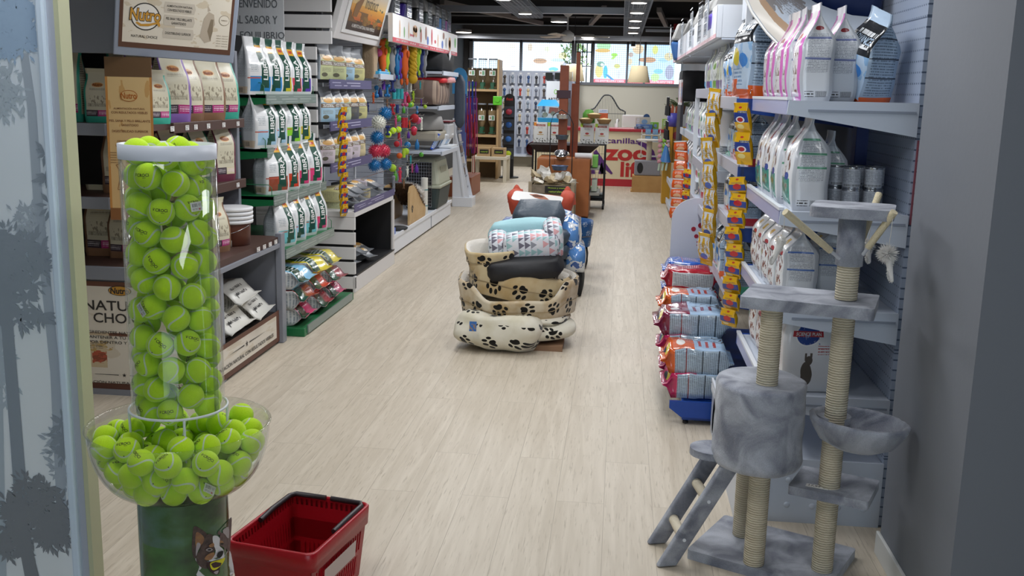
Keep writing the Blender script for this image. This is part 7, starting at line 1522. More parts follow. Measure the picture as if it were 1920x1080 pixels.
# stack behind
SLA=mat('slate_fabric','#3d4a57',.5,bump=(22,.6)); CYA=mat('piping_cyan','#5fa6d9',.5); BPR=art('blue_print','#31579e',[('n',-2,-2,2,2,'#c9cfda',9,.55),('n',-2,-2,2,2,'#1b2f63',6,.62)],.35,bump=(20,.3))
WRP=art('wrap_blue','#5c8fcf',[('n',-2,-2,2,2,'#dfe3e6',7,.5),('n',-2,-2,2,2,'#2a5ba8',11,.58)],.15,bump=(16,.5),coat=.7)
yb=7.75
softbox('packed_bed','blue patterned bed in clear wrap at the lower left of the rear stack','dog bed',(-.83,yb+.2,.20),(.26,.55,.40),BPR,.1)
softbox('packed_bed','blue patterned bed in clear wrap above the lower left one','dog bed',(-.80,yb+.25,.49),(.24,.5,.18),BPR,.1)
softbox('packed_bed','black bed at the bottom of the rear stack','dog bed',(-.53,yb+.2,.10),(.34,.6,.20),FB,.1)
for i,z in enumerate((.26,.375,.485)): softbox('slate_cushion','slate grey square cushion bed, %s from the bottom of the rear stack'%ORD[i].replace('nearest','first'),'cushion',(-.585+.01*i,yb+.15,z),(.40-.0*i,.5,.115),SLA,.1,rz=radians((-3,4,-2)[i]))
t=thing('slate_bolster','plump slate grey cushion with blue piping topmost on the rear stack','cushion',loc=(-.61,yb+.1,.635),rot=(radians(18),0,radians(-5)))
softbox('cushion_body','','',(0,0,0),(.36,.30,.17),SLA,.16,par=t); MB().tube([(-.17,-.13,-.05),(0,-.175,-.055),(.17,-.13,-.05)],.004,6).build('piping',CYA,t)
softbox('packed_bed','light blue and white bed in crinkled wrap at the right of the rear stack','dog bed',(-.365,yb+.35,.46),(.16,.55,.26),WRP,.14)
softbox('packed_bed','blue banded bed in crinkled wrap at the lower right of the rear stack','dog bed',(-.33,yb+.3,.30),(.17,.5,.22),WRP,.14,rz=radians(5))
softbox('packed_bed','black bed under the crinkled wrapped ones','dog bed',(-.33,yb+.35,.10),(.17,.6,.20),FB,.08)
t=thing('dog_bed','rust orange bed with two pointed corners behind the slate cushion','dog bed',loc=(-.66,8.75,.42))
RUS=mat('rust_fabric','#b5472f',.75,bump=(30,.3))
softbox('seat_cushion','','',(0,0,.0),(.5,.42,.2),RUS,.1,par=t); softbox('back_bolster','','',(0,.1,.19),(.46,.16,.15),RUS,.12,par=t)
for s in(-1,1): softbox('corner_bolster','','',(s*.215,.02,.22),(.12,.36,.19),RUS,.12,par=t,rot=(0,radians(s*14),0)); MB().lathe([(.10,0),(.085,.05),(.05,.11),(.02,.15),(0,.16)],16,c=(s*.225,.06,.21),sx=.8,wob=lambda t,j:1+.06*sin(3*t+j)).build('pointed_corner',RUS,t)
softbox('packed_bed','grey bed holding up the rust orange one','dog bed',(-.66,8.75,.16),(.55,.5,.30),mat('bed_grey','#555b66',.7),.06)
t=thing('display_card','white cardboard card with brown dog picture lying over the rust bed','card',loc=(-.66,8.30,.725),rot=(radians(24),radians(5),radians(-6)))
MB().prism(rr(.21,.075,.03),0,.004).build('card',mat('card_stock','#dfdedb',.4),t); g=MB(); fz=lambda x,y:(x,y,.0048); g.poly([(-.08,.045),(-.02,.06),(.05,.045),(.1,.0),(.06,-.02),(-.02,.0)],fz,0).disc(fz,.0,.03,.05,.02,1,12); g.build('dog_picture',[mat('pic_brown','#9a5a3c',.5),mat('pic_dark','#4a332b',.5)],t)
pack('small white and blue card corner sticking out right of the rust bed',(-.43,8.15,.64),(.12,.08,.004),packart('corner_card','#3d78b8','#e6e6e6'),rot=(radians(20),radians(12),radians(-20)),cat='card',name='display_card')
bed('dog_bed','navy paw print square bed lying right of the rear stack',(-.36,9.25,.20),.13,.16,lambda a:.24,.04,NVY,NVY,n=40); softbox('packed_bed','dark folded bed under the navy one','dog bed',(-.36,9.25,.10),(.22,.3,.19),FB,.05)
# ------------------------------------------------------------------ slatted crate of treats
OLDW=mat('old_wood','#8d8272',.85,var=(12,'#6f6557')); OW2=mat('old_wood_light','#a39781',.85,var=(12,'#887c68'))
t=thing('wooden_crate','grey wooden slatted crate full of white treat bags','crate',loc=(-.80,12.45,0))
cw,cd_,ch=.26,.24,.50
g=MB()
for z in(.02,.14,.26,.38): 
    for s in(-1,1): g.b2(-cw,cw,s*cd_-.006,s*cd_+.006,z,z+.10)
    for s in(-1,1): g.b2(s*cw-.006,s*cw+.006,-cd_,cd_,z,z+.10)
g.b2(-cw,cw,-cd_,cd_,.02,.03).build('slats',OLDW,t)
for sx in(-1,1):
    for sy in(-1,1): MB().b2(sx*cw-.022,sx*cw+.022,sy*cd_-.022,sy*cd_+.022,0,.52).build('corner_post',OW2,t,bev=.003)
g=MB().b2(-.08,.22,-cd_-.012,-cd_-.008,.385,.47,0); f=lambda x,z:(x,-cd_-.0125,z)
g.text('Huesos y snacks',f,.07,.447,w_=.22,h=.022,m=1).text('naturales',f,.05,.405,w_=.16,h=.022,m=1).build('chalk_sign',[INK,mat('chalk_green','#a8c840',.5)],t)
rn=random.Random(9); TRW=[mat('treat_a','#cfc9bb',.35,bump=(30,.5)),mat('treat_b','#b5a483',.5,bump=(30,.5)),mat('treat_c','#d8d6d0',.25,bump=(30,.5))]
for i in range(14):
    c=(-.80+(-.17+.115*(i%4))+rn.uniform(-.02,.02),12.30+.12*(i//4)+rn.uniform(-.02,.02),.49+.045*((i*5)%3)/2+.02)
    o=BagShape(.13,.17,.06,top=.6,both=True,crimp=.12,seed=i,crum=.03).mesh(MB(),nt=9).build('treat_bag',TRW[i%3],loc=c,rot=(radians(-60+rn.uniform(-40,40)),rn.uniform(-.5,.5),rn.uniform(0,6))); prop(o,'small crumpled treat bag in the slatted crate','bag','treat bags in the slatted crate')
MB().b2(-.795-.24+.795,.24,-.22,.22,.36,.47).build('filling',mat('sacking','#a59572',.9),t)
# ------------------------------------------------------------------ wooden cabinet with posts and bowls
ORW=mat('orange_wood','#9a5a2c',.45,var=(5,'#a96636')); ORD2=mat('red_wood','#7a3a1f',.45,var=(8,'#8a4526'))
t=thing('wooden_cabinet','orange brown wooden cabinet standing behind the crate','cabinet',loc=(-.70,13.3,0))
MB().b2(-.34,.34,-.40,.40,.02,.76).build('cabinet_body',ORW,t,bev=.004)
for x0,x1 in((-.335,-.115),(-.105,.105),(.115,.335)): MB().b2(x0,x1,-.412,-.402,.48 if x0<.1 else .03,.745).build('drawer_front' if x0<.1 else 'door',ORW,t,bev=.003)
for x0,x1 in((-.335,-.115),(-.105,.105)): MB().b2(x0,x1,-.412,-.402,.03,.47).build('door',ORW,t,bev=.003)
MB().b2(.345,.47,-.38,.30,.30,.33).b2(.345,.46,-.3,.3,.62,.64).build('side_shelf',mat('side_grey','#8d8b84',.5),t)
for i,(z,c,lb) in enumerate(((.335,'#b9c4b4','green and white pack on the cabinet side shelf'),(.645,'#6fae4f','green pack on the upper cabinet side shelf'))): pack(lb,(-.30,13.2,z+.08),(.07,.3,.15),mat('sidepack%d'%i,c,.4))
o=MB().cyl((-.56,13.0,.80),(-.34,13.0,.80),.035).build('paper_roll',mat('paper','#e0e1e4',.4)); prop(o,'white paper roll lying on the cabinet','roll')
t=thing('bowl_stand','red brown wooden post with four metal bowls and a black hoop','stand',loc=(-.73,13.05,.762))
MB().b2(-.055,.055,-.055,.055,0,1.17).build('post',ORD2,t,bev=.004)
def bowl(z,r,m,nm,tilt=0,lab=None,y=-.10):
    T=Matrix.Translation((.0,y,z))@Matrix.Rotation(tilt,4,'X'); o=MB().lathe([(0,0),(r*.75,0),(r*.85,.01),(r,.055),(r*1.05,.06),(r*.95,.055),(r*.8,.012),(0,.01)],28,T=T).build(nm,m,t,label=lab)
bowl(.50,.085,CHR,'shallow_bowl',y=-.14); bowl(.24,.085,mat('bowl_slate','#58636f',.3,.5),'bowl',y=-.14); bowl(.02,.085,CHR,'bowl',radians(30),y=-.16); bowl(-.13,.105,mat('bowl_blue','#5d6f92',.3,.5),'bowl',0,'blue grey metal bowl',y=-.42)
MB().tube([(-.13,-.42,-.30),(-.13,-.42,.45),(-.10,-.42,.56),(-.0,-.42,.62),(.10,-.42,.56),(.15,-.42,.45),(.15,-.42,-.30)],.006,8).build('black_hoop',BLK,t)
MB().b2(-.09,.09,-.07,-.06,.76,.86).build('name_plate',mat('plate_dark','#3a1f2c',.5),t)
o=MB().b2(-.05,.05,-.05,.05,0,.95).b2(-.0,.05,-.05,.05,.95,1.35).build('wooden_post',ORD2,loc=(-.60,13.45,.762),bev=.004); prop(o,'darker stepped wooden post behind the bowl stand','post')
o=MB().b2(-.03,.03,-.03,.03,0,1.1).build('clear_post',clearmat('clear_post',(.85,.86,.88),.3),loc=(-.68,13.5,.762)); prop(o,'clear plastic tube between the wooden posts','tube')
# wicker tray and cage trolley
t=thing('cage_trolley','black wire cage trolley on castors behind the cabinet','trolley',loc=(-.69,14.25,0))
WK=mat('wicker_dark','#2d2522',.8,bump=(60,.6))
for sx,sy in((-1,-1),(1,-1),(1,1),(-1,1)):
    MB().b2(sx*.50-.012,sx*.50+.012,sy*.25-.012,sy*.25+.012,.09,.90).build('frame_post',BLK,t)
    MB().cyl((sx*.5-.015,sy*.25,.04),(sx*.5+.015,sy*.25,.04),.038,n=16).b2(sx*.5-.01,sx*.5+.01,sy*.25-.02,sy*.25+.02,.04,.095).build('castor',BLK,t)
g=MB()
for i in range(26): x=-.5+i*.04; g.b2(x-.0015,x+.0015,-.252,-.249,.12,.9)
for j in range(7): z=.12+j*.13; g.b2(-.5,.5,-.253,-.248,z-.0015,z+.0015)
for i in range(12): y=-.25+i*.045; g.b2(.499,.502,y-.0015,y+.0015,.12,.9)
g.build('wire_mesh',BLK,t)
MB().b2(-.51,.51,-.26,.26,.885,.90).b2(-.5,.5,-.25,.25,.12,.14).build('shelf',BLK,t)
pack('dark tray with green bag inside the trolley',(-.32,14.2,.175),(.25,.3,.06),mat('tray_dark','#2c3a40',.4)); softbox('green_bag','small green bag inside the trolley','bag',(-.33,14.15,.25),(.12,.12,.09),mat('bag_green','#5fbf3f',.5),.2)
o=frust(MB(),.80,.90,.36,.16,.47,.22).build('wicker_tray',WK,loc=(-.74,13.72,-.0)); prop(o,'wide dark wicker tray in front of the white food boxes','basket')
BX=art('food_box','#dcdcd8',[('r',0,.82,.2,1,'#e08a2c'),('r',.18,.80,.85,.9,'#8f3226'),('s',.25,.82,.8,.88,'#e6d8d0',1),('s',.3,.68,.7,.74,'#888888',1),('e',.5,.5,.14,.05,'#a5763f'),('e',.5,.4,.25,.03,'#c5ae86'),('n',0,0,1,.22,'#4a4a3c',8,.55)],.4)
BX2=art('food_box_green','#dcdcd8',[('r',0,.82,.2,1,'#a9cc2f'),('r',.18,.80,.85,.9,'#8f3226'),('s',.25,.82,.8,.88,'#e6d8d0',1),('s',.3,.68,.7,.74,'#888888',1),('e',.5,.5,.14,.05,'#b0392f'),('e',.5,.4,.25,.03,'#c5ae86'),('n',0,0,1,.22,'#4a4a3c',8,.55)],.4)
for i,(x,m,lb) in enumerate(((-1.10,BX,'white food box with orange corner, leftmost on the trolley'),(-.905,BX2,'white food box with green corner, left pair on the trolley'),(-.45,BX2,'white food box with green corner, right of the wooden posts'),(-.245,BX2,'white food box with green corner, rightmost on the trolley'))):
    pack(lb,(x,14.15,1.04),(.19,.12,.28),m)
t=thing('bird_cage','small sky blue and clear bird cage standing on the white boxes','cage',loc=(-1.0,14.2,1.182)); SKY=mat('sky_plastic','#2ea3da',.35)
frust(MB(),0,.06,.14,.09,.15,.10).build('tray',SKY,t,bev=.004); MB().b2(-.14,.14,-.09,.09,.06,.22).build('clear_body',clearmat('cage_clear',(.8,.88,.92),.3),t)
MB().add([(-.16,-.11,.22),(.16,-.11,.22),(.16,.11,.22),(-.16,.11,.22),(-.10,0,.31),(.10,0,.31)],[(0,1,5,4),(2,3,4,5),(0,4,3),(1,2,5),(3,2,1,0)]).build('roof',SKY,t,bev=.003)
MB().cyl((-.05,-.05,.1),(-.05,.03,.1),.035).cyl((.06,-.05,.12),(.06,.03,.12),.03).build('feeders',mat('feeder','#b9b59a',.5),t)
t=thing('pet_house','small green rounded pet house on the trolley','pet house',loc=(-.44,14.25,1.182)); MB().lathe([(0,.19),(.05,.18),(.085,.13),(.09,.0),(0,0)],24).build('dome',mat('leaf_green','#4f8a2c',.6),t); MB().disc(lambda x,z:(x,-.0925,z),0,.04,.035,.04,0,14).build('entrance',BLK,t)
for i,(x,z,lb) in enumerate(((-.47,1.182,'low wicker basket of treats left on the trolley'),(-.22,1.182,'low wicker basket of treats right on the trolley'),(-.36,1.25,'wicker basket of treats stacked between the two others'))):
    t=thing('wicker_basket',lb,'basket','small baskets of treats',(x,14.08,z)); MB().lathe([(0,0),(.07,0),(.10,.055),(.105,.06),(.095,.055),(.065,.01)],24,sy=.7).build('basket',mat('wicker_tan','#b08d5f',.8,bump=(80,.5)),t); MB().lathe([(.095,.05),(.06,.07),(0,.08)],16,sy=.7,wob=lambda t,j:1+.05*sin(9*t)).build('treats',mat('treats','#d8c497',.8,bump=(90,.6)),t)
pack('orange sign card with blue heading on the trolley',(-.24,14.28,1.31),(.13,.01,.13),art('orange_card','#c9592a',[('r',0,.6,1,1,'#cfd6e4'),('s',.1,.7,.9,.9,'#31549c',1),('s',.1,.15,.9,.5,'#a03a1c',3)],.4),cat='sign')
# ------------------------------------------------------------------ counter
CRMP=mat('counter_cream','#e3d6b4',.45); CRED=mat('counter_red','#b3202f',.35)
t=thing('shop_counter','cream counter with red edges and big zoo life lettering','counter',loc=(0,0,0)); CY=17.65
MB().b2(-1.5,1.1,CY,CY+.6,.12,.95).build('counter_body',CRMP,t,bev=.004); MB().b2(-1.5,1.1,CY-.03,CY+.62,.95,1.0).build('red_top',CRED,t,bev=.006); MB().b2(-1.5,1.1,CY-.005,CY+.02,0,.125).build('red_plinth',CRED,t)
g=MB(); f=lambda x,z:(x,CY-.004,z); cpx=lambda u,v:(aty(u,v,CY).x,aty(u,v,CY).z)
x,z=cpx(1168,264); g.text('canillas',f,x,z,w_=.58,h=.095,m=0,off=.02)
x,z=cpx(1174,290); g.text('zoo',f,x,z-.01,w_=.75,h=.20,m=1,off=.035)
x,z=cpx(1185,318); g.text('life',f,x+.03,z,w_=.46,h=.27,m=1,off=.03)
A_=[cpx(u,v) for u,v in((1200,265),(1215,270),(1226,283),(1231,300))]; B_=[cpx(u,v) for u,v in((1196,271),(1208,277),(1216,287),(1221,300))]
for i in range(3): g.poly([A_[i],A_[i+1],B_[i+1],B_[i]],f,0)
for P_ in ([(1115,310),(1113,285),(1118,280),(1126,292),(1135,305),(1149,325),(1146,327),(1132,316),(1137,326),(1127,326),(1122,312)],[(1104,326),(1106,312),(1114,308),(1116,326)],[(1122,326),(1125,310),(1129,304),(1131,314),(1136,326)]): g.poly([cpx(u,v) for u,v in P_],f,0)
g.build('lettering',[mat('letter_violet','#5a2a78',.5),mat('letter_red','#c02a28',.5)],t)
# things on and behind the counter
t=thing('office_chair','white moulded chair behind the counter','chair',loc=(.23,18.6,0)); MB().b2(-.2,.2,-.05,.0,.55,1.22).build('backrest',WHT,t,bev=.03); MB().b2(-.2,.2,-.45,0,.48,.53).build('seat',WHT,t,bev=.02); MB().cyl((0,-.2,0),(0,-.2,.48),.03).build('column',CHR,t); MB().tube([(-.26,-.3,.62),(-.30,-.3,1.05),(-.27,-.1,1.12)],.03,8).build('armrest',WHT,t)
t=thing('large_bird_cage','grey arched bird cage standing behind the counter','cage',loc=(-.27,20,0)); CG=mat('cage_grey','#55585c',.4,.4); g=MB()
def arch(x): a=abs(x)/.36; return 1.28+.28*(1-smooth(.1,.8,a)) - .03*smooth(.8,1,a)
for i in range(25): x=-.36+i*.03; g.b2(x-.003,x+.003,-.003,.003,.5,arch(x)-.01)
g.b2(-.36,.36,-.004,.004,1.2,1.21).build('bars',CG,t); MB().tube([(-.36,0,.4)]+[(-.36+.03*i,0,arch(-.36+.03*i)) for i in range(25)]+[(.36,0,.4)],.014,8).build('arched_frame',CG,t); MB().b2(-.38,.38,-.02,.45,.0,.5).build('stand_base',CG,t,bev=.005)
for (lb,c,d,cc) in (('blue and white product box on the counter top',(.42,17.8,1.04),(.28,.2,.08),'#4d78b8'),('green bag of treats on the counter top',(.60,17.85,1.06),(.14,.1,.12),'#7fc033'),('brown card display on the counter top',(.40,17.95,1.12),(.26,.02,.16),'#c9c0b0'),('lime green box at the right end of the counter',(.83,17.9,1.09),(.2,.2,.18),'#9bbf3f'),('small dark box on the counter',(.33,17.75,1.02),(.16,.12,.04),'#3a4468'),('green toy box at the counter edge',(.84,17.7,1.04),(.16,.12,.08),'#6fae2f')):
    pack(lb,c,d,packart('ct_'+cc.strip('#'),cc,cc))
o=MB().cyl((.46,17.99,1.20),(.46,18.0,1.20),.055,n=24).build('round_sign',mat('sign_round_blue','#1f4a80',.4)); prop(o,'round blue sign above the counter display','sign')
t=thing('cup_rack','small white rack with blue cups before the counter','rack',loc=(.53,17.3,0))
for z in(.80,.92): MB().b2(-.16,.16,-.06,.06,z,z+.01).build('rack_shelf',WHT,t)
MB().b2(-.16,-.15,-.06,.06,.55,1.0).b2(.15,.16,-.06,.06,.55,1.0).b2(-.02,.02,-.02,.02,0,.56).b2(-.16,.16,-.06,.06,.55,.57).b2(-.12,.12,-.1,.1,0,.015).build('rack_frame',WHT,t)
for i in range(4): pack('blue cup pack, %s on the small white rack'%('lower left','lower right','upper left','upper right')[i],(.53-.05+.12*(i%2),17.28,.855+.12*(i//2)),(.09,.08,.09),packart('cup_blue','#2f77ae','#86b7d8'))
# small cat post on wooden box
t=thing('small_cat_post','white round platform on a pale post above a grey cat cave','cat post',loc=(.48,16.9,.275)); GF=mat('grey_felt','#93939a',.95,bump=(60,.4))
MB().b2(-.21,.21,-.16,.16,0,.24).build('cat_cave',GF,t,bev=.012); MB().disc(lambda x,z:(x,-.1615,z),-.12,.12,.05,.09,0,20).build('round_hole',BLK,t); MB().cyl((.02,0,.24),(.02,0,.565),.045).build('post',mat('post_pale','#c9bfa8',.8),t); MB().cyl((.02,0,.565),(.02,0,.585),.21,n=32).build('platform',PWH,t)
t=thing('wooden_box','pale pine wooden box under the grey cat cave','box',loc=(.48,16.9,0)); PIN=mat('pine','#c79d62',.55,var=(6,'#b98d52')); MB().b2(-.24,.24,-.2,.2,.02,.27).build('box_body',PIN,t,bev=.004); MB().b2(-.26,.26,-.22,.22,0,.025).build('base_board',PIN,t)
for s in(-1,1): MB().b2(s*.22-.025,s*.22+.025,-.207,-.2,.025,.27).build('corner_batten',PIN,t)
# ------------------------------------------------------------------ far right: yellow stand, rope toys, bucket, brushes, low shelves
t=thing('yellow_stand','tall mustard yellow display stand at the end of the right shelves','display stand',loc=(.72,15.2,0)); YEL=mat('mustard','#c08e1f',.45); MB().b2(-.06,.06,-.15,.15,.0,1.13).b2(-.06,.40,.0,.15,.6,1.13).build('stand_body',YEL,t,bev=.004)
MB().cyl((.12,-.004,1.0),(.12,.0,1.0),.06,n=20).build('brand_disc',mat('disc_red','#a83238',.4),t)
t=thing('purple_bucket','translucent violet bucket of orange chew sticks on the yellow stand','bucket',loc=(.77,15.2,1.132)); MB().lathe([(0,0),(.065,0),(.085,.2),(.08,.2),(.06,.01)],24).build('bucket_body',mat('violet_plastic','#5a58b8',.3),t)
rn=random.Random(3); g=MB()
for i in range(16): a=rn.uniform(0,6.28); g.cyl((.04*cos(a),.04*sin(a),.1),(.09*cos(a),.09*sin(a),.3+rn.uniform(-.03,.03)),.008,n=6)
g.build('chew_sticks',mat('chew_orange','#b5664a',.6),t)
for i,(u,cc,nn) in enumerate(((1239,'#c98f9a','pink'),(1246,'#86b845','green'),(1253,'#c9a3ad','rose'))):
    t=thing('rope_bundle','bundle of %s and white cotton rope toys hanging on the yellow stand'%nn,'toy',loc=aty(u,258,14.95)); 
    for j in range(5): MB().sphere((0,0,-.045-.075*j),.035,10,8,sc=(1,1,.9),f=lambda p:1+.2*sin(9*p.x+7*p.z)).build('knot',mat('rope_'+nn,cc,.8),t)
    MB().tube([(0,0,.02),(0.02,0,-.2),(-.01,0,-.48)],.018,6).build('rope',mat('rope_mix','#b9c9b4',.9),t)
t=thing('potted_plant','feathery green plant on the wall behind the yellow stand','plant',loc=(.98,17.0,1.38)); MB().lathe([(0,-.1),(.07,-.1),(.09,.04),(.08,.04),(0,.02)],16).build('pot',mat('pot_brown','#6d4a38',.7),t)
g=MB(); rn=random.Random(12)
for i in range(26):
    a=rn.uniform(0,6.28); d=Vector((cos(a)*.9,sin(a)*.6,rn.uniform(.4,1.1))).normalized(); Ln=rn.uniform(.18,.34); pts=[d*Ln*k/6+Vector((0,0,-.10*(k/6)**2)) for k in range(7)]; g.tube(pts,.003,4)
    for k in range(2,7):
        for s in(-1,1): q=d.cross(Vector((0,0,1))).normalized()*s; g.add([pts[k],pts[k]+q*.045+d*.02,pts[k]+d*.03],[(0,1,2)])
g.build('fronds',mat('plant_green','#5d6f45',.7),t)
t=thing('brush_rack','dark rack of hanging black brushes near the far right shelves','rack',loc=(.62,11.0,0)); MB().b2(.0,.03,-.3,.3,.6,1.62).build('rack_board',mat('rack_dark','#34323a',.6),t)
for k in range(3): MB().tube([(-.12,-.3,1.57-.25*k),(-.12,.3,1.57-.25*k)],.004,6).build('rack_bar',CHR,t)
for i in range(12):
    yy=10.75+.085*(i%6); z=1.57-.25*(i//6); xx=.50
    o=MB().cyl((xx,yy,z),(xx,yy,z-.09),.006,n=8).cyl((xx,yy,z-.09),(xx,yy,z-.19),.018,.022,n=10).build('pet_brush',BLK); prop(o,'black pet brush hanging on the %s bar of the dark rack'%('upper','lower')[i//6],'brush','black brushes on the %s bar'%('upper','lower')[i//6])
for i in range(3):
    o=MB().cyl((.50,10.7+.15*i,1.06),(.50,10.7+.15*i,.90),.01,.05,n=12).build('blue_cone_toy',mat('cone_blue','#3b6fa8',.4)); prop(o,'blue cone shaped pack, %s under the brushes'%ORD[i],'pack')
softbox('hanging_bag','black bag hanging under the far header','bag',(.70,9.9,1.68),(.3,.7,.30),FB,-.04); o=pack('white card with pink pet picture under the far header',(.53,9.3,1.62),(.02,.28,.22),packart('pic_card','#dedadb','#c9908c')); MB().cyl((0,-.1,.1),(0,-.1,.285),.002,n=6).cyl((0,.1,.1),(0,.1,.285),.002,n=6).build('hanging_wire',CHR,o)
u5=thing('low_white_shelf','low white shelf run at the far right with books and packs','shelf unit',loc=(0,0,0))
for z in(.12,.42): MB().b2(.72,1.2,10.2,14.6,z-.02,z).b2(.70,.72,10.2,14.6,z-.05,z+.02).build('shelf',LGR,u5)
MB().b2(.74,1.2,10.2,14.6,0,.10).build('kick',MW,u5); MB().b2(1.2,1.22,10.2,14.6,0,1.6).build('back_panel',MG,u5); MB().b2(.70,1.2,7.45,10.2,.3,.32).build('shelf',LGR,u5)
for i,(y,z,c,nn) in enumerate(((10.6,.42,'#4a4440','dark'),(11.3,.42,'#7d7a78','grey'),(12.0,.42,'#a3a9b0','pale'),(12.9,.42,'#5a4c44','brown'),(13.8,.42,'#b5b1a8','beige'),(11.0,.12,'#b9cbdc','pale blue'),(12.2,.12,'#d0d4da','white'),(13.3,.12,'#8fa5bb','blue grey'))):
    pack('%s book pack leaning on the %s shelf of the low white run'%(nn,'upper' if z>.3 else 'lower'),(.86,y,z+.10),(.05,.3,.2),packart('bk%d'%i,c,c),rot=(0,radians(-25),0),cat='book')
for i in range(7):
    z=(.32,.62,.92,1.2)[i%4]; 
for z,k in ((.60,1),(.95,2),(1.28,3)):
    o=MB().b2(.60,1.2,7.6,10.0,z-.02,z).b2(.585,.60,7.6,10.0,z-.05,z+.01).build('shelf',LGR,u5)
SB2=Pool([bag(.14,.26,.08,_mc['small_%d'%i],[],[INK],top=.6,seed=190+i,name='small_food_bag') for i in range(6)])
for zi,z in enumerate((.32,.60,.95,1.28)):
    for i in range(9): k=(i*2+zi*3)%6; SB2.put(k,(.67,7.7+.26*i,z),STAND(radians(-90)),'small %s footed bag, %s of the %s far right shelf'%(sn[k],ORD[i],('lowest','low','middle','upper')[zi]),'small bags on the far right shelves')
SB2.done()
# ------------------------------------------------------------------ far left: dispensers, pegboard, table
t=thing('dispenser_shelf','pale wooden shelf unit with clear food dispensers at the far left','shelf unit',loc=(0,0,0)); PW=mat('pale_ply','#b89a70',.55)
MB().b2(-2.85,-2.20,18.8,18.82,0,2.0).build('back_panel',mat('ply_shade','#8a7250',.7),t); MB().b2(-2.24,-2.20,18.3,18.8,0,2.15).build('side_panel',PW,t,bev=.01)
for z in(.35,.62,.80,1.62): MB().b2(-2.85,-2.24,18.3,18.8,z-.04,z).build('shelf',PW,t)
def disp(x,z,lb,full):
    d=thing('food_dispenser',lb,'dispenser','clear food dispensers',(x,18.5,z)); MB().lathe([(.03,.10),(.075,.22),(.08,.52),(0,.53)],20).build('clear_hopper',clearmat('hopper_clear',(.86,.88,.88),.35,.1),d)
    if full: MB().lathe([(.028,.105),(.07,.22),(.073,.42),(0,.43)],16).build('kibble',mat('kibble','#a58a63',.9,bump=(90,.8)),d)
    MB().cyl((0,0,.05),(0,0,.12),.05).b2(-.03,.03,-.08,-.03,.0,.1).b2(-.06,.06,-.05,.05,.0,.02).build('outlet',mat('outlet_green','#2c5d45',.5),d); MB().cyl((0,0,.52),(0,0,.545),.08).build('lid',MG,d); MB().b2(-.055,.055,-.085,-.08,.24,.33).build('label_plate',art('disp_label','#e2e4e2',[('r',.5,.1,.9,.9,'#6f9f7c'),('e',.28,.5,.12,.3,'#a58a63')],.4),d)
for i,x in enumerate((-2.72,-2.53,-2.34)):
    disp(x,1.622,'clear food dispenser on the top board, %s from the left'%('first','second','third')[i],False); disp(x,.82,'filled food dispenser on the lower board, %s from the left'%('first','second','third')[i],True)
t=thing('grooming_wall','grey peg wall of grooming tools under the left windows','display wall',loc=(0,0,0)); GW=mat('peg_grey','#b0b6c4',.5)
MB().b2(-2.65,-1.0,21.9,21.93,.25,2.03).build('peg_board',GW,t); MB().b2(-2.65,-1.0,21.5,21.95,.22,.26).build('bottom_shelf',LGR,t); MB().b2(-2.65,-1.0,21.6,21.95,0,.22).build('plinth',mat('plinth_beige','#857f70',.6),t)
rn=random.Random(17); tools=['#4a4038','#a53a30','#3a4660','#6b7180','#2c2c30','#7f8a98','#b9a98a','#33507f']
k=0
for r_ in range(6):
    for c_ in range(9):
        if c_>5 and r_<2: continue
        x=-2.5+.17*c_; z=1.86-.27*r_; cc=tools[(k*5+r_)%8]; k+=1
        g=MB().b2(-.055,.055,0,.02,-.1,.1,0).b2(-.02,.02,-.03,0,-.085,.0,1).sphere((0,-.015,.035),.032,10,8,m=1,sc=(1,.6,1.1)).b2(-.025,.025,-.005,.0,.105,.125,2)
        o=g.build('grooming_tool',[mat('blister','#b3b8c2',.3),mat('tool_'+cc.strip('#'),cc,.5),WHT],loc=(x,21.8,z)); prop(o,'packed grooming tool, column %s row %s of the grey peg wall'%(('one','two','three','four','five','six','seven','eight','nine')[c_],('one','two','three','four','five','six')[r_]),'grooming tool','grooming tools on the grey peg wall')
for i in range(2): pack('black brush pair hanging %s at the top right of the peg wall'%('left','right')[i],(-1.55+.2*i,21.78,1.93),(.15,.05,.14),mat('brush_black','#1f2622',.8),cat='brush',name='brush')
t=thing('brand_panel','tall pale grey ARTERO panel beside the peg wall','sign',loc=(aty(1042,170,21.4).x,21.4,0)); MB().b2(-.2,.22,0,.04,.0,1.82).build('panel',mat('panel_grey','#c3c8ce',.4),t); f=lambda x,z:(x,-.003,z); g=MB().text('ARTERO',f,0,1.45,w_=.32,h=.055,m=0,off=.02).disc(f,0,1.60,.035,.05,1,16).disc(lambda x,z:(x,-.004,z),0,1.60,.02,.035,2,14); g.poly([(-.14,1.15),(.18,1.18),(.2,1.3),(.05,1.27),(-.12,1.28)],f,3); g.build('panel_print',[INK,mat('artero_green','#6fae2f',.5),_mc['panel_grey'],mat('print_rust','#8a4232',.5)],t)
t=thing('accessory_tower','black narrow tower of leash reels on a round foot','display stand',loc=(-2.05,18.7,0)); MB().cyl((0,0,0),(0,0,.02),.2,n=28).build('foot',BLK,t)
MB().prism([(-.1,.02),(.1,.02),(.1,1.45)]+[(.1*cos(a),1.45+.1*sin(a)) for a in [radians(q) for q in(30,60,90,120,150)]]+[(-.1,1.45)],-.02,.0,T=Matrix(((1,0,0,0),(0,0,-1,0),(0,1,0,0),(0,0,0,1)))).build('tower_board',BLK,t)
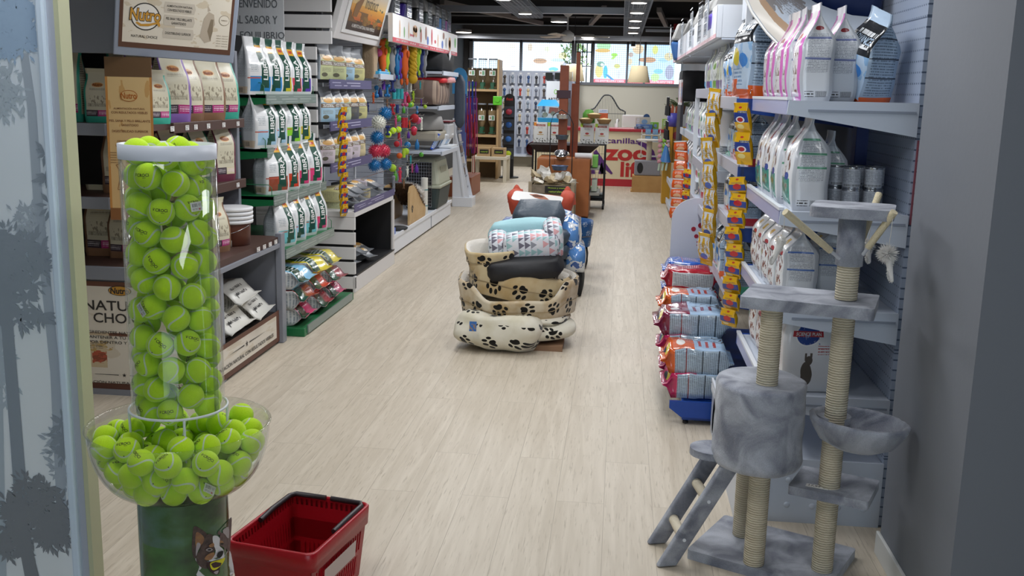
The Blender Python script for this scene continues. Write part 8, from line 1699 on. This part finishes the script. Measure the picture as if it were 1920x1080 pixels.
MB().text('flexi',lambda x,z:(x,-.004,z),0,1.45,w_=.12,h=.05,off=.02).build('brand_lettering',mat('flexi_red','#c9302c',.4),t)
for i,(z,c,nn) in enumerate(((1.22,'#a8324a','red'),(.98,'#2a5fae','blue'),(.72,'#2a66b4','blue'),(.45,'#b9cf2c','yellow'))):
    o=MB().b2(-.09,.09,-.0,.02,-.1,.1,0).sphere((0,-.03,0),.055,14,10,m=1,sc=(1.1,.5,1)).build('leash_reel',[mat('reel_card','#3c424c',.3),mat('reel_'+c.strip('#'),c,.35)],loc=(-2.05,18.67,z)); prop(o,'%s leash reel pack, %s from the top of the black tower'%(nn,('first','second','third','fourth')[i]),'leash reel')
t=thing('side_table','white square table in front of the dispensers','table',loc=(-2.27,17.9,0)); MB().b2(-.31,.31,-.3,.3,.40,.45).build('tabletop',mat('table_white','#dcd4c0',.5),t,bev=.004)
for sx in(-1,1):
    for sy in(-1,1): MB().b2(sx*.28-.028,sx*.28+.028,sy*.27-.028,sy*.27+.028,0,.40).build('leg',_mc['table_white'],t)
for i,x in enumerate((-2.38,-2.12)):
    o=MB().b2(-.12,.12,-.12,.12,0,.15,0).b2(-.07,.09,-.124,-.12,.05,.12,1).text('natural',lambda x,z:(x,-.126,z),.01,.085,w_=.12,h=.03,m=2).build('snack_crate',[PW,INK,mat('chalk_green','#a8c840',.5)],loc=(x,17.8,.452)); prop(o,'small pale wooden snack crate, %s of two on the white table'%('left','right')[i],'crate')
o=MB().cyl((-1.83,21.42,.402),(-1.83,21.80,.402),.14,n=28,cap=False).cyl((-1.83,21.79,.402),(-1.83,21.80,.402),.14).build('red_tunnel',mat('tunnel_red','#6a1a20',.6)); prop(o,'dark red round tunnel on the peg wall shelf','tunnel')
o=MB().box((0,0,0),(.16,.06,.16)).cyl((0,-.04,.02),(0,.03,.02),.05).build('tape_dispenser',mat('tape_green','#5fbf2f',.4),loc=(-2.22,18.26,1.42),bev=.01); prop(o,'bright green holder fixed to the wooden side panel','holder')
